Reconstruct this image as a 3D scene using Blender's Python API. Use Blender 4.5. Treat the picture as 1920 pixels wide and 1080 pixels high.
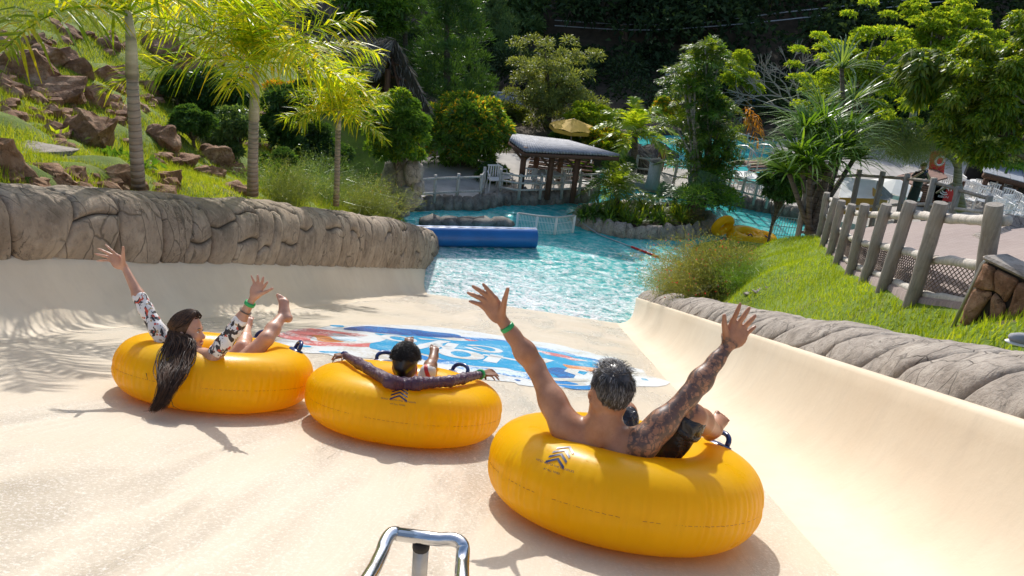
import bpy, math, random
import numpy as np
from mathutils import Vector, Matrix, noise as mnoise
random.seed(7); RNG = np.random.default_rng(7)
for _o in list(bpy.data.objects): bpy.data.objects.remove(_o)
COL = bpy.context.scene.collection
PI = math.pi
V = Vector
# ------------------------------------------------------------------ camera
FX = 1400.0                      # focal length in pixels of a 1920 px wide frame
def _cdir(px, py): return V(((px-960)/FX, -(py-540)/FX, -1.0))
_down = _cdir(645, 3392).normalized()          # where verticals meet
_esc = _cdir(1081, 522).normalized()           # where the slide's long edges meet
_zc = -_down
_yc = (_esc - _zc*_esc.dot(_zc)).normalized()
_xc = _yc.cross(_zc).normalized()
RWC = Matrix((_xc, _yc, _zc))                  # camera -> world
THETA = math.asin(-(_esc.dot(_zc)))            # slope of the slide
ES = V((0, math.cos(THETA), -math.sin(THETA))); EN = V((0, math.sin(THETA), math.cos(THETA))); EX = V((1, 0, 0))
D_CAM = 1.02                                   # camera above the slide floor
def ray(px, py): return RWC @ _cdir(px, py)
_r = ray(970, 577)
_t = -D_CAM/_r.dot(EN)
CAM = V((0, 0, -(_r.z*_t)))                    # pool water is z = 0
O_SL = CAM - EN*D_CAM
def SL(X, s, n=0.0): return O_SL + EX*X + ES*s + EN*n
def toSL(p):
    d = p - O_SL; return (d.x, d.dot(ES), d.dot(EN))
def Q(px, py, s):
    r = ray(px, py); return CAM + r*(s/r.dot(ES))
def QN(px, py, n=0.0):
    r = ray(px, py); return CAM + r*((n-D_CAM)/r.dot(EN))
def W(px, py, z=0.0):
    r = ray(px, py); return CAM + r*((z-CAM.z)/r.z)
def P(px, py, y):
    r = ray(px, py); return CAM + r*(y/r.y)
cam = bpy.data.cameras.new('camera'); camo = bpy.data.objects.new('camera', cam); COL.objects.link(camo)
cam.sensor_width = 36; cam.lens = 36*FX/1920; cam.clip_start = .05; cam.clip_end = 900
camo.matrix_world = Matrix.Translation(CAM) @ RWC.to_4x4()
sc = bpy.context.scene; sc.camera = camo
# ------------------------------------------------------------------ light
SUN = (EX*-.21 + ES*.53 + EN*.82).normalized()
SUN_EL = math.asin(SUN.z); SUN_AZ = math.atan2(SUN.x, SUN.y)
w = bpy.data.worlds.new('World'); sc.world = w; w.use_nodes = True
wn = w.node_tree.nodes; wl = w.node_tree.links
sky = wn.new('ShaderNodeTexSky'); sky.sky_type = 'NISHITA'; sky.sun_disc = False
sky.sun_elevation = SUN_EL; sky.sun_rotation = SUN_AZ; sky.air_density = 1.0; sky.dust_density = 1.6; sky.ozone_density = .4
wn['Background'].inputs['Strength'].default_value = .15
wl.new(sky.outputs[0], wn['Background'].inputs['Color'])
sl = bpy.data.lights.new('sun', 'SUN'); sl.energy = 2.8; sl.angle = math.radians(.5); sl.color = (1, .975, .935)
so = bpy.data.objects.new('sun', sl); COL.objects.link(so)
so.rotation_euler = SUN.to_track_quat('Z', 'Y').to_euler()
so.location = CAM + SUN*30
sc.view_settings.view_transform = 'Standard'; sc.view_settings.look = 'None'
sc.view_settings.exposure = .62; sc.view_settings.gamma = 1
sc.cycles.max_bounces = 8; sc.cycles.transparent_max_bounces = 8
sc.cycles.diffuse_bounces = 4; sc.cycles.glossy_bounces = 3; sc.cycles.transmission_bounces = 6
sc.cycles.caustics_reflective = False; sc.cycles.caustics_refractive = False
sc.cycles.use_denoising = True
sc.cycles.sample_clamp_indirect = 6
# ------------------------------------------------------------------ objects and tags
def tag(o, label=None, cat=None, group=None, kind=None):
    if label: o['label'] = label
    if cat: o['category'] = cat
    if group: o['group'] = group
    if kind: o['kind'] = kind
    return o
def wloc(o):
    l = V((0, 0, 0))
    while o is not None: l += o.location; o = o.parent
    return l
def link(o, parent=None, world=True):
    COL.objects.link(o)
    if parent is not None:
        o.parent = parent
        if world: o.location = -wloc(parent)
    return o
def empty(name, loc, label, cat, group=None):
    o = bpy.data.objects.new(name, None); COL.objects.link(o); o.location = loc; o.empty_display_size = .1
    return tag(o, label, cat, group)
def copy_tree(o, parent=None):
    c = o.copy(); COL.objects.link(c)
    if parent is not None: c.parent = parent
    for ch in o.children: copy_tree(ch, c)
    return c
def npmesh(name, v, f, mats, parent=None, smooth=True, mi=None, world=True):
    """v (N,3), f (M,k) with k 3 or 4 (all alike)"""
    me = bpy.data.meshes.new(name)
    v = np.asarray(v, dtype=np.float32); f = np.asarray(f, dtype=np.int32)
    M, k = f.shape
    me.vertices.add(len(v)); me.vertices.foreach_set('co', v.ravel())
    me.loops.add(M*k); me.loops.foreach_set('vertex_index', f.ravel())
    me.polygons.add(M); me.polygons.foreach_set('loop_start', np.arange(0, M*k, k, dtype=np.int32))
    me.polygons.foreach_set('loop_total', np.full(M, k, dtype=np.int32))
    if mi is not None: me.polygons.foreach_set('material_index', np.asarray(mi, dtype=np.int32))
    me.polygons.foreach_set('use_smooth', np.full(M, smooth))
    for m in (mats if isinstance(mats, (list, tuple)) else [mats]): me.materials.append(m)
    me.update(calc_edges=True); me.validate()
    return link(bpy.data.objects.new(name, me), parent, world)
def frame(d, hint=None):
    d = d.normalized(); h = hint or (V((0, 0, 1)) if abs(d.z) < .9 else V((1, 0, 0)))
    a = h.cross(d).normalized(); return a, d.cross(a)
class MB:
    def __init__(s): s.v = []; s.f = []
    def add(s, vs, fs):
        b = len(s.v); s.v += [tuple(p) for p in vs]; s.f += [tuple(b+i for i in q) for q in fs]
    def box(s, c, size, axes=None, taper=1.0, bev=0.0):
        ax = axes or (V((1, 0, 0)), V((0, 1, 0)), V((0, 0, 1)))
        c = V(c); hx, hy, hz = [q/2 for q in size]
        if bev > 0:
            vs = []; b = min(bev, hx*.9, hy*.9, hz*.9)
            pts = [(sx*(hx-b), sy*(hy-b), sz*hz) for sz in (-1, 1) for sx, sy in ((-1, -1), (1, -1), (1, 1), (-1, 1))]
            pts += [(sx*hx, sy*(hy-b), sz*(hz-b)) for sx in (-1, 1) for sy, sz in ((-1, -1), (1, -1), (1, 1), (-1, 1))]
            pts += [(sx*(hx-b), sy*hy, sz*(hz-b)) for sy in (-1, 1) for sx, sz in ((-1, -1), (1, -1), (1, 1), (-1, 1))]
            import bmesh
            bm = bmesh.new()
            for q in pts: bm.verts.new(q)
            r = bmesh.ops.convex_hull(bm, input=bm.verts)
            bm.verts.ensure_lookup_table(); bm.verts.index_update()
            s.add([c+ax[0]*q.co.x+ax[1]*q.co.y+ax[2]*q.co.z for q in bm.verts], [[q.index for q in fc.verts] for fc in bm.faces])
            bm.free(); return
        vs = []
        for sz in (-1, 1):
            k = taper if sz > 0 else 1
            for sx, sy in ((-1, -1), (1, -1), (1, 1), (-1, 1)): vs.append(c+ax[0]*(sx*hx*k)+ax[1]*(sy*hy*k)+ax[2]*(sz*hz))
        s.add(vs, [(3, 2, 1, 0), (4, 5, 6, 7), (0, 1, 5, 4), (1, 2, 6, 5), (2, 3, 7, 6), (3, 0, 4, 7)])
    def tube(s, pts, rad, n=8, cap=True, hint=None, closed=False, squash=1.0):
        pts = [V(p) for p in pts]; m = len(pts)
        if not isinstance(rad, (list, tuple)): rad = [rad]*m
        vs = []; a = None
        for i, p in enumerate(pts):
            if closed: d = pts[(i+1) % m]-pts[i-1]
            else: d = pts[min(i+1, m-1)]-pts[max(i-1, 0)]
            if d.length < 1e-9: d = V((0, 0, 1))
            d.normalize()
            if a is None: a, b = frame(d, hint)
            else:
                a = (a-d*a.dot(d)); a = a.normalized() if a.length > 1e-6 else frame(d)[0]; b = d.cross(a)
            for j in range(n):
                t = 2*PI*j/n; vs.append(p+(a*math.cos(t)+b*math.sin(t)*squash)*rad[i])
        fs = []
        for i in range(m if closed else m-1):
            i2 = (i+1) % m
            for j in range(n): j2 = (j+1) % n; fs.append((i*n+j, i*n+j2, i2*n+j2, i2*n+j))
        if cap and not closed: fs.append(tuple(range(n-1, -1, -1))); fs.append(tuple((m-1)*n+j for j in range(n)))
        s.add(vs, fs)
    def lathe(s, base, prof, n=16, axis=None, hint=None):
        ax = (axis or V((0, 0, 1))).normalized(); a, b = frame(ax, hint); base = V(base)
        vs = [base+ax*z+(a*math.cos(2*PI*j/n)+b*math.sin(2*PI*j/n))*r for r, z in prof for j in range(n)]
        fs = [(i*n+j, i*n+(j+1) % n, (i+1)*n+(j+1) % n, (i+1)*n+j) for i in range(len(prof)-1) for j in range(n)]
        if prof[0][0] > 1e-4: fs.append(tuple(range(n-1, -1, -1)))
        if prof[-1][0] > 1e-4: fs.append(tuple((len(prof)-1)*n+j for j in range(n)))
        s.add(vs, fs)
    def blob(s, c, r, seed=0, amp=.15, sub=2, axes=None, flat=0.0):
        import bmesh
        bm = bmesh.new(); bmesh.ops.create_icosphere(bm, subdivisions=sub, radius=1)
        bm.verts.index_update(); ax = axes or (V((1, 0, 0)), V((0, 1, 0)), V((0, 0, 1))); vs = []
        for q in bm.verts:
            p = q.co*(1+amp*mnoise.noise(q.co*1.4+V((seed*7.1, seed*3.3, 1)))+amp*.5*mnoise.noise(q.co*3.7+V((seed*2.1, 5, seed))))
            vs.append(V(c)+ax[0]*p.x*r[0]+ax[1]*p.y*r[1]+ax[2]*p.z*r[2])
        s.add(vs, [[q.index for q in fc.verts] for fc in bm.faces]); bm.free()
    def build(s, name, mat, parent=None, smooth=False, world=True, autos=None):
        me = bpy.data.meshes.new(name); me.from_pydata(s.v, [], s.f); me.materials.append(mat)
        if smooth: me.shade_smooth()
        me.update()
        o = link(bpy.data.objects.new(name, me), parent, world)
        if autos: me.set_sharp_from_angle(angle=math.radians(autos))
        return o
def grid(fn, us, vs, flip=False):
    """numpy grid surface from fn(u,v)->point"""
    pts = [fn(u, v) for u in us for v in vs]; m = len(vs); f = []
    for i in range(len(us)-1):
        for j in range(m-1):
            q = (i*m+j, (i+1)*m+j, (i+1)*m+j+1, i*m+j+1); f.append(q[::-1] if flip else q)
    return np.array([tuple(p) for p in pts]), np.array(f)
def interp(x, tab):
    if x <= tab[0][0]: return tab[0][1]
    for (a, b), (c, d) in zip(tab, tab[1:]):
        if x <= c: return b+(d-b)*(x-a)/(c-a)
    return tab[-1][1]
class RBF:
    def __init__(s, pts, lam=.02):
        P_ = np.array(pts, float); s.xy = P_[:, :2]; n = len(P_)
        K = s.k(s.xy[:, None]-s.xy[None]); K += np.eye(n)*lam
        A = np.zeros((n+3, n+3)); A[:n, :n] = K; A[:n, n] = 1; A[:n, n+1:] = s.xy; A[n:, :n] = A[:n, n:].T
        s.w = np.linalg.solve(A, np.concatenate([P_[:, 2], [0]*3]))
    @staticmethod
    def k(d):
        r2 = (d**2).sum(-1); return .5*r2*np.log(r2+1e-9)
    def __call__(s, xy):
        xy = np.atleast_2d(xy); K = s.k(xy[:, None]-s.xy[None]); n = len(s.xy)
        return K@s.w[:n]+s.w[n]+xy@s.w[n+1:]
# ------------------------------------------------------------------ materials
class NT:
    def __init__(s, name):
        s.m = bpy.data.materials.new(name); s.m.use_nodes = True; s.t = s.m.node_tree; s.t.nodes.clear()
        s.out = s.n('ShaderNodeOutputMaterial')
    def n(s, ty, **kw):
        x = s.t.nodes.new(ty)
        for k, v in kw.items():
            if k.startswith('_'): x.inputs[k[1:].replace('_', ' ')].default_value = v
            else: setattr(x, k, v)
        return x
    def l(s, a, b): s.t.links.new(a, b)
    def coord(s, space='Object', scale=(1, 1, 1), rot=(0, 0, 0)):
        c = s.n('ShaderNodeTexCoord'); m = s.n('ShaderNodeMapping'); m.inputs['Scale'].default_value = scale; m.inputs['Rotation'].default_value = rot
        s.l(c.outputs[space], m.inputs[0]); return m.outputs[0]
    def pos(s, scale=(1, 1, 1), rot=(0, 0, 0)):
        c = s.n('ShaderNodeNewGeometry'); m = s.n('ShaderNodeMapping'); m.inputs['Scale'].default_value = scale; m.inputs['Rotation'].default_value = rot
        s.l(c.outputs['Position'], m.inputs[0]); return m.outputs[0]
    def noise(s, vec, scale, detail=4, rough=.55, dist=0):
        x = s.n('ShaderNodeTexNoise'); x.inputs['Scale'].default_value = scale; x.inputs['Detail'].default_value = detail
        x.inputs['Roughness'].default_value = rough; x.inputs['Distortion'].default_value = dist; s.l(vec, x.inputs['Vector']); return x.outputs[0]
    def vor(s, vec, scale, feature='F1', out=0, rnd=1):
        x = s.n('ShaderNodeTexVoronoi', feature=feature); x.inputs['Scale'].default_value = scale; x.inputs['Randomness'].default_value = rnd
        s.l(vec, x.inputs['Vector']); return x.outputs[out]
    def wave(s, vec, scale, dist=0, detail=2, dirn='X', dscale=1):
        x = s.n('ShaderNodeTexWave', bands_direction=dirn); x.inputs['Scale'].default_value = scale; x.inputs['Distortion'].default_value = dist
        x.inputs['Detail'].default_value = detail; x.inputs['Detail Scale'].default_value = dscale; s.l(vec, x.inputs['Vector']); return x.outputs[1]
    def ramp(s, fac, stops, mode='LINEAR'):
        x = s.n('ShaderNodeValToRGB'); x.color_ramp.interpolation = mode; e = x.color_ramp.elements
        while len(e) < len(stops): e.new(.5)
        for i, (p, c) in enumerate(stops):
            e[i].position = p; e[i].color = (c, c, c, 1) if not isinstance(c, tuple) else tuple(c)+(1,)
        s.l(fac, x.inputs[0]); return x.outputs[0]
    def mix(s, fac, a, b, mode='MIX'):
        x = s.n('ShaderNodeMix', data_type='RGBA', blend_type=mode)
        for v, k in ((fac, 0), (a, 6), (b, 7)):
            if hasattr(v, 'is_output'): s.l(v, x.inputs[k])
            else: x.inputs[k].default_value = v if k == 0 else tuple(v)+(1,)
        return x.outputs[2]
    def math(s, op, a, b=0.0, clamp=False):
        x = s.n('ShaderNodeMath', operation=op, use_clamp=clamp)
        for v, k in ((a, 0), (b, 1)):
            if hasattr(v, 'is_output'): s.l(v, x.inputs[k])
            else: x.inputs[k].default_value = v
        return x.outputs[0]
    def attr(s, name):
        x = s.n('ShaderNodeAttribute', attribute_name=name); return x.outputs['Fac']
    def bump(s, h, strength=.3, dist=.02, normal=None):
        x = s.n('ShaderNodeBump'); x.inputs['Strength'].default_value = strength; x.inputs['Distance'].default_value = dist; s.l(h, x.inputs['Height'])
        if normal is not None: s.l(normal, x.inputs['Normal'])
        return x.outputs[0]
    def bsdf(s, color, rough=.6, normal=None, **kw):
        x = s.n('ShaderNodeBsdfPrincipled')
        for v, k in ((color, 'Base Color'), (rough, 'Roughness')):
            if hasattr(v, 'is_output'): s.l(v, x.inputs[k])
            else: x.inputs[k].default_value = tuple(v)+(1,) if k == 'Base Color' else v
        if normal is not None: s.l(normal, x.inputs['Normal'])
        for k, v in kw.items():
            k = k.replace('_', ' ')
            if hasattr(v, 'is_output'): s.l(v, x.inputs[k])
            else: x.inputs[k].default_value = v
        return x.outputs[0]
    def done(s, sh):
        s.l(sh, s.out.inputs[0]); return s.m
def simple(name, col, rough=.6, var=.25, scale=6, bump=.2, bs=25, bd=.01, **kw):
    t = NT(name); c = t.coord(); nz = t.noise(c, scale, 5)
    d = tuple(max(0, q*(1-var)) for q in col); l = tuple(min(1, q*(1+var)) for q in col)
    nm = t.bump(t.noise(c, bs, 5), bump, bd) if bump else None
    return t.done(t.bsdf(t.ramp(nz, [(.3, d), (.7, l)]), rough, nm, **kw))
def m_slide(name, a, b, flow=True):
    t = NT(name); p = t.pos()
    big = t.noise(p, .7, 5, .6); c = t.ramp(big, [(.3, a), (.7, b)])
    # patches where thin water runs over the coat in tiny ripples
    wet = t.ramp(t.noise(t.pos((1.3, .35, .35), (0, 0, .25)), .9, 4, .6, .6), [(.45, 0.0), (.62, 1.0)])
    fine = t.noise(p, 150, 3, .8); fine2 = t.noise(p, 52, 3, .7)
    flowl = t.noise(t.pos((9, 1.2, 1.2), (0, 0, .3)), 1.0, 4, .6, .8)
    c = t.mix(t.ramp(flowl, [(.42, .0), (.5, .15), (.56, .0)]), c, tuple(min(1, q*1.12) for q in b))
    c = t.mix(t.math('MULTIPLY', t.ramp(t.noise(p, 2.3, 6, .7), [(.5, 0.0), (.8, 1.0)]), .15), c, tuple(q*.9 for q in a))
    sp_ = t.noise(p, 75, 3, .75); c = t.mix(t.math('MULTIPLY', t.ramp(sp_, [(.54, 0.0), (.60, 1.0)]), t.math('ADD', t.math('MULTIPLY', wet, .55), .12)), c, (.95, .90, .82)); c = t.mix(t.math('MULTIPLY', t.ramp(sp_, [(.36, 1.0), (.44, 0.0)]), t.math('ADD', t.math('MULTIPLY', wet, .28), .04)), c, (.42, .35, .27))  # white sparkle of the water film painted into the colour, plus darker flecks
    h = t.math('ADD', t.math('MULTIPLY', fine2, t.math('ADD', t.math('MULTIPLY', wet, .9), .1)), t.math('MULTIPLY', fine, t.math('ADD', t.math('MULTIPLY', wet, .7), .06)))
    h = t.math('ADD', h, t.math('MULTIPLY', flowl, .5))
    nm = t.bump(h, .75 if flow else .15, .014)
    sp = t.bsdf(c, t.ramp(wet, [(0, .42), (1, .2)]) if flow else .45, nm, Specular_IOR_Level=.28)
    return t.done(sp)
M = {}
M['slide'] = m_slide('slide_coat', (.545, .455, .335), (.595, .51, .395))
def m_wall():
    t = NT('slide_wall_coat'); p = t.pos()
    c = t.ramp(t.noise(p, .9, 5, .6), [(.3, (.67, .545, .395)), (.7, (.75, .635, .48))])
    st = t.noise(t.pos((2.2, 2.2, .18)), 3.2, 5, .65)
    c = t.mix(t.ramp(st, [(.5, 0.0), (.78, .45)]), c, (.60, .50, .38))
    c = t.mix(t.ramp(t.noise(p, 14, 5, .7), [(.62, 0.0), (.8, .3)]), c, (.5, .42, .33))
    nm = t.bump(t.noise(p, 5, 6, .6), .25, .02)
    return t.done(t.bsdf(c, .45, nm, Specular_IOR_Level=.2))
M['slide_wall'] = m_wall()
def m_rock(name, dark, mid, light, sc=3, disp=.06, crack=False):
    t = NT(name); p = t.pos(); n1 = t.noise(p, sc, 7, .62); n2 = t.noise(p, sc*5.5, 6, .7)
    c = t.ramp(n1, [(.28, dark), (.5, mid), (.74, light)])
    c = t.mix(t.ramp(n2, [(.3, .55), (.5, 0.0)]), c, tuple(q*.6 for q in dark))
    c = t.mix(t.ramp(t.noise(p, sc*2.1, 5, .7, .5), [(.56, 0.0), (.72, .5)]), c, tuple(min(1, q*1.25) for q in light))
    vein = t.math('MULTIPLY', t.ramp(t.noise(p, sc*1.3, 5, .6, .8), [(.485, 0.0), (.5, .8), (.515, 0.0)]), t.ramp(t.noise(p, sc*.6, 2), [(.5, 0.0), (.6, 1.0)]))
    c = t.mix(vein, c, tuple(q*.5 for q in dark))
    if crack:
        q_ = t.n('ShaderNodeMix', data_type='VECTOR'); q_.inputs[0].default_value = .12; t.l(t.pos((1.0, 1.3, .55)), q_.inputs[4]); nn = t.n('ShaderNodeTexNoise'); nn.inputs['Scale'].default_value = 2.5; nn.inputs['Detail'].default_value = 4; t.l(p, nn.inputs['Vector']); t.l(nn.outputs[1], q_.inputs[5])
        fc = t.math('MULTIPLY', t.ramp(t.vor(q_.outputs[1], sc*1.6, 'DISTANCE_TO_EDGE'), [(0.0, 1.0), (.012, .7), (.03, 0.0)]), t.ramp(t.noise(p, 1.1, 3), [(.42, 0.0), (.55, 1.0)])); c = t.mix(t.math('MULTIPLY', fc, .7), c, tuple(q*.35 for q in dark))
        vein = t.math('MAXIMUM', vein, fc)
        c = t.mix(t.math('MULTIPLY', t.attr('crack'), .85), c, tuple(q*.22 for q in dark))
    h = t.math('ADD', t.math('MULTIPLY', n1, .35), t.math('MULTIPLY', n2, .55)); h = t.math('SUBTRACT', h, t.math('MULTIPLY', vein, .25))
    h = t.math('ADD', h, t.math('MULTIPLY', t.noise(p, sc*16, 5, .7), .18))
    return t.done(t.bsdf(c, .85, t.bump(h, 1.0, disp), Specular_IOR_Level=.25))
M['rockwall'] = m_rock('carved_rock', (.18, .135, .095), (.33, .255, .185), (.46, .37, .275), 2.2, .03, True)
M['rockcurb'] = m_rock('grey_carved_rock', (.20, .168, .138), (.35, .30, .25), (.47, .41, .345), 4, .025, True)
M['redrock'] = m_rock('red_rock', (.11, .050, .025), (.30, .16, .085), (.56, .37, .24), 3.2, .06)
M['stonewall'] = m_rock('brown_stone', (.12, .055, .028), (.27, .14, .075), (.46, .27, .16), 6, .03)
M['greyrock'] = m_rock('grey_pool_rock', (.10, .09, .075), (.20, .18, .15), (.34, .31, .26), 3, .04)
M['groove'] = simple('rock_groove', (.05, .038, .028), .9, .3)
def m_grass(name, a, b, dry):
    t = NT(name); p = t.pos(); c = t.ramp(t.noise(p, 1.4, 6, .65), [(.3, a), (.7, b)])
    c = t.mix(t.ramp(t.noise(p, 3.4, 6, .7), [(.52, 0.0), (.72, .8)]), c, dry)
    c = t.mix(t.ramp(t.noise(p, .8, 6, .7), [(.60, 0.0), (.68, .85)]), c, (.17, .115, .07))
    c = t.mix(t.ramp(t.noise(p, 60, 4, .7), [(.35, .6), (.6, 0.0)]), c, tuple(q*.45 for q in a))
    return t.done(t.bsdf(c, .8, t.bump(t.noise(p, 55, 4, .7), .8, .03), Specular_IOR_Level=.2))
M['grass_r'] = m_grass('lawn', (.12, .20, .015), (.22, .31, .03), (.28, .28, .07))
M['grass_l'] = m_grass('hill_grass', (.10, .16, .018), (.24, .32, .035), (.24, .18, .08))
M['soil'] = simple('soil', (.09, .065, .04), .95, .4, 2, .6, 20, .04)
def leaf(name, cols, trans=.5, gloss=.35, tcol=None, spec=.5):
    t = NT(name); g = t.n('ShaderNodeNewGeometry'); r = g.outputs['Random Per Island']
    st = [(i/max(1, len(cols)-1), c) for i, c in enumerate(cols)]
    c = t.ramp(r, st)
    c = t.mix(t.ramp(t.noise(t.pos(), .8, 3), [(.35, .5), (.6, 0.0)]), c, tuple(q*.6 for q in cols[0]))
    d = t.bsdf(c, gloss, None, Specular_IOR_Level=spec)
    tr = t.n('ShaderNodeBsdfTranslucent')
    t.l(t.mix(1.0, c, tcol or (1.7, 1.5, .5), 'MULTIPLY'), tr.inputs[0])
    mx = t.n('ShaderNodeMixShader'); mx.inputs[0].default_value = trans; t.l(d, mx.inputs[1]); t.l(tr.outputs[0], mx.inputs[2])
    return t.done(mx.outputs[0])
M['lf_palm'] = leaf('palm_leaf', [(.12, .24, .015), (.26, .36, .02), (.44, .46, .03), (.54, .44, .03)], .66, .4, (2.1, 1.8, .4), .35)
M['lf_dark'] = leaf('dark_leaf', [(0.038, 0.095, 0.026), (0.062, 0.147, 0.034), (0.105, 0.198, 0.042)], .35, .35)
M['lf_mid'] = leaf('mid_leaf', [(0.065, 0.158, 0.023), (0.131, 0.260, 0.034), (0.205, 0.335, 0.047)], .45, .35)
M['lf_glossy'] = leaf('glossy_tree_leaf', [(.07, .15, .015), (.13, .22, .02), (.24, .32, .03), (.34, .36, .04)], .5, .35)
M['lf_bright'] = leaf('bright_leaf', [(0.155, 0.279, 0.023), (0.295, 0.419, 0.031), (0.465, 0.512, 0.046)], .55, .4)
M['lf_croton'] = leaf('croton_leaf', [(0.074, 0.186, 0.023), (0.131, 0.260, 0.028), (0.298, 0.372, 0.037), (0.650, 0.558, 0.037), (0.800, 0.372, 0.037)], .45, .35)
M['lf_olive'] = leaf('olive_leaf', [(0.139, 0.186, 0.055), (0.223, 0.278, 0.084), (0.335, 0.372, 0.112)], .45, .45)
M['lf_dry'] = leaf('dry_leaf', [(.12, .16, .04), (.2, .23, .07), (.32, .30, .11)], .5, .6)
M['lf_dry_'] = leaf('dry_leaf2', [(0.139, 0.155, 0.046), (0.264, 0.264, 0.093), (0.403, 0.341, 0.139)], .5, .6)
M['lf_clump'] = leaf('clump_palm_leaf', [(.09, .16, .02), (.16, .25, .03), (.28, .34, .04)], .55, .4)
M['lf_blue'] = leaf('blue_green_leaf', [(0.084, 0.167, 0.062), (0.167, 0.273, 0.095), (0.273, 0.377, 0.126)], .4, .3)
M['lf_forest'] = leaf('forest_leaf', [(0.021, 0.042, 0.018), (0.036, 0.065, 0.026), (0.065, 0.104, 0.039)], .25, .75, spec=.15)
M['lf_orange'] = leaf('orange_leaf', [(.45, .18, .01), (.6, .33, .02)], .5, .4, (1.4, 1.1, .6))
M['fl_red'] = leaf('red_flower', [(.55, .03, .03), (.7, .12, .08)], .4, .5, (1.3, .8, .8))
M['fl_yellow'] = leaf('yellow_flower', [(.8, .6, .03), (.85, .7, .1)], .4, .5, (1.2, 1.1, .6))
M['fl_blade'] = leaf('grass_blade', [(.17, .27, .015), (.27, .38, .025), (.37, .43, .05)], .5, .5)
M['fl_blade_l'] = leaf('hill_blade', [(.16, .24, .015), (.27, .36, .03), (.40, .40, .08)], .5, .5)
def m_trunk(name, a, b, ring=7):
    t = NT(name); c = t.noise(t.pos((1, 1, 4)), 4, 6, .65); rg = t.wave(t.pos(), ring, 1.2, 2, 'Z')
    col = t.mix(t.ramp(rg, [(.0, .55), (.12, 0.0)]), t.ramp(c, [(.3, a), (.7, b)]), tuple(q*.35 for q in a))
    return t.done(t.bsdf(col, .85, t.bump(t.math('ADD', rg, c), .5, .02), Specular_IOR_Level=.2))
M['palmtrunk'] = m_trunk('palm_trunk', (.24, .185, .14), (.42, .34, .26), 4.2)
M['crownshaft'] = m_trunk('palm_crownshaft', (.30, .28, .19), (.48, .45, .33), .8)
M['bark'] = m_trunk('bark', (.09, .07, .05), (.20, .16, .12), 2)
M['palebark'] = m_trunk('pale_bark', (.22, .19, .15), (.38, .34, .28), 2)
def m_wood(name, a, b, rough=.8, sc=(1.5, 1.5, 14)):
    t = NT(name); c = t.coord('Object'); n1 = t.noise(c, 9, 6, .7); g = t.noise(t.coord('Object', (22, 22, 2)), 1.5, 6, .7)
    col = t.ramp(g, [(.3, a), (.68, b)]); col = t.mix(t.ramp(n1, [(.55, 0.0), (.75, .5)]), col, tuple(q*.5 for q in a))
    return t.done(t.bsdf(col, rough, t.bump(g, .6, .012), Specular_IOR_Level=.3))
M['postwood'] = m_wood('grey_post_wood', (.20, .17, .135), (.37, .33, .275))
M['railwood'] = m_wood('pale_rail_wood', (.42, .37, .31), (.66, .60, .52))
M['brownwood'] = m_wood('brown_wood', (.07, .035, .02), (.15, .08, .05))
M['palewood'] = m_wood('weathered_white_wood', (.33, .31, .28), (.55, .53, .48))
M['thatch'] = leaf('thatch_straw', [(.10, .09, .08), (.19, .175, .155), (.34, .32, .29)], .15, .7, (1.2, 1.1, .9))
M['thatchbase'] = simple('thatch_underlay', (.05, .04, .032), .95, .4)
YW = float(O_SL.y+ES.y*(O_SL.z/-ES.z))
def m_water():
    t = NT('pool_water'); p = t.pos()
    big = t.noise(p, .16, 3); wa = t.noise(t.pos((1, 1.6, 1)), 1.2, 4, .6, .6); wb = t.noise(t.pos((1, 1.5, 1)), 3.6, 4, .65, .5); wc = t.noise(t.pos((1, 1.4, 1)), 11, 3, .6, .3)
    # choppy where the slide pours in, calm beyond
    g = t.n('ShaderNodeNewGeometry'); sx = t.n('ShaderNodeSeparateXYZ'); t.l(g.outputs['Position'], sx.inputs[0])
    yy = t.math('ADD', sx.outputs[1], t.math('MULTIPLY', t.math('SUBTRACT', big, .5), 9))
    chop = t.ramp(t.math('DIVIDE', t.math('SUBTRACT', yy, 18), 14, True), [(0, 1.0), (.27, .8), (.42, .2), (1, .1)])
    c = t.ramp(wa, [(.3, (.012, .31, .30)), (.5, (.035, .44, .42)), (.72, (.14, .60, .55))])
    foam = t.math('MULTIPLY', t.ramp(t.math('DIVIDE', t.math('SUBTRACT', yy, YW), 3.2, True), [(0, 1.0), (.3, .7), (1, 0.0)]), t.ramp(t.math('ADD', t.math('MULTIPLY', wc, .5), t.math('MULTIPLY', wb, .5)), [(.38, 0.0), (.52, 1.0)]))
    c = t.mix(t.math('MULTIPLY', t.ramp(wb, [(.40, 0.0), (.58, .85)]), chop), c, (.36, .70, .66))
    c = t.mix(t.math('MULTIPLY', t.ramp(t.math('ADD', t.math('MULTIPLY', wb, .6), t.math('MULTIPLY', wc, .4)), [(.50, 0.0), (.60, 1.0)]), chop), c, (.86, .93, .91)); c = t.mix(foam, c, (.9, .93, .92))
    h = t.math('ADD', t.math('MULTIPLY', wa, 1.2), t.math('ADD', t.math('MULTIPLY', wb, .8), t.math('MULTIPLY', wc, .3)))
    st = t.math('ADD', t.math('MULTIPLY', chop, .85), .12)
    b = t.n('ShaderNodeBump'); b.inputs['Distance'].default_value = .16; t.l(st, b.inputs['Strength']); t.l(h, b.inputs['Height'])
    return t.done(t.bsdf(c, .06, b.outputs[0], IOR=1.33, Specular_IOR_Level=.5))
M['water'] = m_water()
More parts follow.
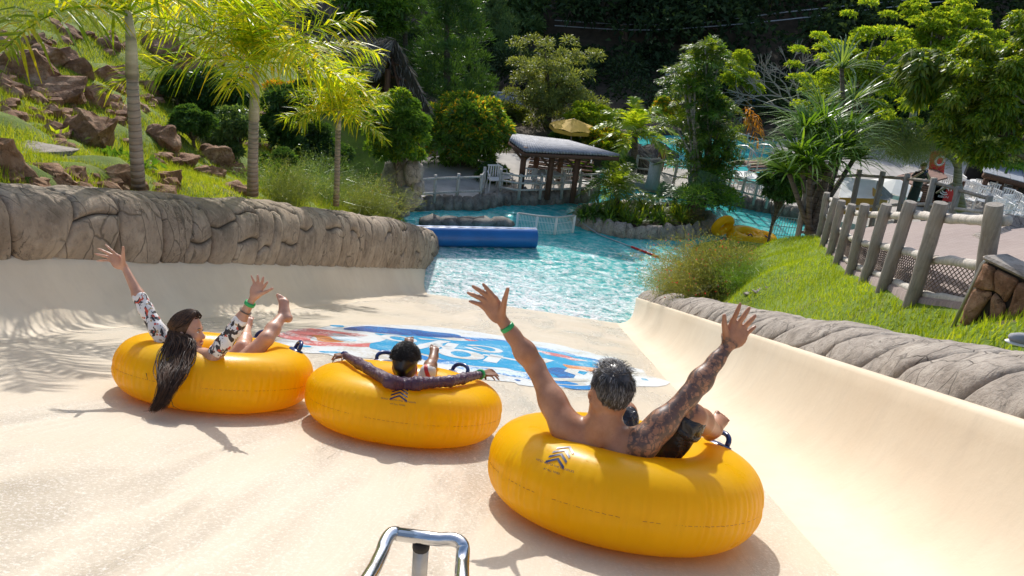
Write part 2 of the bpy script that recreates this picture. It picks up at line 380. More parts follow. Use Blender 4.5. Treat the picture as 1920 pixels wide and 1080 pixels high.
def m_tube():
    t = NT('yellow_vinyl'); c = t.coord()
    col = t.ramp(t.noise(c, 3, 4), [(.3, (.98, .57, .002)), (.7, (1.0, .62, .006))])
    drops = t.ramp(t.noise(c, 85, 2, .4), [(.68, 0.0), (.74, 1.0)])
    nm = t.bump(drops, .5, .004)
    nm = t.bump(t.noise(c, 7, 3), .06, .03, nm)
    sf = t.bsdf(col, t.ramp(t.noise(c, 5, 4), [(.3, .26), (.7, .38)]), nm, Specular_IOR_Level=.28)
    tr = t.n('ShaderNodeBsdfTranslucent'); t.l(col, tr.inputs[0]); mx = t.n('ShaderNodeMixShader'); mx.inputs[0].default_value = .42; t.l(sf, mx.inputs[1]); t.l(tr.outputs[0], mx.inputs[2])   # thin vinyl lets light into the ring
    return t.done(mx.outputs[0])
M['tube'] = m_tube()
M['print_navy'] = simple('navy_print', (.02, .03, .09), .4, .1, bump=0)
M['seam'] = simple('seam_line', (.50, .19, .01), .5, .1, bump=0)
M['handle'] = simple('navy_handle', (.012, .035, .15), .25, .15, bump=0)
M['white_print'] = simple('white_print', (.80, .82, .84), .3, .04, 3, .2, 60, .004)
def m_speckle(name, a, b, th=.5, sc=38):
    t = NT(name); p = t.pos(); n = t.noise(p, sc, 4, .8); big = t.noise(t.pos((1, .8, .8)), 2.2, 4, .6, .4)
    f = t.math('ADD', t.math('MULTIPLY', n, 1.0), t.math('MULTIPLY', t.math('SUBTRACT', big, .5), .9))
    return t.done(t.bsdf(t.mix(t.ramp(f, [(th-.03, 0.0), (th+.03, 1.0)]), a, b), .25, t.bump(n, .3, .006)))
M['pr_white'] = m_speckle('worn_white_print', (.60, .56, .48), (.76, .78, .79), .44, 30)
M['pr_blue'] = m_speckle('blue_print', (.01, .33, .62), (.30, .58, .74), .60, 30)
M['pr_blue2'] = m_speckle('blue_white_print', (.02, .22, .58), (.70, .80, .86), .56, 34)
M['pr_red'] = m_speckle('red_print', (.62, .14, .14), (.80, .68, .66), .58, 34)
M['pr_orange'] = m_speckle('orange_print', (.70, .24, .06), (.82, .62, .48), .6, 34)
M['pr_navy'] = m_speckle('dark_blue_print', (.02, .09, .34), (.02, .22, .55), .55, 34)
M['pr_sky'] = m_speckle('pale_blue_print', (.40, .66, .80), (.78, .84, .88), .5, 24)
M['steel'] = simple('brushed_steel', (.62, .62, .63), .22, .06, 20, .1, 90, .002, Metallic=1.0)
M['steelmat'] = simple('dull_steel', (.45, .44, .42), .4, .15, 20, .1, 60, .003, Metallic=.8)
def m_pave():
    t = NT('brick_paving'); p = t.pos(); b = t.n('ShaderNodeTexBrick', offset=.5); b.inputs['Scale'].default_value = 5
    b.inputs['Color1'].default_value = (.25, .18, .155, 1); b.inputs['Color2'].default_value = (.32, .24, .21, 1); b.inputs['Mortar'].default_value = (.19, .145, .12, 1); b.inputs['Mortar Size'].default_value = .02
    t.l(p, b.inputs[0]); c = t.mix(t.math('MULTIPLY', t.noise(p, 2, 5), .5), b.outputs[0], (.33, .28, .25))
    return t.done(t.bsdf(c, .85, t.bump(b.outputs[1], -.3, .01)))
M['pave'] = m_pave()
M['deck'] = simple('pale_deck_concrete', (.42, .38, .33), .85, .25, 1.2, .3, 30, .01)
M['blue_vinyl'] = simple('blue_vinyl', (.006, .12, .38), .35, .12, 2, .08, 8, .02)
M['blue_paint'] = simple('blue_paint', (.015, .16, .42), .45, .15, 3, .05)
M['red_paint'] = simple('red_paint', (.55, .02, .02), .45, .15, 3, .05)
M['white_paint'] = simple('white_paint', (.75, .73, .69), .5, .08, 3, .1)
M['cream_paint'] = simple('cream_paint', (.55, .50, .42), .6, .12, 3, .1)
M['ochre'] = simple('ochre_paint', (.55, .29, .06), .7, .15, 3, .15)
M['yellow_cloth'] = simple('yellow_cloth', (.62, .38, .05), .8, .15, 2, .1)
M['white_cloth'] = simple('white_cloth', (.72, .70, .64), .8, .08, 2, .1)
M['rooftile'] = simple('brown_roof_tile', (.22, .12, .085), .85, .25, 3, .3, 10, .03)
M['slate'] = simple('grey_roof', (.27, .27, .285), .8, .3, 4, .3, 14, .02)
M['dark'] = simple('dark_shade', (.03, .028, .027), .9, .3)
M['rope'] = simple('rope', (.16, .12, .09), .9, .2, 40, .2)
M['cable'] = simple('cable', (.35, .36, .38), .5, .1)
# ------------------------------------------------------------------ slide
slide = empty('water_slide', SL(-1.5, 8), 'wide cream coloured water slide running down between two rock walls into the pool', 'water slide')
XL, XR = -3.88, 1.22
S0, S1 = -4.0, 25.2
def slide_floor():
    us = np.concatenate([np.linspace(S0, 11, 110)[:-1], np.linspace(11, S1, 300)]); vs = np.linspace(XL, XR, 90)
    def f(s, x):
        # thin sheet of run-off makes low standing ripples near the foot
        k = max(0, min(1, (s-11.3)/3)); a = .024*k
        ph = s*6.5+2.2*mnoise.noise(V((x*.8, s*.3, 0)))+3.5*mnoise.noise(V((x*.45, s*.9, 4))); n = a*(1-abs(math.sin(ph)))*(.6+.8*mnoise.noise(V((x*1.1, s*1.3, 2))))
        return SL(x, s, n-.004*0)
    v, fc = grid(f, us, vs, True)
    return npmesh('slide_floor', v, fc, M['slide'], slide)
slide_floor()
def wall_prof(side):
    pr = [(0, 0), (.10, .008), (.20, .035), (.30, .09), (.38, .17), (.445, .27), (.49, .39), (.52, .52), (.535, .62), (.54, .70), (.555, .725), (.585, .735), (.615, .72), (.62, .5)]
    if side > 0: return [(XR+a, n) for a, n in pr]
    pl = [(0, 0), (.07, .010), (.14, .045), (.21, .11), (.28, .20), (.34, .31), (.39, .42), (.44, .53), (.48, .62), (.505, .69), (.53, .715), (.56, .725), (.60, .71), (.61, .5)]
    return [(XL-a*.95, n*.93) for a, n in pl]
for side in (1, -1):
    pr = wall_prof(side); us = np.linspace(S0, 23.6, 70)
    def f(s, i):
        x, n = pr[int(i)]
        if side < 0: n *= (.79+.011*(s-4))
        e = max(0, (s-22.9)/.7); x += side*.25*e*e; n *= (1-.25*e*e)
        wob = .012*mnoise.noise(V((s*.7, n*3, side*9)))
        return SL(x+side*wob, s, n)
    v, fc = grid(f, us, range(len(pr)), side > 0)
    npmesh('side_wall', v, fc, M['slide_wall'], slide)
# ------------------------------------------------------------------ carved rock bands, stone by stone
def rock_band(parent, surf, cuts, rows, mat, seed, groove=.055, bulge=.05, res=(9, 8), tilt=0.0, name='stone'):
    """surf(u,v,h): point on the band raised by h; cuts: u cuts; rows(k): list of v cuts 0..1 in column k"""
    rnd = random.Random(seed)
    wob = [(rnd.uniform(-.26, .26)+tilt, rnd.uniform(-.16, .16), rnd.uniform(0, 6)) for _ in cuts]
    def ub(k, v):
        a, b, c = wob[k]; w_ = (cuts[min(k+1, len(cuts)-1)]-cuts[max(k-1, 0)])/2
        return cuts[k]+w_*(a*(v-.5)*2+b*math.sin(v*5+c))
    for k in range(len(cuts)-1):
        rs = rows(k, rnd); sk = [rnd.uniform(-.07, .07) for _ in rs]; sk[0] = sk[-1] = 0
        for r in range(len(rs)-1):
            vs = []; ck = []; lift = rnd.uniform(-.5, .9)*bulge; wu = cuts[k+1]-cuts[k]; wv = (rs[r+1]-rs[r])*1.2
            def samp(w_, n):
                e_ = [min(.3, q/w_) for q in (0, .010, .026, .055)]; return e_+[e_[-1]+(1-2*e_[-1])*q/n for q in range(1, n)]+[1-q for q in e_[::-1]]
            A_ = samp(wu, max(3, min(9, int(wu/.07)))); B_ = samp(wv, max(3, min(9, int(wv/.09)))); n_u, n_v = len(A_)-1, len(B_)-1
            for a in A_:
                for b in B_:
                    v0 = rs[r]+sk[r]*(a-.5)+.02*math.sin(a*5+k); v1 = rs[r+1]+sk[r+1]*(a-.5)+.02*math.sin(a*5+k)
                    if r == 0: v0 = 0
                    if r == len(rs)-2: v1 = 1
                    v = v0+(v1-v0)*b; u = ub(k, v)*(1-a)+ub(k+1, v)*a
                    e = min(a, 1-a)*(cuts[k+1]-cuts[k])*1.0
                    eb = min(b, 1-b)*(v1-v0)*1.2
                    if (r == 0 and b < .5) or (r == len(rs)-2 and b > .5): eb = 9
                    e = min(e, eb)
                    h = (1-math.exp(-(e/.020)**1.5))*groove+(1-math.exp(-e/.12))*(bulge+lift)-groove
                    if True:
                        q = V((u*2.1, v*4, seed)); h += .030*mnoise.noise(q*.8)+.014*mnoise.noise(q*2.3)+.010*mnoise.noise(q*6)*min(1, e/.05)
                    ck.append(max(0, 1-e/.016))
                    vs.append(surf(u, v, h))
            m = n_v+1; fc = [(i*m+j, i*m+j+1, (i+1)*m+j+1, (i+1)*m+j) for i in range(n_u) for j in range(n_v)]
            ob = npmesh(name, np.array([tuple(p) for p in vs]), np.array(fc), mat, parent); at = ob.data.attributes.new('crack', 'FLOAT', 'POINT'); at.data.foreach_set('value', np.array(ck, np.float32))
def spline_prof(pts, v):
    x = v*(len(pts)-1); i = min(int(x), len(pts)-2); t = x-i
    p0 = pts[max(i-1, 0)]; p1 = pts[i]; p2 = pts[i+1]; p3 = pts[min(i+2, len(pts)-1)]
    return [.5*((2*b)+(-a+c)*t+(2*a-5*b+4*c-d)*t*t+(-a+3*b-3*c+d)*t**3) for a, b, c, d in zip(p0, p1, p2, p3)]
LX = XL-.54*.95      # left rim
def lrim(s): return .66*(.79+.011*(s-4))
_lt = []
for _q in [(0, 342), (100, 347), (200, 352), (370, 370), (470, 374), (560, 384), (660, 397), (740, 410)]:
    _a = toSL(CAM+ray(*_q)); _k = (LX-.30)/_a[0]; _lt.append((_a[1]*_k, D_CAM+(_a[2]-D_CAM)*_k))
_lt = [(s_, n_-lrim(s_)) for s_, n_ in _lt]; _lt.append((23.5, _lt[-1][1])); _lt.insert(0, (-4, _lt[0][1]-.05))
def lh(s): return interp(s, _lt)
def surf_left(u, v, h):
    H = lh(u); pr = [(.0, 0), (.045, .18), (.06, .42), (.03, .70), (-.09, .91), (-.36, 1.0), (-.66, .92), (-.86, .62), (-.92, .0)]
    x, n = spline_prof(pr, v); x2, n2 = spline_prof(pr, min(1, v+.02)); x1, n1 = spline_prof(pr, max(0, v-.02))
    dx, dn = (x2-x1), (n2-n1)*H; L = math.hypot(dx, dn) or 1; nx, nn = dn/L, -dx/L
    e = max(0, (u-22.6)/1.25); e = min(e, 1); k = math.sqrt(max(0, 1-e*e))
    x = -.4+(x+.4)*(k*.85+.15); n = .12+(n-.12)*(k*.75+.25)
    hk = 1+.06*mnoise.noise(V((u*.35, 2, 1)))
    return SL(LX+.02+x+nx*h, u, lrim(u)-.01+n*H*hk+nn*h)
cl = [-4]; _r1 = random.Random(3)
while cl[-1] < 23.2: cl.append(cl[-1]+_r1.uniform(.32, .82)*(1 if cl[-1] < 13 else .75))
cl[-1] = 23.8
lw = empty('rock_wall', SL(-5.4, 8, .7), 'long brown carved rock wall along the left edge of the slide', 'rock wall')
def rows_l(k, r):
    q = r.random()
    if q < .25: return [0, r.uniform(.30, .62), 1]
    if q < .40: return [0, r.uniform(.3, .4), r.uniform(.58, .7), 1]
    if q < .60: return [0, r.uniform(.14, .24), r.uniform(.44, .58), 1]
    if q < .80: return [0, r.uniform(.5, .7), 1]
    return [0, 1]
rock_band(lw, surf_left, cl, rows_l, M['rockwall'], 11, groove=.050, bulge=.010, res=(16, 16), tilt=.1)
RX = XR+.61
def surf_right(u, v, h):
    pr = [(.0, .0), (.05, .10), (.16, .19), (.34, .25), (.58, .25), (.80, .17), (.95, .0), (1.0, -.3)]
    x, n = spline_prof(pr, v); x2, n2 = spline_prof(pr, min(1, v+.02)); x1, n1 = spline_prof(pr, max(0, v-.02))
    L = math.hypot(x2-x1, n2-n1) or 1; nx, nn = -(n2-n1)/L, (x2-x1)/L
    e = min(1, max(0, (u-22.6)/1.0)); k = math.sqrt(max(0, 1-e*e)); x = .3+(x-.3)*(.3+.7*k); n = n*(.2+.8*k)
    wz = .05*mnoise.noise(V((u*.5, 7, 3))); wd = .93+.35*math.sin(u*.4+1)*.3
    return SL(RX+x*wd+nx*h, u, .715+n+wz*(v*2 if v < .5 else 1)+nn*h)
cr = [-4]
while cr[-1] < 23: cr.append(cr[-1]+_r1.uniform(.42, .85))
cr[-1] = 23.6
rw = empty('rock_curb', SL(2.1, 6, .8), 'low grey carved rock curb between the slide and the lawn', 'rock curb')
def rows_r(k, r):
    q = r.random()
    return [0, 1] if q < .55 else ([0, r.uniform(.4, .55), 1])
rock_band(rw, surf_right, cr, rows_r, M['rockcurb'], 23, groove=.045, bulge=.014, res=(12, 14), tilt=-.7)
# ------------------------------------------------------------------ terrain
left_pts = []
for s in np.arange(-4, 25, 1.5):
    p = SL(LX-.75, s, lrim(s)+lh(s)*.62); left_pts.append(tuple(p))
    p = SL(LX-.1, s, -.3); left_pts.append((p.x+.4, p.y, p.z))
for px, py, y in [(0, 0, 15.5), (0, 110, 12), (0, 200, 10), (0, 290, 7.9), (120, 0, 17.5), (120, 100, 14.5), (120, 200, 11.4), (120, 290, 9),
                  (230, 60, 18), (230, 200, 13), (230, 300, 10.2), (330, 40, 23), (330, 150, 17.5), (330, 250, 14), (330, 320, 11.6), (420, 120, 23), (420, 230, 18),
                  (420, 330, 13.4), (500, 200, 23), (500, 300, 18), (500, 360, 14.6), (570, 280, 23), (570, 365, 17.5), (640, 330, 24), (640, 385, 19), (700, 395, 21.5)]:
    left_pts.append(tuple(P(px, py, y)))
left_pts += [(-12, 38, 1), (-30, 36, 9), (-24, 22, CAM.z+.5), (-32, 10, CAM.z+1), (-20, 2, CAM.z), (-12, -4, CAM.z+1), (-8, -6, CAM.z+1), (-7.5, 26, 1.2), (-9, 30, .8)]
TL = RBF(left_pts, .05)
def zl(x, y): return float(TL([(x, y)])[0])
def terrain(name, rb, xs, ys, mat, keep=None, amp=.05):
    X, Y = np.meshgrid(xs, ys, indexing='ij'); xy = np.stack([X.ravel(), Y.ravel()], 1); z = rb(xy)
    z += np.array([amp*mnoise.noise(V((a*1.3, b*1.3, 2)))+amp*.5*mnoise.noise(V((a*3.7, b*3.7, 5))) for a, b in xy])
    v = np.concatenate([xy, z[:, None]], 1); m = len(ys); I, J = np.meshgrid(range(len(xs)-1), range(m-1), indexing='ij'); I = I.ravel(); J = J.ravel()
    f = np.stack([I*m+J, (I+1)*m+J, (I+1)*m+J+1, I*m+J+1], 1)
    if keep is not None:
        c = v[f].mean(1); f = f[np.array([keep(*q) for q in c])]
    return tag(npmesh(name, v, f, mat), kind='structure')
terrain('hillside', TL, np.arange(-34, LX-.25, .22), np.arange(-6, 38, .22), M['grass_l'], amp=.20)
right_pts = []
for s in np.arange(-4, 25, 1.5):
    p = SL(RX+.85, s, .80); right_pts.append(tuple(p))
FENCE_T = [(1865, 383, 5.9), (1765, 380, 6.9), (1708, 378, 7.9), (1663, 383, 9.1), (1622, 383, 10.2), (1598, 383, 11.7), (1579, 376, 12.7), (1568, 370, 14.2), (1551, 361, 16.0)]
FENCE = [(1832, 592, 5.9), (1708, 570, 6.9), (1655, 543, 7.9), (1622, 525, 9.1), (1594, 513, 10.2), (1569, 495, 11.7), (1555, 480, 12.7), (1543, 462, 14.2), (1536, 444, 16.0)]
for px, py, y in FENCE[1:]+[(1860, 630, 4.9), (1960, 560, 5.6), (1380, 560, 12), (1420, 520, 12.5), (1480, 470, 15), (1450, 452, 17), (1400, 500, 14.5), (1500, 447, 17),
                       (1750, 500, 9.5), (1690, 450, 12), (1640, 430, 14.5), (1800, 455, 11), (1880, 470, 10)]:
    right_pts.append(tuple(P(px, py, y)))
right_pts += [(9, 23, 1.0), (6.5, 22, .3), (12, 24, 1.0), (18, 22, 1.4), (4, 23.5, .2), (16, 10, 5.5), (22, 12, 5), (9, 0, CAM.z+.3), (6, -5, CAM.z+1.5), (20, 0, 8)]
TR = RBF(right_pts, .03)
def zr(x, y): return float(TR([(x, y)])[0])
terrain('lawn_bank', TR, np.arange(RX+.6, 24, .2), np.arange(-5, 24.5, .2), M['grass_r'], amp=.04)
def fwx(y):   # the fence line, x as a function of y
    return interp(y, sorted((P(*q).y, P(*q).x) for q in FENCE))
def path_sheet():
    ys = np.arange(4.5, 22, .25); vs = []; fc = []
    for y in ys:
        x0 = fwx(y)+.02; x1 = x0+interp(y, [(2, 3.0), (9, 3.4), (15, 3.0), (22, 2.5)])
        for k in range(-1, 10):
            x = x0+(x1-x0)*min(8, max(0, k))/8; sk = k in (-1, 9) or y in (ys[0], ys[-1]); vs.append((x, y, zr(x, y)+(-.25 if sk else .055)))
    m = 11
    fc = [(i*m+j, i*m+j+1, (i+1)*m+j+1, (i+1)*m+j) for i in range(len(ys)-1) for j in range(m-1)]
    return tag(npmesh('brick_path', np.array(vs), np.array(fc)[:, ::-1], M['pave']), kind='structure')
path_sheet()
# pool and base ground
def gz(x, y):
    b = -1.6+1.9*min(1, max(0, (y-44.5)/2.5))
    far = max(0, y-52); b += far*.42+(max(0, y-48)**.9)*.05
    b += max(0, -14-x)*.35 if y > 24 else 0
    b += max(0, x-34)*.3 if y > 20 else 0
    b += 1.2*mnoise.noise(V((x*.05, y*.05, 0)))*min(1, max(0, (y-45)/10))
    return b
def base_ground():
    xs = np.concatenate([np.arange(-160, -40, 8), np.arange(-40, 70, 2), np.arange(70, 200, 8)]); ys = np.concatenate([np.arange(-60, 20, 8), np.arange(20, 100, 2), np.arange(100, 240, 8)])
    pts = np.array([(x, y, min(gz(x, y), 46) if y > -10 else -1.6) for x in xs for y in ys]); m = len(ys)
    f = np.array([(i*m+j, (i+1)*m+j, (i+1)*m+j+1, i*m+j+1) for i in range(len(xs)-1) for j in range(m-1)])
    return tag(npmesh('ground', pts, f, M['soil']), kind='structure')
base_ground()
xs = np.linspace(-11, 30, 120); ys = np.linspace(17.5, 47, 110)
v, f = grid(lambda x, y: V((x, y, .0)), xs, ys)
tag(npmesh('pool_water', v, f, M['water']), kind='structure')
# ------------------------------------------------------------------ inflatable tubes
TB = {}
def text_mesh(name, txt, size, parent, mat, place, depth=0.0):
    """flat lettering; place(x,y)->world point"""
    cu = bpy.data.curves.new(name, 'FONT'); cu.body = txt; cu.size = size; cu.align_x = 'CENTER'; cu.align_y = 'CENTER'; cu.resolution_u = 3
    ob = bpy.data.objects.new(name, cu); me = bpy.data.meshes.new_from_object(ob); bpy.data.objects.remove(ob); bpy.data.curves.remove(cu)
    import bmesh
    bm = bmesh.new(); bm.from_mesh(me)
    if size > .25: bmesh.ops.subdivide_edges(bm, edges=[e for e in bm.edges if e.calc_length() > .15], cuts=2); bmesh.ops.triangulate(bm, faces=bm.faces)
    for q in bm.verts: q.co = place(q.co.x, q.co.y)
    bm.to_mesh(me); bm.free(); me.materials.clear(); me.materials.append(mat); me.name = name
    return link(bpy.data.objects.new(name, me), parent)
def make_tube(key, cpx, s, rot, label, tiltn=0.0, print_ang=-90, handles=(35,), seam=True, R=.61, r=.205, rz=.188):
    c = Q(cpx[0], cpx[1], s); X, s_, n_ = toSL(c); base = SL(X, s_, 0)
    root = empty('inflatable_tube', base, label, 'inner tube', 'yellow inflatable tubes')
    nrm = (EN+EX*0+ES*tiltn).normalized(); ax = EX.copy(); ay = nrm.cross(ax).normalized(); ax = ay.cross(nrm)
    Rc = R-r; cc = base+EN*(rz)
    def pt(a, b, off=0.0):
        # a around the ring, b around the section (0 outermost, 90 top)
        ca, sa = math.cos(b), math.sin(b)
        e = .86   # slightly squared section
        px = math.copysign(abs(ca)**e, ca); pz = math.copysign(abs(sa)**e, sa)
        wr = 0
        if math.cos(b) > .35:   # puckers along the outer weld
            k = math.exp(-(b/.55)**2); wr = k*(.0028*math.sin(a*96+3*math.sin(a*5))+.0018*math.sin(a*141+1))*(.5+.9*max(0, mnoise.noise(V((a*6, 1, rot)))+.4)) - .003*math.exp(-((b)/.045)**2)
        rr = 1+.012*mnoise.noise(V((math.cos(a)*1.5, math.sin(a)*1.5, b+rot)))
        q = Rc+(r*rr+wr+off)*px; z = (rz*rr+wr+off)*pz
        return cc+ax*(q*math.cos(a))+ay*(q*math.sin(a))+nrm*z
    us = np.linspace(0, 2*PI, 385)[:-1]; vs = np.concatenate([np.linspace(-PI, -.6, 22)[:-1], np.linspace(-.6, .6, 26)[:-1], np.linspace(.6, PI, 22)[:-1]])
    nu, nv = len(us), len(vs)
    v = np.array([tuple(pt(a, b)) for a in us for b in vs]); f = [(i*nv+j, ((i+1) % nu)*nv+j, ((i+1) % nu)*nv+(j+1) % nv, i*nv+(j+1) % nv) for i in range(nu) for j in range(nv)]
    npmesh('ring', v, np.array(f), M['tube'], root)
    # seam: thin dashed weld line and a valve outline
    a0 = math.radians(rot)
    mb = MB(); N = 150
    for i in range(N):
        a = 2*PI*i/N
        if mnoise.noise(V((a*5, 3, rot))) > .18: continue
        p4 = [pt(a+da, -.02+db, .0015) for da, db in ((0, -.004), (.028, -.004), (.028, .004), (0, .004))]; mb.add(p4, [(0, 1, 2, 3)])
    tag(mb.build('weld_seam', M['seam'], root), kind='stuff')
    # chevrons on the near upper side
    pa = math.radians(print_ang)
    def onring(x, y, off=.0022):    # x along ring (m), y up the section (m)
        return pt(pa+x/(R-.05), 1.02+y/.2, off)
    for k in range(4):
        mb = MB(); y0 = .02-k*.030
        for sx in (-1, 1):
            x1 = .042*sx; segs = 4
            for i in range(segs):
                t0, t1 = i/segs, (i+1)/segs
                q = [onring(x1*t0, y0-.034*t0+.030), onring(x1*t1, y0-.034*t1+.030), onring(x1*t1, y0-.034*t1+.016), onring(x1*t0, y0-.034*t0+.016)]
                mb.add(q, [(0, 1, 2, 3)])
        mb.build('chevron', M['print_navy'], root)
    for tx, yy, sz in (('HOLD ONTO THE HANDLES', -.085, .0135), ('AT ALL TIMES', -.112, .012)):
        text_mesh('lettering', tx, sz, root, M['print_navy'], lambda x, y, yy=yy: onring(x, yy+y, .0025))
    for h in handles:
        a = math.radians(h); mid = pt(a, 1.25, 0); up = (pt(a, 1.25, .05)-mid).normalized(); tg = (pt(a+.05, 1.25)-pt(a-.05, 1.25)).normalized()
        mb = MB(); pts = []
        for i in range(13):
            t = PI*i/12; pts.append(mid+tg*(-math.cos(t)*.062)+up*(math.sin(t)**.6*.055))
        mb.tube(pts, .0125, 8, hint=tg.cross(up)); hd = mb.build('handle', M['handle'], root, smooth=True)
        mb = MB()
        vs_ = []
        nn = 20
        ring = [pt(a+math.cos(2*PI*i/nn)*.17, 1.25+math.sin(2*PI*i/nn)*.22, .006) for i in range(nn)]; ring2 = [pt(a+math.cos(2*PI*i/nn)*.185, 1.25+math.sin(2*PI*i/nn)*.25, -.002) for i in range(nn)]
        mb.add([mid+up*.008]+ring+ring2, [(0, 1+i, 1+(i+1) % nn) for i in range(nn)]+[(1+i, 1+nn+i, 1+nn+(i+1) % nn, 1+(i+1) % nn) for i in range(nn)])
        mb.build('handle_base', M['handle'], hd, smooth=True)
    TB[key] = dict(root=root, c=cc, pt=pt, X=X, s=s_, R=R)
    return root
make_tube('man', (1170, 873), 3.36, 1.0, 'large yellow tube nearest the camera, carrying the shirtless man', print_ang=-123, handles=(24,), R=.603, r=.200, rz=.181)
make_tube('boy', (758, 762), 4.30, 2.0, 'yellow tube in the middle, carrying the boy in the purple shirt', print_ang=-82, handles=(58, 122), R=.570, r=.186, rz=.163)
make_tube('girl', (405, 712), 4.28, 3.0, 'yellow tube on the left, carrying the girl with long wet hair', print_ang=-235, handles=(30, 80), R=.555, r=.180, rz=.165)
# ------------------------------------------------------------------ hand rail at the bottom of the picture
hr = empty('handrail', QN(770, 1080, 0), 'short looped steel handrail at the bottom edge of the slide', 'handrail')
def rail():
    mb = MB(); s0 = 1.98
    T1 = Q(748, 1002, s0); T2 = Q(826, 1012, s0-.02)
    A0 = Q(700, 1068, 1.80); B0 = Q(866, 1062, 1.86)
    A1 = A0+(A0-Q(724, 1028, 1.9))*5; B1 = B0+(B0-Q(866, 1040, 1.92))*8
    pts = []
    def bez(p, q, r, n=8): return [p*(1-t)**2+q*2*t*(1-t)+r*t*t for t in [i/n for i in range(n+1)]]
    ca = Q(728, 990, s0); cb = Q(872, 1006, s0-.02)
    pts = [A1, A0]+bez(Q(716, 1036, 1.90), ca, T1)+bez(T2, cb, Q(868, 1036, 1.93))+[B0, B1]
    mb.tube(pts, .0185, 16); mb.build('rail', M['steel'], hr, smooth=True)
    mb = MB(); t = (T1+T2)/2; t = Q(790, 1016, s0); b = t-V((0, 0, 1))*.62; mb.tube([t, b], .0215, 14); mb.build('post', M['steelmat'], hr, smooth=True)
    mb = MB(); mb.tube([t+V((0, 0, .006)), t-V((0, 0, .022))], .0235, 14); mb.build('weld_collar', M['dark'], hr, smooth=True)
rail()
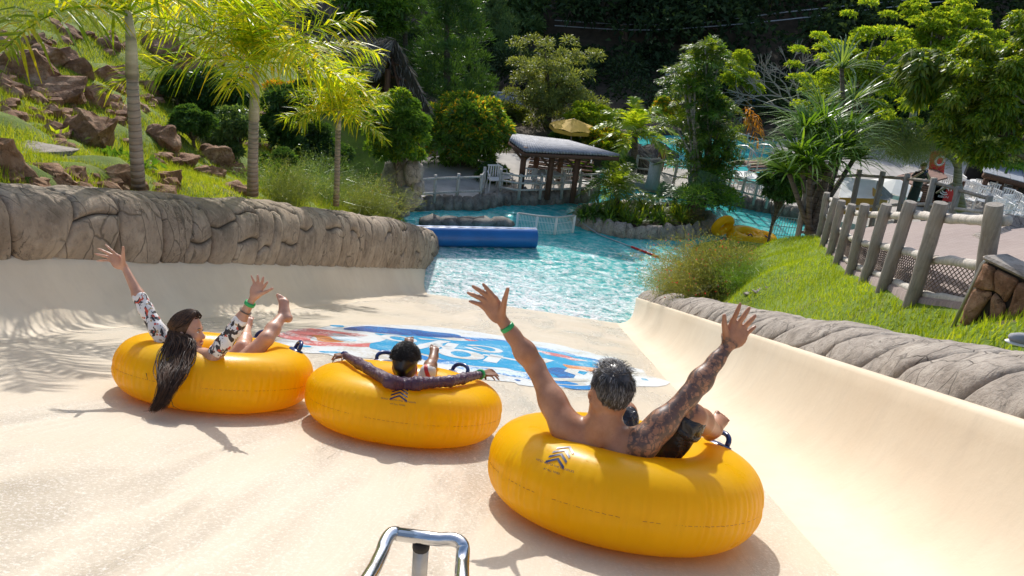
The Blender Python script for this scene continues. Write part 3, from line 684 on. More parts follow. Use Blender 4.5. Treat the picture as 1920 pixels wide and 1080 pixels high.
# ------------------------------------------------------------------ painted emblem on the slide floor
def emblem():
    cen = QN(885, 668, 0); cX, cS, _ = toSL(cen)
    LV = [.005]
    def put(x, y): return SL(x, y, LV[0])
    def blob(name, pts, mat, lv, wob=.0, n=5, seed=0):
        # closed outline through picture points, smoothed and filled
        LV[0] = .0035+lv*.22; P2 = [toSL(QN(*q, 0))[:2] for q in pts]; m = len(P2); out = []
        for i in range(m):
            for k in range(n):
                t = k/n; a, b, c, d = P2[i-1], P2[i], P2[(i+1) % m], P2[(i+2) % m]
                q = [.5*((2*b[j])+(-a[j]+c[j])*t+(2*a[j]-5*b[j]+4*c[j]-d[j])*t*t+(-a[j]+3*b[j]-3*c[j]+d[j])*t**3) for j in (0, 1)]
                w_ = wob*mnoise.noise(V((q[0]*4+seed, q[1]*2, 3))); out.append((q[0]+w_, q[1]+w_*2))
        from mathutils.geometry import tessellate_polygon
        tri = tessellate_polygon([[V((a, b, 0)) for a, b in out]])
        me = bpy.data.meshes.new(name); me.from_pydata([put(a, b) for a, b in out], [], [tuple(t) for t in tri]); me.materials.append(mat)
        o = link(bpy.data.objects.new(name, me), slide); return o
    blob('painted_emblem', [(505, 642), (560, 622), (660, 610), (800, 612), (930, 628), (1060, 650), (1160, 678), (1255, 718), (1180, 726), (1080, 728), (960, 718), (850, 700), (740, 682), (640, 668), (560, 660)], M['pr_white'], .005, .16)
    pc = [('red_patch', 'pr_red', .009, [(528, 628), (560, 617), (600, 618), (650, 624), (690, 630), (640, 632), (590, 630), (572, 636), (580, 644), (556, 640), (534, 636)]),
          ('red_streak', 'pr_red', .009, [(560, 638), (590, 641), (660, 645), (712, 644), (700, 651), (640, 650), (600, 650), (570, 646)]),
          ('orange_streak', 'pr_orange', .009, [(578, 630), (600, 630), (625, 637), (643, 642), (610, 642), (588, 637)]),
          ('pale_patch', 'pr_sky', .009, [(610, 628), (640, 627), (672, 636), (660, 641), (630, 637)]),
          ('dark_blue_patch', 'pr_navy', .009, [(648, 618), (690, 612), (745, 616), (800, 621), (868, 631), (840, 634), (790, 632), (740, 628), (690, 623)]),
          ('blue_field', 'pr_blue', .013, [(700, 626), (740, 628), (800, 633), (870, 640), (935, 640), (1000, 652), (1060, 664), (1120, 682), (1105, 694), (1090, 706), (1060, 712), (1000, 700), (940, 692), (880, 684), (820, 672), (770, 660), (712, 656), (688, 648), (712, 641), (730, 634)]),
          ('blue_fringe', 'pr_blue2', .009, [(690, 650), (712, 656), (770, 662), (830, 676), (890, 688), (960, 697), (1020, 706), (1075, 716), (1085, 722), (1030, 718), (960, 706), (880, 694), (800, 676), (730, 664)]),
          ('blue_fringe', 'pr_blue2', .009, [(868, 632), (930, 637), (1000, 648), (1060, 662), (1120, 678), (1150, 690), (1110, 690), (1050, 672), (980, 656), (910, 645)]),
          ('dark_blue_patch', 'pr_navy', .017, [(1040, 690), (1072, 694), (1085, 704), (1060, 711), (1035, 706), (1020, 697)]),
          ('blue_fringe', 'pr_blue2', .009, [(1046, 722), (1100, 724), (1130, 712), (1150, 700), (1170, 700), (1160, 716), (1120, 730), (1070, 730)]),
          ('dark_streak', 'pr_navy', .017, [(765, 621), (800, 624), (860, 631), (874, 635), (830, 632), (785, 627)]),
          ('red_line', 'pr_red', .011, [(872, 636), (905, 641), (950, 648), (948, 650), (905, 645)]),
          ('red_line', 'pr_red', .017, [(998, 656), (1040, 663), (1080, 672), (1100, 678), (1070, 675), (1030, 666), (1000, 660)]),
          ('orange_line', 'pr_orange', .017, [(1052, 684), (1090, 688), (1130, 694), (1120, 698), (1080, 693)]),
          ('blue_dash', 'pr_blue', .009, [(612, 610), (640, 611), (646, 614), (620, 613)]),
          ('blue_dash', 'pr_blue', .009, [(612, 659), (640, 660), (650, 663), (622, 662)]),
          ('blue_dash', 'pr_blue', .009, [(563, 648), (580, 649), (588, 652), (570, 651)]),
          ('blue_dash', 'pr_blue', .009, [(1196, 711), (1206, 712), (1212, 715), (1200, 714)]),
          ('blue_dash', 'pr_navy', .009, [(958, 713), (966, 713), (970, 716), (962, 716)])]
    for nm, mt, lv, pts in pc: blob(nm, pts, M[mt], lv, .07, 6, lv*1000)
    # big white letters, drawn as strokes
    def stroke(pts, wd, lv=.022):
        LV[0] = .0035+lv*.22; P2 = [V(toSL(QN(*q, 0))[:2]) for q in pts]; vs = []
        for i, p in enumerate(P2):
            d = P2[min(i+1, len(P2)-1)]-P2[max(i-1, 0)]
            d.normalize(); nrm = V((-d.y, d.x)); vs += [put(*(p+nrm*wd*.75)), put(*(p-nrm*wd*.75))]
        mb_.add(vs, [(2*i, 2*i+1, 2*i+3, 2*i+2) for i in range(len(P2)-1)])
    def ell(cx, cy, rx, ry, wd, n=20, a0=0, a1=360, sk=.13):
        pts = []
        for i in range(n+1):
            a = math.radians(a0+(a1-a0)*i/n); x = rx*math.cos(a); pts.append((cx+x, cy+ry*math.sin(a)+x*sk))
        stroke(pts, wd)
    mb_ = MB(); ell(748, 636, 26, 4.5, .07); mb_.build('letter', M['pr_white'], slide)
    mb_ = MB(); stroke([(786, 636), (836, 640), (800, 648), (778, 654)], .09); mb_.build('letter', M['pr_white'], slide)
    mb_ = MB(); stroke([(800, 650), (845, 651)], .06); stroke([(850, 645), (838, 656)], .09); stroke([(822, 646), (812, 655)], .07); mb_.build('letter', M['pr_white'], slide)
    mb_ = MB(); ell(906, 655, 30, 5, .06, a0=-150, a1=170); stroke([(888, 652), (920, 661)], .05); mb_.build('letter', M['pr_white'], slide)
    mb_ = MB(); ell(864, 665, 32, 7, .10); mb_.build('letter', M['pr_white'], slide)
    mb_ = MB(); stroke([(932, 667), (918, 680)], .10); stroke([(905, 666), (950, 673), (975, 678)], .08); mb_.build('letter', M['pr_white'], slide)
    mb_ = MB(); stroke([(960, 664), (990, 668), (1030, 676), (1012, 681), (985, 676)], .08); mb_.build('letter', M['pr_white'], slide)
    mb_ = MB(); stroke([(1100, 697), (1075, 694), (1070, 699), (1092, 706), (1088, 713), (1040, 713), (990, 706)], .10); mb_.build('letter', M['pr_white'], slide)
emblem()
# ------------------------------------------------------------------ smooth bodies: distance fields turned into one continuous mesh
class SDF:
    def __init__(s, lo, hi, h=.005):
        s.h = h; s.lo = np.array(lo, float); s.n = np.maximum(4, np.ceil((np.array(hi)-s.lo)/h).astype(int)+1)
        s.d = np.full(s.n, .5, np.float32); s.rs = 1.0
    def box(s, lo, hi):
        a = np.clip(np.floor((lo-s.lo)/s.h).astype(int), 0, s.n); b = np.clip(np.ceil((hi-s.lo)/s.h).astype(int)+1, 0, s.n)
        if np.any(b <= a): return None
        g = np.meshgrid(*[s.lo[i]+s.h*np.arange(a[i], b[i]) for i in range(3)], indexing='ij')
        return tuple(slice(a[i], b[i]) for i in range(3)), np.stack(g, -1)
    def put(s, sl_, di, k, op='u'):
        d = s.d[sl_]
        if op == 'u':
            if k > 0: hh = np.maximum(k-np.abs(d-di), 0)/k; s.d[sl_] = np.minimum(d, di)-hh*hh*k*.25
            else: s.d[sl_] = np.minimum(d, di)
        else:
            di = -di
            if k > 0: hh = np.maximum(k-np.abs(d-di), 0)/k; s.d[sl_] = np.maximum(d, di)+hh*hh*k*.25
            else: s.d[sl_] = np.maximum(d, di)
    def cone(s, a, b, ra, rb, k=.02, op='u', flat=None):
        """round cone from a to b; flat=(axis, factor) squashes the section along an axis"""
        ra *= s.rs; rb *= s.rs; a = np.array(a, float); b = np.array(b, float); m = max(ra, rb)+k+.02
        r = s.box(np.minimum(a, b)-m, np.maximum(a, b)+m)
        if r is None: return
        sl_, p = r; ba = b-a; q = p-a
        t = np.clip((q@ba)/max(1e-9, ba@ba), 0, 1); v = q-t[..., None]*ba
        if flat is not None:
            ax = np.array(flat[0], float); ax /= np.linalg.norm(ax); v = v+(v@ax)[..., None]*ax*(1/flat[1]-1)
        di = np.sqrt((v**2).sum(-1))-(ra+(rb-ra)*t)
        s.put(sl_, di.astype(np.float32), k, op)
    def ell(s, c, r, axes=None, k=.02, op='u'):
        c = np.array(c, float); r = np.array(r, float)*s.rs; m = r.max()+k+.02; bx = s.box(c-m, c+m)
        if bx is None: return
        sl_, p = bx; q = p-c; A = np.array([tuple(x) for x in axes]) if axes is not None else np.eye(3)
        u = q@A.T; k0 = np.sqrt(((u/r)**2).sum(-1)); k1 = np.sqrt(((u/(r*r))**2).sum(-1))+1e-9
        s.put(sl_, (k0*(k0-1)/k1).astype(np.float32), k, op)
    def chain(s, pts, k=.02, flat=None):
        for (a, ra), (b, rb) in zip(pts, pts[1:]): s.cone(a, b, ra, rb, k, flat=flat)
    def plane(s, pt, nrm, k=0.0):
        """keep what lies on the side the normal points away from"""
        nrm = np.array(nrm, float); nrm /= np.linalg.norm(nrm)
        g = np.meshgrid(*[s.lo[i]+s.h*np.arange(s.n[i]) for i in range(3)], indexing='ij')
        di = (g[0]-pt[0])*nrm[0]+(g[1]-pt[1])*nrm[1]+(g[2]-pt[2])*nrm[2]
        s.d = np.maximum(s.d, di.astype(np.float32))
    def mesh(s):
        d = s.d; n = s.n; ins = d < 0
        c = np.zeros(n-1, int)
        for dx in (0, 1):
            for dy in (0, 1):
                for dz in (0, 1): c += ins[dx:n[0]-1+dx, dy:n[1]-1+dy, dz:n[2]-1+dz]
        act = (c > 0) & (c < 8); idx = np.full(act.shape, -1, int); cells = np.argwhere(act); idx[act] = np.arange(len(cells))
        acc = np.zeros((len(cells), 3)); cnt = np.zeros(len(cells))
        cor = [(x, y, z) for x in (0, 1) for y in (0, 1) for z in (0, 1)]
        for a in cor:
            for ax in range(3):
                if a[ax]: continue
                b = list(a); b[ax] = 1
                da = d[cells[:, 0]+a[0], cells[:, 1]+a[1], cells[:, 2]+a[2]]; db = d[cells[:, 0]+b[0], cells[:, 1]+b[1], cells[:, 2]+b[2]]
                m = (da < 0) != (db < 0); t = np.where(m, da/np.where(m, da-db, 1), 0)
                q = np.tile(np.array(a, float), (len(cells), 1)); q[:, ax] = t; acc[m] += q[m]; cnt[m] += 1
        v = s.lo+s.h*(cells+acc/cnt[:, None])
        fs = []
        for ax in range(3):
            o1, o2 = [(1, 2), (2, 0), (0, 1)][ax]
            sa = [slice(1, n[i]-1) for i in range(3)]; sa[ax] = slice(0, n[ax]-1); sb = list(sa); sb[ax] = slice(1, n[ax])
            A = ins[tuple(sa)]; B = ins[tuple(sb)]; e = np.argwhere(A != B)
            if not len(e): continue
            off = np.ones(3, int); off[ax] = 0; e = e+off; fl = ins[e[:, 0], e[:, 1], e[:, 2]]
            def cell(u1, u2):
                q = e.copy(); q[:, o1] -= u1; q[:, o2] -= u2; return idx[q[:, 0], q[:, 1], q[:, 2]]
            f = np.stack([cell(1, 1), cell(0, 1), cell(0, 0), cell(1, 0)], 1)
            f[~fl] = f[~fl][:, ::-1]; fs.append(f)
        return v, np.concatenate(fs)
def smooth(v, f, it=2, lam=.5):
    n = len(v)
    e = np.concatenate([f[:, [0, 1]], f[:, [1, 2]], f[:, [2, 3]], f[:, [3, 0]]])
    for i in range(it*2):
        acc = np.zeros_like(v); cnt = np.zeros(n)
        np.add.at(acc, e[:, 0], v[e[:, 1]]); np.add.at(cnt, e[:, 0], 1)
        np.add.at(acc, e[:, 1], v[e[:, 0]]); np.add.at(cnt, e[:, 1], 1)
        v = v+(acc/cnt[:, None]-v)*(lam if i % 2 == 0 else -lam*1.04)
    return v
def hand(S, wrist, tips, thumb, knuck, palm_n, sc_=1.0, r=.0085, thumb_base=None, curl=.012):
    """palm from the wrist to four knuckles, four fingers, thumb from the side of the palm. palm_n: normal on the back of the hand"""
    w_ = V(wrist); kn = [V(q) for q in knuck]; pn = V(palm_n).normalized()
    for i, q in enumerate(kn): S.cone(w_+(q-w_)*.12, q, .017*sc_, .0125*sc_, .012, flat=(pn, .85))
    mid = (kn[1]+kn[2])/2; S.ell((w_+(mid-w_)*.55), [((kn[0]-kn[3]).length/2+.008*sc_), (mid-w_).length*.52, .014*sc_], axes=[(kn[3]-kn[0]).normalized(), pn.cross((kn[3]-kn[0])).normalized(), pn], k=.01)
    for i, (k_, t) in enumerate(zip(kn, tips)):
        t = V(t); L = t-k_; m1 = k_+L*.44+pn*curl*.5*sc_; m2 = k_+L*.73+pn*curl*.35*sc_; rr = r*sc_*(1.0, 1.06, 1.06, .9)[i]
        S.cone(k_, m1, rr*1.12, rr*1.0, .005); S.cone(m1, m2, rr*1.02, rr*.9, .003); S.cone(m2, t, rr*.92, rr*.72, .003)
    tb = V(thumb_base) if thumb_base is not None else w_+(kn[0]-w_)*.35
    t = V(thumb); L = t-tb
    m = tb+L*.5+(tb-mid).normalized()*.006*sc_
    S.cone(w_+(tb-w_)*.5, m, .017*sc_, .0115*sc_, .012); S.cone(m, t, .0112*sc_, .0085*sc_, .004)
def head(S, c, up, fw, sc_=1.0, skull=(.074, .094, .092), face=True, ears=True, jaw=.055):
    up = V(up).normalized(); fw = (V(fw)-up*V(fw).dot(up)).normalized(); rt = fw.cross(up); A = [rt, fw, up]; c = V(c); H = lambda x, y, z: c+(rt*x+fw*y+up*z)*sc_
    S.ell(c+up*.018*sc_, [q*sc_ for q in skull], A, .02)
    S.ell(H(0, .028, -.045), [.060*sc_, .066*sc_, .072*sc_], A, .03)              # face mass
    S.ell(H(0, .052, -.100), [.030*sc_, .028*sc_, .022*sc_], A, .03)              # chin
    for sx in (-1, 1): S.cone(H(.050*sx, -.005, -.062), H(.020*sx, .055, -.098), .022*sc_, .018*sc_, .025)   # jaw
    if face:
        S.cone(H(0, .086, -.012), H(0, .108, -.044), .008*sc_, .0125*sc_, .010); S.ell(H(0, .098, -.052), [.017*sc_, .012*sc_, .009*sc_], A, .006)
        for sx in (-1, 1):
            S.ell(H(.032*sx, .083, -.006), [.017*sc_, .012*sc_, .010*sc_], A, .006, 'd')    # eye socket
            S.ell(H(.032*sx, .076, -.008), [.0125*sc_]*3, A, .002)
            S.cone(H(.012*sx, .089, .012), H(.046*sx, .075, .012), .007*sc_, .006*sc_, .010)       # brow
            S.ell(H(.042*sx, .062, -.040), [.020*sc_, .018*sc_, .018*sc_], A, .02)                 # cheek
        S.cone(H(-.019, .088, -.078), H(.019, .088, -.078), .0065*sc_, .0065*sc_, .006); S.cone(H(-.015, .087, -.088), H(.015, .087, -.088), .0075*sc_, .0075*sc_, .006)
    if ears:
        for sx in (-1, 1):
            e = H(.076*sx, -.004, -.028); S.ell(e, [.009*sc_, .019*sc_, .032*sc_], [(rt*sx*.85-fw*.5).normalized(), (fw*.85+rt*sx*.5).normalized(), up], .006)
            S.ell(e+rt*sx*.008*sc_+fw*.004*sc_, [.005*sc_, .009*sc_, .018*sc_], A, .003, 'd')
            S.cone(H(.074*sx, .006, -.054), H(.072*sx, .010, -.058), .008*sc_, .007*sc_, .006)
    return A, H
def foot(S, ankle, toes_mid, side, sole_n, sc_=1.0, toe_up=None):
    """toes_mid: tip of the middle toe; side: direction to the big toe; sole_n: direction the sole faces"""
    a = V(ankle); t = V(toes_mid); sd = V(side).normalized(); sn = V(sole_n).normalized(); L = (t-a)
    ld = L.normalized(); heel = a-ld*.028*sc_+sn*.040*sc_
    S.cone(a, heel, .030*sc_, .028*sc_, .02); ball = t-ld*.035*sc_+sn*.008*sc_
    for k, r in ((-.022, .016), (0, .018), (.020, .020)): S.cone(a+ld*.01, ball+sd*k*sc_, .028*sc_, r*sc_, .02)
    S.cone(heel, ball+sn*.004, .026*sc_, .017*sc_, .02)
    for i, (o, l, r) in enumerate(((.033, .006, .0125), (.013, .004, .0088), (-.002, 0, .0082), (-.016, -.006, .0078), (-.029, -.013, .0072))):
        b = ball+sd*o*sc_*.95; e = t+sd*o*sc_+ld*l*sc_-sn*.003; S.cone(b, e-sn*.004*sc_, r*sc_*.95, r*sc_*.8, .004); S.ell(e, [r*sc_]*3, None, .003)
def body_mesh(name, S, mats, parent, it=1, mi=None):
    v, f = S.mesh(); v = smooth(v, f, it)
    return npmesh(name, v, f, mats, parent)
def strands(mb, roots, n=5, r=.0012, sides=3):
    """roots: list of point lists"""
    for pts in roots:
        m = len(pts); mb.tube(pts, [r*(1-.75*(i/(m-1))**2) for i in range(m)], sides, cap=False)
# ------------------------------------------------------------------ skin, hair and cloth
def m_skin(name, a, b, rough=.42, tattoo=False):
    t = NT(name); c = t.coord(); n = t.noise(c, 14, 5, .6)
    col = t.ramp(n, [(.3, a), (.7, b)])
    col = t.mix(t.ramp(t.noise(c, 120, 2), [(.6, 0.0), (.75, .25)]), col, tuple(q*.7 for q in a))
    if tattoo:
        w1 = t.wave(t.coord('Object', (1, 1, 1), (.4, .3, .9)), 9, 9, 3, 'X', 3.2); w2 = t.vor(c, 34, 'DISTANCE_TO_EDGE')
        ink = t.math('MAXIMUM', t.ramp(w1, [(.42, 1.0), (.62, .45), (.85, .25)]), t.ramp(w2, [(.0, 1.0), (.10, .2)]))
        ink = t.math('MULTIPLY', ink, t.math('ADD', t.math('MULTIPLY', t.noise(c, 22, 5, .7), .9), .32), True)
        f = t.math('MULTIPLY', t.attr('ink'), ink, True)
        col = t.mix(f, col, (.038, .034, .038))
    nm = t.bump(t.noise(c, 160, 3, .6), .12, .003)
    return t.done(t.bsdf(col, rough, nm, Subsurface_Weight=.12, Subsurface_Radius=(.03, .012, .006), Subsurface_Scale=.5, Specular_IOR_Level=.45))
M['skin_man'] = m_skin('tanned_skin', (.33, .145, .075), (.46, .225, .125), .4, True)
M['skin_boy'] = m_skin('brown_skin', (.17, .075, .042), (.26, .125, .07))
M['skin_girl'] = m_skin('light_skin', (.46, .235, .15), (.60, .34, .23))
M['hair_black'] = simple('black_hair', (.018, .014, .012), .32, .4, 40, 0)
M['hair_grey'] = simple('greying_hair', (.05, .042, .038), .3, .7, 45, 0)
M['hair_brown'] = simple('wet_brown_hair', (.075, .038, .02), .5, .45, 30, 0, Specular_IOR_Level=.25)
M['hair_dk'] = simple('dark_wet_hair', (.03, .016, .01), .45, .4, 30, 0, Specular_IOR_Level=.25)
def m_cloth(name, col, wr=14, rough=.6, st=.5):
    t = NT(name); c = t.coord(); w_ = t.noise(t.coord('Object', (1, 1, 1), (.5, .2, .6)), wr, 4, .6, 1.5)
    return t.done(t.bsdf(t.ramp(w_, [(.3, tuple(q*.8 for q in col)), (.7, col)]), rough, t.bump(w_, st, .02), Specular_IOR_Level=.4))
M['purple'] = m_cloth('purple_rash_shirt', (.085, .035, .065), 26, .4, .7)
M['shorts'] = m_cloth('black_wet_shorts', (.022, .022, .026), 11, .2, 1.0)
def m_print():
    t = NT('patterned_swim_shirt'); c = t.coord(); n = t.noise(c, 24, 3, .6, .8)
    v1 = t.vor(t.coord('Object', (30, 30, 22)), 1.0, 'F1', 0); n2 = t.noise(t.coord('Object', (34, 34, 26)), 1, 2, .5, .5)
    col = t.mix(t.ramp(n2, [(.53, 0.0), (.56, 1.0)]), (.78, .74, .70), (.035, .028, .03))
    col = t.mix(t.ramp(t.noise(t.coord('Object', (40, 40, 30), (1, 2, 0)), 1, 1), [(.64, 0.0), (.66, 1.0)]), col, (.6, .08, .04))
    col = t.mix(t.ramp(t.noise(t.coord('Object', (36, 30, 36), (2, 1, 1)), 1, 1), [(.67, 0.0), (.69, 1.0)]), col, (.5, .36, .2))
    return t.done(t.bsdf(col, .55, t.bump(n, .4, .012)))
M['swimprint'] = m_print()
def m_stripe():
    t = NT('white_red_shorts'); c = t.wave(t.coord('Object', (1, 1, 1), (.2, .5, 0)), 4.2, 1.0, 1, 'X'); w_ = t.noise(t.coord(), 18, 4)
    return t.done(t.bsdf(t.mix(t.ramp(c, [(.78, 0.0), (.82, 1.0)]), (.66, .62, .56), (.5, .03, .03)), .5, t.bump(w_, .5, .015)))
M['stripe'] = m_stripe()
M['green'] = simple('green_wristband', (.02, .34, .09), .35, .15, 9, .1)
M['eye'] = simple('eye_white', (.7, .68, .65), .15, .03, bump=0); M['iris'] = simple('dark_iris', (.03, .018, .01), .1, .1, bump=0); M['lip'] = simple('lip_skin', (.42, .13, .11), .35, .1, bump=0); M['teeth'] = simple('teeth', (.75, .72, .66), .2, .03, bump=0)
M['nail'] = simple('finger_nail', (.62, .40, .32), .25, .05, bump=0)
UPV = V((0, 0, 1))
def bounds(pts, m=.12):
    A = np.array([tuple(p) for p in pts]); return A.min(0)-m, A.max(0)+m
def band(pt, dirn, rad, wd, mat, parent, name='wristband', sq=1.0):
    mb = MB(); dirn = dirn.normalized(); mb.tube([pt-dirn*wd, pt-dirn*wd*.5, pt+dirn*wd*.5, pt+dirn*wd], [rad*.97, rad, rad, rad*.97], 20, squash=sq); return mb.build(name, mat, parent, smooth=True)
# ================================================================== man
def man():
    T = TB['man']; root = empty('person', T['c'], 'shirtless man with tattooed right arm and greying hair, both arms raised, seen from behind', 'person')
    q = lambda x, y, s: Q(x, y, s)
    shL, shR = q(1064, 806, 3.10), q(1200, 836, 3.02); elL, elR = q(1003, 686, 3.22), q(1292, 742, 3.08); wrL, wrR = q(944, 604, 3.16), q(1362, 652, 3.14)
    kL = [q(929, 560, 3.13), q(918, 557, 3.13), q(909, 563, 3.13), q(903, 572, 3.13)]; tL = [q(906, 533, 3.12), q(887, 537, 3.12), q(878, 549, 3.12), q(881, 565, 3.11)]; thL = q(952, 542, 3.08)
    kR = [q(1374, 602, 3.14), q(1385, 607, 3.14), q(1394, 615, 3.15), q(1398, 627, 3.16)]; tR = [q(1388, 570, 3.12), q(1405, 577, 3.13), q(1416, 592, 3.14), q(1416, 612, 3.16)]; thR = q(1358, 592, 3.10)
    pel = T['c']-EN*.02+ES*.02; neck = q(1133, 792, 3.07); hd = q(1146, 733, 3.05)
    chest = (shL+shR)/2+EN*-.05+ES*.10; belly = pel+(chest-pel)*.45
    hipR, hipL = q(1214, 856, 3.24), pel-EX*.10
    knR, anR = q(1298, 782, 3.14), q(1338, 806, 3.46); toR = q(1356, 781, 3.56)
    knL, anL = q(1172, 775, 3.62), pel+ES*.45-EX*.02+EN*.02; toL = anL+ES*.12+EN*.08
    lo, hi = bounds([shL, shR, elL, elR, wrL, wrR, pel, knR, anR, knL, anL, hd, toL, toR]+tL+tR+[thL, thR], .10)
    S = SDF(lo, hi, .0052)
    ax = (shR-shL).normalized(); back = -ES
    # torso
    S.cone(pel, belly, .125, .12, .05, flat=(ES, .8)); S.cone(belly, chest, .125, .13, .06, flat=(ES, .8))
    upb = (shL+shR)/2-EN*.075+ES*.03
    S.cone(upb-ax*.085, upb+ax*.085, .088, .088, .05); S.cone(upb-ax*.06-EN*.08, upb+ax*.06-EN*.08, .095, .095, .06)
    for sh, el, wr, sd in ((shL, elL, wrL, -1), (shR, elR, wrR, 1)):
        S.cone(upb+ax*sd*.07, sh, .070, .062, .05)
        S.ell(sh+(el-sh)*.12, [.060, .060, .075], [frame(el-sh)[0], frame(el-sh)[1], (el-sh).normalized()], .03)
        S.cone(sh, sh+(el-sh)*.45, .054, .054, .03); S.cone(sh+(el-sh)*.40, el, .053, .038, .03)
        S.ell(sh+(el-sh)*.42-EN*.012+ES*.01, [.046, .046, .085], [frame(el-sh)[0], frame(el-sh)[1], (el-sh).normalized()], .03)
        fd = wr-el; S.cone(el, el+fd*.32, .038, .045, .03); S.cone(el+fd*.3, el+fd*.75, .044, .030, .03); S.cone(el+fd*.7, wr, .031, .0255, .02, flat=((q(1100, 700, 3)-CAM), .85))
        S.cone(neck-EN*.015, sh+(upb-sh)*.25+EN*.02, .048, .036, .05)                    # trapezius
        sc1 = upb+ax*sd*.075-ES*.035; S.ell(sc1-EN*.02, [.045, .03, .075], [ax, ES, EN], .035)       # shoulder blade
    S.ell(upb-ES*.078-EN*.02, [.013, .02, .11], [ax, ES, EN], .03, 'd')                                # spine furrow
    S.cone(neck-EN*.06, neck, .064, .060, .04); S.cone(neck, hd-EN*.03, .059, .060, .03)
    hup = (hd-neck).normalized()*.8+EN*.5; hfw = (ES*.9-EX*.42)
    A, H = head(S, hd, hup, hfw, 1.04, skull=(.076, .096, .094))
    vd = (q(1100, 700, 3)-CAM).normalized()
    hand(S, wrL, tL, thL, kL, -vd+EX*.1, 1.0, .0095, thumb_base=q(937, 576, 3.12)); hand(S, wrR, tR, thR, kR, -vd, 1.0, .0095, thumb_base=q(1363, 622, 3.12))
    # legs
    for hp, kn, an, to, sd in ((hipR, knR, anR, toR, -1), (hipL, knL, anL, toL, 1)):
        S.cone(hp, hp+(kn-hp)*.6, .088, .072, .05); S.cone(hp+(kn-hp)*.6, kn, .072, .054, .04)
        S.cone(kn, kn+(an-kn)*.35, .052, .055, .03); S.cone(kn+(an-kn)*.35, an, .055, .034, .03)
    foot(S, anR, toR, -EX*.9+EN*.25, ES*.85-EN*.3, 1.0); foot(S, anL, toL, EX, ES, 1.0)
    o = body_mesh('body', S, M['skin_man'], root, 2)
    # ink covers the right arm from the shoulder blade to the wrist
    me = o.data; co = np.empty(len(me.vertices)*3, np.float32); me.vertices.foreach_get('co', co); co = co.reshape(-1, 3)
    def segd(a, b):
        a = np.array(a); b = np.array(b); t = np.clip(((co-a)@(b-a))/((b-a)@(b-a)), 0, 1); return np.linalg.norm(co-a-t[:, None]*(b-a), axis=1)
    d = np.minimum(segd(shR+ax*.0, elR), segd(elR, elR+(wrR-elR)*.86)); ink = np.clip((.082-d)/.008, 0, 1)
    ink *= np.clip(((co-np.array(shR))@np.array(ax)+.045)/.006, 0, 1)
    at = me.attributes.new('ink', 'FLOAT', 'POINT'); at.data.foreach_set('value', ink.astype(np.float32))
    # shorts
    B = SDF(lo, hi, .006); B.cone(pel, pel+(belly-pel)*.5, .135, .12, .05, flat=(ES, .82))
    for hp, kn in ((hipR, knR), (hipL, knL)): B.cone(hp, hp+(kn-hp)*.86, .102, .082, .05)
    v, f = B.mesh(); v = smooth(v, f, 2); wv = np.array([.009*math.sin(60*(a+b*.5)+6*mnoise.noise(V((a*9, b*9, c*9)))) for a, b, c in v]); v = v+np.array(EN)*wv[:, None]
    npmesh('shorts', v, f, M['shorts'], root)
    mb = MB(); hm = hipR+(knR-hipR)*.82; band(hm, knR-hipR, .088, .012, M['shorts'], root, 'shorts_hem')
    band(wrL+(elL-wrL)*.12, wrL-elL, .0315, .0095, M['green'], root)
    # hair
    rt, fw, up = A
    Hs = SDF(hd-V((.14,)*3), hd+V((.14,)*3), .005); Hs.ell(hd+up*.020, [.0815, .1035, .1015], A, .0)
    Hs.plane(hd-up*.045+fw*.02, (fw*.75-up*.95)); Hs.plane(hd+fw*.075, fw)
    for sx in (-1, 1): Hs.ell(hd+rt*sx*.088-up*.030+fw*.012, [.02, .026, .040], A, .008, 'd')
    Hs.plane(hd-up*.098, -up)
    hair = body_mesh('hair', Hs, M['hair_grey'], root, 1)
    rnd = random.Random(5); mb = MB(); m2 = MB()
    for i in range(2600):
        a = rnd.uniform(0, 2*PI); z = rnd.uniform(-.75, 1)
        p = V((math.cos(a)*math.sqrt(max(0, 1-z*z)), math.sin(a)*math.sqrt(max(0, 1-z*z)), z))
        if p.y > .35-p.z*.4 and p.z < .45: continue
        if abs(p.x) > .72 and p.z < -.02 and p.y > -.45: continue
        if p.y > -.1 and p.z < -.3: continue
        w0 = hd+up*.020+rt*p.x*.080+fw*p.y*.102+up*p.z*.100
        nrm = (rt*p.x+fw*p.y+up*p.z).normalized(); cr_ = (up*.98+fw*.15)
        dn = (nrm*nrm.dot(cr_)-cr_); dn = dn.normalized() if dn.length > .05 else -fw
        if p.z > .55: dn = (fw*rnd.uniform(-.2, 1)+rt*rnd.uniform(-.4, .4)+up*.05).normalized()
        L = rnd.uniform(.018, .034) if p.z > -.2 else rnd.uniform(.010, .02)
        sw = rt*rnd.uniform(-.3, .3)
        pts = [w0, w0+nrm*.004+(dn+sw)*L*.4, w0+nrm*(.005+(.004 if p.z > .5 else 0))+(dn+sw)*L*.75, w0+nrm*(rnd.uniform(.000, .004)+(.005 if p.z > .6 else 0))+(dn+sw*1.5)*L]
        strands(mb if i % 4 else m2, [pts], r=.0011)
    mb.build('hair_strands', M['hair_grey'], hair, smooth=True); tagk = m2.build('grey_hair_strands', simple('silver_hair', (.30, .29, .29), .3, .3, 30, 0), hair, smooth=True)
    for o2 in hair.children: tag(o2, kind='stuff')
man()
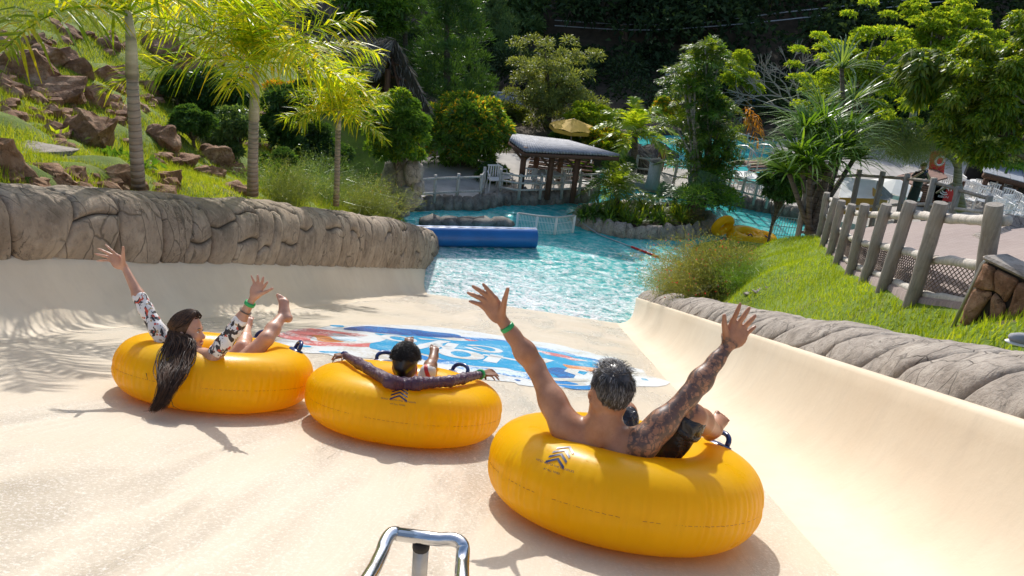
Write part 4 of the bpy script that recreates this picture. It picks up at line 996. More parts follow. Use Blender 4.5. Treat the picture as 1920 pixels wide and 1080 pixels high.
# ================================================================== boy
def boy():
    T = TB['boy']; root = empty('person', T['c'], 'boy in a purple long sleeved shirt lying back with both arms spread along his tube', 'person')
    q = lambda x, y, s: Q(x, y, s)
    hd = q(759, 680, 4.02); neck = q(756, 713, 4.02); N = QN
    # arms lie on the near shoulder of the ring
    shL, shR = N(731, 715, .350), N(781, 719, .350)
    elL, elR = N(690, 691, .365), N(843, 715, .365); wrL, wrR = N(648, 667, .365), N(902, 702, .375)
    pel = T['c']+EN*-.03+ES*.06; chest = (shL+shR)/2-EN*.085+ES*.16
    knR, anR, toR = q(803, 696, 4.42), q(813, 671, 4.66), q(816, 650, 4.73)
    knL, anL, toL = q(768, 690, 4.46), q(768, 655, 4.70), q(766, 633, 4.76)
    kL = [N(638, 664, .36), N(634, 665, .355), N(631, 667, .35), N(629, 671, .345)]; tL = [N(628, 668, .33), N(625, 671, .32), N(622, 675, .315), N(623, 680, .32)]
    kR = [N(917, 693, .385), N(920, 696, .38), N(920, 700, .375), N(917, 704, .37)]; tR = [N(930, 700, .36), N(935, 706, .345), N(936, 713, .335), N(929, 714, .33)]
    lo, hi = bounds([hd, shL, shR, elL, elR, wrL, wrR, pel, knR, anR, toR, anL, toL]+tL+tR, .10)
    S = SDF(lo, hi, .0058); S.rs = .93; ax = (shR-shL).normalized()
    S.cone(pel, chest, .080, .070, .04, flat=(ES, .8)); upb = (shL+shR)/2-EN*.028+ES*.06; S.cone(upb-ax*.05, upb+ax*.05, .045, .045, .03)
    S.cone(neck-EN*.03, neck, .040, .037, .03); S.cone(neck, hd-EN*.02, .036, .040, .02)
    S.rs = 1; A, H = head(S, hd, (hd-neck).normalized()*.6+EN*.7, ES+EX*.12, .83, skull=(.076, .096, .094))
    def arm(D, add=0):
        for sh, el, wr in ((shL, elL, wrL), (shR, elR, wrR)):
            D.cone(upb, sh, .036+add, .034+add, .02); D.cone(sh, el, .031+add, .026+add, .02); D.cone(el, el+(wr-el)*.4, .026+add, .027+add, .02); D.cone(el+(wr-el)*.4, wr, .027+add, .018+add, .02)
    S.rs = .93; arm(S); S.rs = 1
    hand(S, wrL, tL, N(641, 675, .345), kL, EN, .72, .009, curl=.02); hand(S, wrR, tR, N(911, 711, .35), kR, EN, .72, .009, curl=.02)
    S.rs = .93
    for kn, an, to, sd in ((knR, anR, toR, 1), (knL, anL, toL, -1)):
        hp = pel+EX*sd*.05+ES*.05; S.cone(hp, kn, .060, .044, .03); S.cone(kn, kn+(an-kn)*.4, .042, .042, .02); S.cone(kn+(an-kn)*.4, an, .041, .025, .02)
        foot(S, an, to, -EX*sd, -ES*.75+EN*.1-EN*.0, .80)
    body_mesh('body', S, M['skin_boy'], root, 2)
    B = SDF(lo, hi, .006); B.rs = .93
    B.cone(pel+(chest-pel)*.2, chest, .09, .078, .04, flat=(ES, .82)); B.cone(upb-ax*.05, upb+ax*.05, .045, .045, .02); B.cone(upb, neck-EN*.045, .042, .036, .015); arm(B, .005)
    v, f = B.mesh(); v = smooth(v, f, 1)
    wv = np.array([.0020*math.sin(150*(a*.8+b*.7)+5*mnoise.noise(V((a*7, b*7, c*7)))) for a, b, c in v]); v = v+np.array(EN)*wv[:, None]
    npmesh('shirt', v, f, M['purple'], root)
    B = SDF(lo, hi, .006); B.rs = .93
    for kn, sd in ((knR, 1), (knL, -1)):
        hp = pel+EX*sd*.05+ES*.05; B.cone(hp, hp+(kn-hp)*.97, .070, .054, .03)
    body_mesh('shorts', B, M['stripe'], root, 2)
    band(wrR+(elR-wrR)*.03+EN*.002, wrR-elR, .031, .010, M['green'], root); band(wrL+(elL-wrL)*-.05, wrL-elL, .024, .010, M['handle'], root)
    rt, fw, up = A
    Hs = SDF(hd-V((.13,)*3), hd+V((.13,)*3), .0048); Hs.ell(hd+up*.019, [.069, .085, .085], A, .0); Hs.cone(hd-fw*.055-up*.03, hd-fw*.04-up*.055, .032, .026, .03)
    Hs.plane(hd-up*.018+fw*.02, (fw*.7-up*.95)); Hs.plane(hd+fw*.07, fw)
    for sx in (-1, 1): Hs.ell(hd+rt*sx*.072-up*.025+fw*.01, [.02, .022, .034], A, .008, 'd')
    v, f = Hs.mesh(); v = smooth(v, f, 1)
    npmesh('hair', v, f, M['hair_black'], root)
    hair = [c for c in root.children if c.name.startswith('hair')][-1]
    rnd = random.Random(8); mb = MB()
    for i in range(1500):
        a = rnd.uniform(0, 2*PI); z = rnd.uniform(-.1, 1)**.8 if True else 0
        z = rnd.uniform(.0, 1); p = V((math.cos(a)*math.sqrt(1-z*z), math.sin(a)*math.sqrt(1-z*z), z))
        w0 = hd+up*.019+rt*p.x*.069+fw*p.y*.084+up*p.z*.084; nrm = (rt*p.x+fw*p.y+up*p.z).normalized(); t1, t2 = frame(nrm); ph = rnd.uniform(0, 6.28); R_ = rnd.uniform(.004, .008); pts = []
        for k in range(6):
            b = ph+k*1.15; pts.append(w0+nrm*(.002+.0035*k)+(t1*math.cos(b)+t2*math.sin(b))*R_)
        strands(mb, [pts], r=.0014)
    tag(mb.build('curls', M['hair_black'], hair, smooth=True), kind='stuff')
boy()
# ================================================================== girl
def girl():
    T = TB['girl']; root = empty('person', T['c'], 'girl in a black and white patterned swim shirt with long wet brown hair, arms raised', 'person')
    q = lambda x, y, s: Q(x, y, s)
    hd = q(350, 618, 3.95); neck = q(354, 660, 3.98)
    shL, shR = q(316, 654, 3.98), q(400, 668, 3.86)
    wrL, wrR = q(234, 502, 3.98), q(474, 560, 3.80); elL = (shL*.52+wrL*.48)+EX*-.01, ; elL = elL[0]; elR = (shR*.50+wrR*.50)+EX*.012-EN*.008
    kL = [q(221, 480, 3.96), q(214, 480, 3.96), q(208, 483, 3.96), q(206, 488, 3.96)]; tL = [q(198, 459, 3.95), q(184, 466, 3.95), q(179, 476, 3.95), q(182, 489, 3.95)]; thL = q(231, 463, 3.93)
    kR = [q(495, 537, 3.80), q(490, 533, 3.80), q(484, 532, 3.80), q(478, 534, 3.80)]; tR = [q(502, 528, 3.79), q(494, 519, 3.79), q(483, 516, 3.79), q(471, 517, 3.79)]; thR = q(511, 541, 3.77)
    pel = T['c']-EN*.02+ES*.0; chest = (shL+shR)/2-EN*.07+ES*.06
    kn1, an1, to1 = q(499, 636, 4.38), q(532, 588, 4.58), q(530, 556, 4.62)
    kn2, an2, to2 = q(455, 652, 4.40), q(463, 612, 4.68), q(468, 592, 4.72)
    lo, hi = bounds([hd, shL, shR, wrL, wrR, pel, kn1, an1, to1, kn2, an2, to2]+tL+tR, .10)
    S = SDF(lo, hi, .0056); S.rs = .90; ax = (shR-shL).normalized(); upb = (shL+shR)/2-EN*.035+ES*.02
    S.cone(pel, chest, .105, .095, .05, flat=(ES, .8)); S.cone(upb-ax*.07, upb+ax*.07, .068, .068, .05)
    S.cone(neck-EN*.04+ES*.0, neck, .042, .039, .03); S.cone(neck, hd-EN*.02, .038, .042, .02)
    S.rs = 1; A, H = head(S, hd, EN*.8+UPV*.3-EX*.10, EX*.93+ES*.10-UPV*.10, .86, skull=(.073, .092, .092)); S.rs = .9
    def arms(D, add=0.0, cut=None):
        for sh, el, wr in ((shL, elL, wrL), (shR, elR, wrR)):
            if cut is None: D.cone(upb+(sh-upb)*.6, sh, .050+add, .046+add, .04)
            if cut is None:
                D.cone(sh, sh+(el-sh)*.5, .042, .039, .02); D.cone(sh+(el-sh)*.5, el, .039, .031, .02); D.cone(el, el+(wr-el)*.35, .031, .034, .02); D.cone(el+(wr-el)*.35, wr, .034, .0195, .02)
            else:
                e = el+(wr-el)*cut; D.cone(sh+(el-sh)*.20, sh+(el-sh)*.5, .042+add, .040+add, .02); D.cone(sh+(el-sh)*.5, el, .040+add, .035+add, .02); D.cone(el, e, .035+add, .036+add, .02)
    arms(S)
    vd = (hd-CAM).normalized()
    S.rs = 1
    hand(S, wrL, tL, thL, kL, -vd, .80, .0086, thumb_base=q(228, 487, 3.95)); hand(S, wrR, tR, thR, kR, -vd, .80, .0086, thumb_base=q(487, 549, 3.79))
    S.rs = .9
    for hp, kn, an, to, sd in ((pel+EX*.09, kn1, an1, to1, -1), (pel-EX*.02+ES*.05, kn2, an2, to2, -1)):
        S.cone(hp, kn, .078, .050, .04); S.cone(kn, kn+(an-kn)*.38, .048, .050, .02); S.cone(kn+(an-kn)*.38, an, .049, .028, .02)
    foot(S, an1, to1, -EX*1, -ES*.3+EX*.75, .92); foot(S, an2, to2, -EX, -ES*.6, .9)
    body_mesh('body', S, M['skin_girl'], root, 2)
    B = SDF(lo, hi, .006); B.rs = .9; B.cone(pel+(chest-pel)*.1, chest-EN*.05, .113, .104, .05, flat=(ES, .82)); 
    arms(B, .008, .28)
    v, f = B.mesh(); v = smooth(v, f, 1); wv = np.array([.003*math.sin(90*(a+c)+5*mnoise.noise(V((a*8, b*8, c*8)))) for a, b, c in v]); v = v+np.array(ES)*wv[:, None]
    npmesh('swim_shirt', v, f, M['swimprint'], root)
    band(wrR+(elR-wrR)*.16, wrR-elR, .029, .009, M['green'], root); band(wrR+(elR-wrR)*.40, wrR-elR, .0335, .0022, M['rope'], root, 'string_bracelet')
    rt, fw, up = A; sc_ = .86
    # eyes, brows, mouth
    for sx in (-1, 1):
        mb = MB(); mb.blob(H(.032*sx, .0775, -.008), (.0105,)*3, sub=2, amp=0); e = mb.build('eye', M['eye'], root, smooth=True)
        mb = MB(); mb.blob(H(.032*sx, .0875, -.008), (.0047,)*3, sub=1, amp=0); mb.build('iris', M['iris'], e, smooth=True)
        mb = MB(); mb.tube([H(.016*sx, .094, .010), H(.030*sx, .092, .016), H(.046*sx, .078, .012)], [.0018, .0028, .001], 6); mb.build('eyebrow', M['hair_dk'], root, smooth=True)
        mb = MB(); mb.tube([H(.020*sx, .089, -.002), H(.032*sx, .0905, .0035), H(.044*sx, .082, -.002)], [.001, .0018, .001], 5); mb.build('eyelash', M['hair_dk'], root, smooth=True)
    mb = MB(); mb.tube([H(-.026, .080, -.074), H(-.014, .0955, -.0745), H(.014, .0955, -.0745), H(.026, .080, -.074)], [.002, .0052, .0052, .002], 8); mb.build('lip', M['lip'], root, smooth=True)
    mb = MB(); mb.tube([H(-.024, .078, -.082), H(-.012, .092, -.094), H(.012, .092, -.094), H(.024, .078, -.082)], [.002, .0058, .0058, .002], 8); mb.build('lip', M['lip'], root, smooth=True)
    mb = MB(); mb.tube([H(-.020, .083, -.080), H(-.010, .0945, -.0825), H(.010, .0945, -.0825), H(.020, .083, -.080)], [.003, .0050, .0050, .003], 8); mb.build('teeth', M['teeth'], root, smooth=True)
    # hair cap and long wet locks falling over the ring
    Hs = SDF(hd-V((.14,)*3), hd+V((.14,)*3), .0048); Hs.ell(hd+up*.017, [.069, .0865, .0865], A, .0); Hs.ell(hd-fw*.025-up*.05, [.060, .060, .078], A, .02)
    Hs.plane(hd+fw*.030+up*.02, (fw*1.0-up*.42)); Hs.plane(hd-up*.12, -up)
    hair = body_mesh('hair', Hs, M['hair_brown'], root, 1)
    rnd = random.Random(12)
    g1 = [q(342, 642, 3.86), q(330, 672, 3.80), q(318, 700, 3.70), q(308, 730, 3.63), q(292, 768, 3.60)]
    g2 = [q(362, 642, 3.86), q(358, 672, 3.79), q(345, 702, 3.69), q(328, 732, 3.63), q(310, 762, 3.60)]
    g0 = [q(316, 640, 3.88), q(303, 666, 3.81), q(299, 700, 3.71), q(299, 730, 3.63), q(284, 768, 3.60)]
    def lock(mb, i):
        a = rnd.uniform(-1.0, 1.0); z = rnd.uniform(-.25, 1); bp = rnd.uniform(.0, 1)
        # start near the parting, run over the skull, then down the fall
        side = rnd.uniform(-1, 1)
        st = hd+up*(.017+.093)+fw*.05+rt*side*.010
        ys = rnd.uniform(0, 1)
        p1 = hd+up*(.017+.075*rnd.uniform(.3, 1))+fw*rnd.uniform(-.05, .035)+rt*side*.074
        n1 = (p1-hd-up*.017); n1 = V((n1.dot(rt)/.077, n1.dot(fw)/.0955, n1.dot(up)/.0955)).normalized(); p1 = hd+up*.017+rt*n1.x*.073+fw*n1.y*.0905+up*n1.z*.0905
        n2 = V((n1.x*.9, -abs(n1.y)-.35, -.15)).normalized(); p2 = hd+up*.017+rt*n2.x*.072+fw*n2.y*.090+up*n2.z*.090
        t = rnd.random(); G = [(g0[k]*(1-t*2)+g1[k]*t*2) if t < .5 else (g1[k]*(2-t*2)+g2[k]*(t*2-1)) for k in range(5)]
        j = [.020, .022, .018, .014, .016]; dp = -vd*rnd.uniform(-.004, .022)
        G = [g+V((rnd.gauss(0, 1), rnd.gauss(0, 1), rnd.gauss(0, 1)))*jj*.45+dp for g, jj in zip(G, j)]
        end = rnd.choice([4, 5, 5, 5]); ctl = [st, p1, p2]+G[:end]
        pts = []
        for k in range(len(ctl)-1):
            a_, b_, c_, d_ = ctl[max(k-1, 0)], ctl[k], ctl[k+1], ctl[min(k+2, len(ctl)-1)]
            for m in range(4):
                u = m/4; pts.append(((b_*2)+(c_-a_)*u+(a_*2-b_*5+c_*4-d_)*u*u+(b_*3-a_-c_*3+d_)*u**3)*.5)
        pts.append(ctl[-1]); m = len(pts); r = rnd.uniform(.0010, .0030)
        mb.tube(pts, [r*(.5+1.0*min(1, 4*k/m))*(1-.85*(k/(m-1))**2) for k in range(m)], 5, cap=False)
    mb = MB(); m2 = MB()
    for i in range(900): lock(mb if i % 3 else m2, i)
    # one loose loop on the left and flicks at the tip
    mb.tube([q(300, 672, 3.81), q(285, 670, 3.81), q(275, 682, 3.80), q(274, 700, 3.74), q(277, 712, 3.71)], [.003, .0028, .0025, .002, .0008], 5)
    m2.tube([q(330, 668, 3.80), q(322, 700, 3.70), q(318, 740, 3.62), q(325, 762, 3.60), q(337, 768, 3.60)], [.003, .003, .0025, .0015, .0006], 5)
    m2.tube([q(310, 735, 3.63), q(300, 760, 3.60), q(283, 770, 3.60), q(268, 771, 3.60)], [.003, .003, .002, .0006], 5)
    tag(mb.build('long_locks', M['hair_brown'], hair, smooth=True), kind='stuff'); tag(m2.build('dark_locks', M['hair_dk'], hair, smooth=True), kind='stuff')
girl()
# ------------------------------------------------------------------ plants
def hit(px, py, rb, t0=3, t1=60):
    r = ray(px, py); ts = np.linspace(t0, t1, 500); p = np.array(CAM)[None]+np.array(r)[None]*ts[:, None]
    z = rb(p[:, :2]); k = np.argmax(p[:, 2] < z)
    return V(p[k]) if p[k, 2] < z[k] else None
def onX(px, py, X):
    r = ray(px, py); return CAM+r*(X/r.x)
def rdir(n, rng=RNG):
    v = rng.normal(size=(n, 3)); return v/np.linalg.norm(v, axis=1)[:, None]
def leafmesh(C, D, L, W_, fold=.25, nrm=None, rng=RNG, droop=0.0):
    """rhombic folded leaves at C along D"""
    n = len(C); N = rdir(n, rng) if nrm is None else nrm+rdir(n, rng)*.55
    S_ = np.cross(D, N); S_ /= np.linalg.norm(S_, axis=1)[:, None]+1e-9; U = np.cross(S_, D)
    L = np.broadcast_to(L, n)[:, None]; W_ = np.broadcast_to(W_, n)[:, None]
    tip = C+D*L; tip[:, 2] -= droop*L[:, 0]
    mid = C+D*L*.45; v = np.stack([C, mid+S_*W_*.5+U*W_*fold, tip, mid-S_*W_*.5+U*W_*fold], 1).reshape(-1, 3)
    return v, np.arange(n*4).reshape(-1, 4)
def clumps(cen, rad, n, shell=.55, rng=RNG, squash=.8):
    """n points spread over each clump's outer shell, with outward directions"""
    cen = np.asarray(cen, float); rad = np.broadcast_to(rad, len(cen)); k = np.repeat(np.arange(len(cen)), n)
    d = rdir(len(k), rng); d[:, 2] = np.where(d[:, 2] < -.35, -d[:, 2], d[:, 2]); r = (shell+(1-shell)*rng.random(len(k))**.6)*rad[k]
    p = cen[k]+d*r[:, None]*np.array([1, 1, squash]); return p, d, k
def foliage(name, cen, rad, n, L, W_, mat, parent, seed=0, shell=.5, droop=.2, up=.2, squash=.8, accent=None, acc_f=.1):
    rng = np.random.default_rng(seed+100); p, d, k = clumps(cen, rad, n, shell, rng, squash)
    D = d*.8+rdir(len(p), rng)*.75; D[:, 2] += up; D /= np.linalg.norm(D, axis=1)[:, None]
    Ls = L*rng.uniform(.6, 1.3, len(p)); v, f = leafmesh(p, D, Ls, Ls*W_/L, .2, d*1.0+np.array([0, 0, .5]), rng, droop)
    mats = [mat]; mi = None
    if accent:
        mats.append(accent); acck = rng.random(len(cen)) < acc_f*2.2; mi = (acck[k] & (rng.random(len(p)) < .5) & (d[:, 2] > .1)).astype(int)
    return npmesh(name, v, f, mats, parent, smooth=False, mi=mi)
def limbs(base, cen, trunk_top, r0, mat, parent, name='trunk', r1=.3, every=1, twist=.15, seed=0):
    mb = MB(); base = V(base); tt = V(trunk_top); rnd = random.Random(seed); L = (tt-base).length
    pts = [base+(tt-base)*t+V((rnd.uniform(-1, 1), rnd.uniform(-1, 1), 0))*L*.03*math.sin(t*PI) for t in (0, .25, .5, .75, 1)]
    mb.tube(pts, [r0, r0*.85, r0*.75, r0*.66, r0*.55], 8)
    for c in list(cen)[::every]:
        c = V(c); t = rnd.uniform(.45, 1); s_ = base+(tt-base)*t; m = (s_+c)/2+V((0, 0, (c-s_).length*.12))+V((rnd.uniform(-1, 1), rnd.uniform(-1, 1), 0))*twist*(c-s_).length*.3
        mb.tube([s_, m, c], [r0*.42, r0*.25, r0*.08], 5, cap=False)
    return mb.build(name, mat, parent, smooth=True)
def ellip_clumps(c, r, n, seed, shell=.75, top=True):
    rng = np.random.default_rng(seed); d = rdir(n, rng)
    if top: d[:, 2] = np.abs(d[:, 2])*np.where(rng.random(n) < .75, 1, -.6)
    k = shell+(1-shell)*rng.random(n); k[: n//5] *= .5
    return np.array(tuple(c))+d*k[:, None]*np.array(r)
def tree(name, label, base, cen_c, rad, ncl, clr, nleaf, L, W_, mat, trunk_r=.15, bark='bark', group=None, seed=0, cat='tree', cshell=.75, top=True, **kw):
    root = empty(name, base, label, cat, group); cen = ellip_clumps(cen_c, rad, ncl, seed, cshell, top); rng = np.random.default_rng(seed)
    crs = clr*rng.uniform(.65, 1.3, ncl)
    limbs(base, cen, V(cen_c)-V((0, 0, rad[2]*.3)), trunk_r, M[bark], root, seed=seed, every=max(1, ncl//22))
    foliage('crown', cen, crs, nleaf, L, W_, mat, root, seed, **kw); return root
def frond(parent, o, az, el, L, nl, ll, mat, stem=None, droop=1.0, wid=.03, seed=0, plume=.5, hang=.35, v_up=.35, name='frond'):
    """one feather leaf: a curved stem and two rows of narrow leaflets"""
    rng = np.random.default_rng(seed); d0 = np.array([math.sin(az)*math.cos(el), math.cos(az)*math.cos(el), math.sin(el)]); hz = np.array([math.sin(az), math.cos(az), 0])
    t = np.linspace(0, 1, 14)[:, None]; P_ = np.array(tuple(o))+d0*L*t+np.array([0, 0, -1])*L*droop*.5*t**2.1-d0*0+hz*0
    T = np.gradient(P_, axis=0); T /= np.linalg.norm(T, axis=1)[:, None]
    ts = np.linspace(.12, 1, nl); idx = ts*13; i0 = np.minimum(idx.astype(int), 12); fr = (idx-i0)[:, None]
    C = P_[i0]*(1-fr)+P_[i0+1]*fr; TT = T[i0]*(1-fr)+T[i0+1]*fr
    side = np.cross(TT, [0, 0, 1.0]); side /= np.linalg.norm(side, axis=1)[:, None]+1e-9; upv = np.cross(side, TT)
    vs = []; fs = []; ln = ll*np.sin(np.clip(ts*.86+.10, 0, 1)*PI)**.55
    for s_ in (-1, 1):
        n = nl; ph = rng.normal(0, plume, n); D = side*s_*np.cos(ph)[:, None]+upv*(np.sin(ph)+v_up)[:, None]+TT*(.45+.5*ts[:, None]); D /= np.linalg.norm(D, axis=1)[:, None]
        l = (ln*rng.uniform(.8, 1.1, n))[:, None]; w_ = wid*rng.uniform(.8, 1.2, n)[:, None]; Wd = np.cross(D, upv+rdir(n, rng)*.5); Wd /= np.linalg.norm(Wd, axis=1)[:, None]+1e-9
        m = C+D*l*.5; m[:, 2] -= hang*.2*l[:, 0]; tip = C+D*l; tip[:, 2] -= hang*l[:, 0]
        v = np.stack([C-Wd*w_*.25, C+Wd*w_*.25, m-Wd*w_*.5, m+Wd*w_*.5, tip-Wd*w_*.06, tip+Wd*w_*.06], 1).reshape(-1, 3); b = len(np.concatenate(vs)) if vs else 0
        a = np.arange(n)[:, None]*6+b; fs.append(np.concatenate([a+[0, 1, 3, 2], a+[2, 3, 5, 4]])); vs.append(v)
    # the stem, three sided
    b = sum(len(q) for q in vs); rr = .013*L/1.8*(1-.8*t)+.002; n3 = []
    for k in range(3):
        a = 2*PI*k/3; sd = np.cross(T, [0, 0, 1.0]); sd /= np.linalg.norm(sd, axis=1)[:, None]+1e-9; uu = np.cross(sd, T); n3.append(P_+(sd*math.cos(a)+uu*math.sin(a))*rr)
    vs.append(np.stack(n3, 1).reshape(-1, 3)); a = np.arange(13)[:, None]*3+b
    for k in range(3): fs.append(a+[k, (k+1) % 3, 3+(k+1) % 3, 3+k])
    return npmesh(name, np.concatenate(vs), np.concatenate(fs), mat, parent, smooth=False)
def palm(label, trunk, shaft, r, L, nfr, nl, ll, mat, seed, elr=(-.1, 1.2), droop=1.0, group=None, name='palm_tree', wid=.03, plume=.5, hang=.35, azs=None, shaftmat='crownshaft', bark='palmtrunk'):
    root = empty(name, trunk[0], label, 'palm tree', group); rnd = random.Random(seed)
    mb = MB(); n = len(trunk); pts = []
    mb.tube(trunk, [r*(1.12-.22*i/(n-1)) for i in range(n)], 14); mb.build('trunk', M[bark], root, smooth=True)
    top = shaft[-1] if shaft else trunk[-1]
    if shaft:
        mb = MB(); m = len(shaft); mb.tube(shaft, [r*1.02 if i == 0 else r*(1.12-.62*i/(m-1)) for i in range(m)], 14); mb.build('crownshaft', M[shaftmat], root, smooth=True)
    for i in range(nfr):
        az = (2*PI*i/nfr*1.0+rnd.uniform(-.3, .3)) if azs is None else azs[i % len(azs)]+rnd.uniform(-.15, .15); el = elr[0]+(elr[1]-elr[0])*((i*.618) % 1)
        frond(root, top-V((0, 0, .03*(i % 3))), az, el, L*rnd.uniform(.85, 1.1), nl, ll, mat, seed=seed*50+i, droop=droop*(1.05-.3*el), wid=wid, plume=plume, hang=hang)
    return root
def blades(name, P_, L, W_, mat, parent=None, seed=0, lean=.35, up=None, world=True):
    rng = np.random.default_rng(seed); n = len(P_); D = rdir(n, rng)*lean+np.array([0, 0, 1.0]); D /= np.linalg.norm(D, axis=1)[:, None]
    S_ = np.cross(D, rdir(n, rng)); S_ /= np.linalg.norm(S_, axis=1)[:, None]; Ls = L*rng.uniform(.5, 1.3, n)[:, None]
    v = np.stack([P_-S_*W_*.5, P_+S_*W_*.5, P_+D*Ls+rdir(n, rng)*Ls*.15], 1).reshape(-1, 3)
    return npmesh(name, v, np.arange(3*n).reshape(-1, 3), mat, parent, smooth=False, world=world)
def straps(name, base, n, L, W_, mat, parent, seed=0, spread=.7, segs=5, rad=.05, erect=.9, droop=.5):
    """arching strap leaves from one base"""
    rng = np.random.default_rng(seed); az = rng.uniform(0, 2*PI, n); el = rng.uniform(erect*.45, erect*1.5, n).clip(0, 1.5); Ls = L*rng.uniform(.6, 1.15, n); vs = []; b = np.array(tuple(base))
    hz = np.stack([np.sin(az), np.cos(az), 0*az], 1); side = np.stack([np.cos(az), -np.sin(az), 0*az], 1)
    for k in range(segs+1):
        t = k/segs; c = b+hz*rad*.7+hz*(np.cos(el)*Ls*t*spread*1.3)[:, None]; c = c+np.array([0, 0, 1.0])*(np.sin(el)*Ls*t-droop*Ls*t**2.3*np.cos(el*.7))[:, None]
        w_ = W_*(1-t**2.5)*.5+.002; vs += [c-side*w_, c+side*w_]
    v = np.stack(vs, 1).reshape(-1, 3); m = 2*(segs+1); a = np.arange(n)[:, None]*m; f = np.concatenate([a+[2*k, 2*k+1, 2*k+3, 2*k+2] for k in range(segs)])
    return npmesh(name, v, f, mat, parent, smooth=False)
def feather_shrub(label, base, R, H, n, seed, mat, flower=None, name='feathery_shrub', nf=200, cat='shrub', lean=(0, 0)):
    """fountain of hair-thin arching stems with tiny flowers"""
    root = empty(name, base, label, cat); rng = np.random.default_rng(seed); az = rng.uniform(0, 2*PI, n); k = rng.random(n)**.6; hz = np.stack([np.sin(az), np.cos(az), 0*az], 1); b = np.array(tuple(base))
    vs = []; segs = 5; S_ = rdir(n, rng); off = rng.normal(size=(n, 3))*np.array([R*.28, R*.28, 0]); tips = None; Hs = H*rng.uniform(.55, 1.1, n)
    for j in range(segs+1):
        t = j/segs; c = b+off+hz*(k*R*t**1.3)[:, None]+np.array([lean[0], lean[1], 0])*t+np.array([0, 0, 1.0])*(Hs*(1.25*t-.25*t*t*(1+2.6*k**2)))[:, None]; c += rng.normal(size=(n, 3))*.012*j
        vs += [c-S_*.0035*(1.3-t)*H, c+S_*.0035*(1.3-t)*H]; P5 = c if j == segs else None
        if j == 3: P3 = c
    v = np.stack(vs, 1).reshape(-1, 3); m = 2*(segs+1); a = np.arange(n)[:, None]*m; f = np.concatenate([a+[2*q, 2*q+1, 2*q+3, 2*q+2] for q in range(segs)])
    tag(npmesh('stems', v, f, mat, root, smooth=False), kind='stuff')
    nn = n*7; i = rng.integers(0, n, nn); t = rng.random(nn)[:, None]; C = P3[i]*(1-t)+P5[i]*t+rng.normal(size=(nn, 3))*.03*H; D = rdir(nn, rng); D[:, 2] -= .2
    v, f = leafmesh(C, D, .045*H, .010*H, .1, rng=rng); tag(npmesh('sprigs', v, f, mat, root, smooth=False), kind='stuff')
    if flower:
        i = rng.integers(0, n, nf); t = rng.random(nf)[:, None]**.5; C = P3[i]*(1-t)+P5[i]*t; D = rdir(nf, rng); D[:, 2] -= .8; D /= np.linalg.norm(D, axis=1)[:, None]
        v, f = leafmesh(C, D, .035*H, .016*H, .3, rng=rng); tag(npmesh('flowers', v, f, flower, root, smooth=False), kind='stuff')
    return root
# ================================================================== three yellow-green palms above the rock wall
def pal(pxs, X):
    b = onX(*pxs[0], X); return [b]+[P(x, y, b.y) for x, y in pxs[1:]]
tA = pal([(260, 352), (256, 290), (252, 220), (248, 146)], -5.0); sA = [P(248, 146, tA[0].y), P(246, 80, tA[0].y), P(240, 18, tA[0].y)]
palm('tall palm nearest the left edge, its crown cut by the top of the picture', tA, sA, .066, 2.1, 11, 54, .55, M['lf_palm'], 1, (.25, 1.2), .75, 'palms behind the rock wall', wid=.028, plume=.45, hang=.4)
tB = pal([(474, 366), (474, 300), (476, 225)], -5.1); sB = [P(476, 225, tB[0].y), P(478, 170, tB[0].y), P(481, 112, tB[0].y)]
palm('yellow green palm with pale crownshaft, second from the left above the rock wall', tB, sB, .078, 2.0, 20, 60, .58, M['lf_palm'], 2, (.12, 1.35), .72, 'palms behind the rock wall', wid=.026, plume=.6, hang=.4)
tC = pal([(630, 385), (632, 330), (634, 243)], -5.1); sC = [P(634, 243, tC[0].y), P(635, 225, tC[0].y), P(636, 206, tC[0].y)]
palm('small bright yellow palm with thin pale trunk, third from the left above the rock wall', tC, sC, .058, 1.25, 18, 44, .44, M['lf_palm'], 3, (-.02, 1.35), .6, 'palms behind the rock wall', wid=.028, plume=.7, hang=.3)
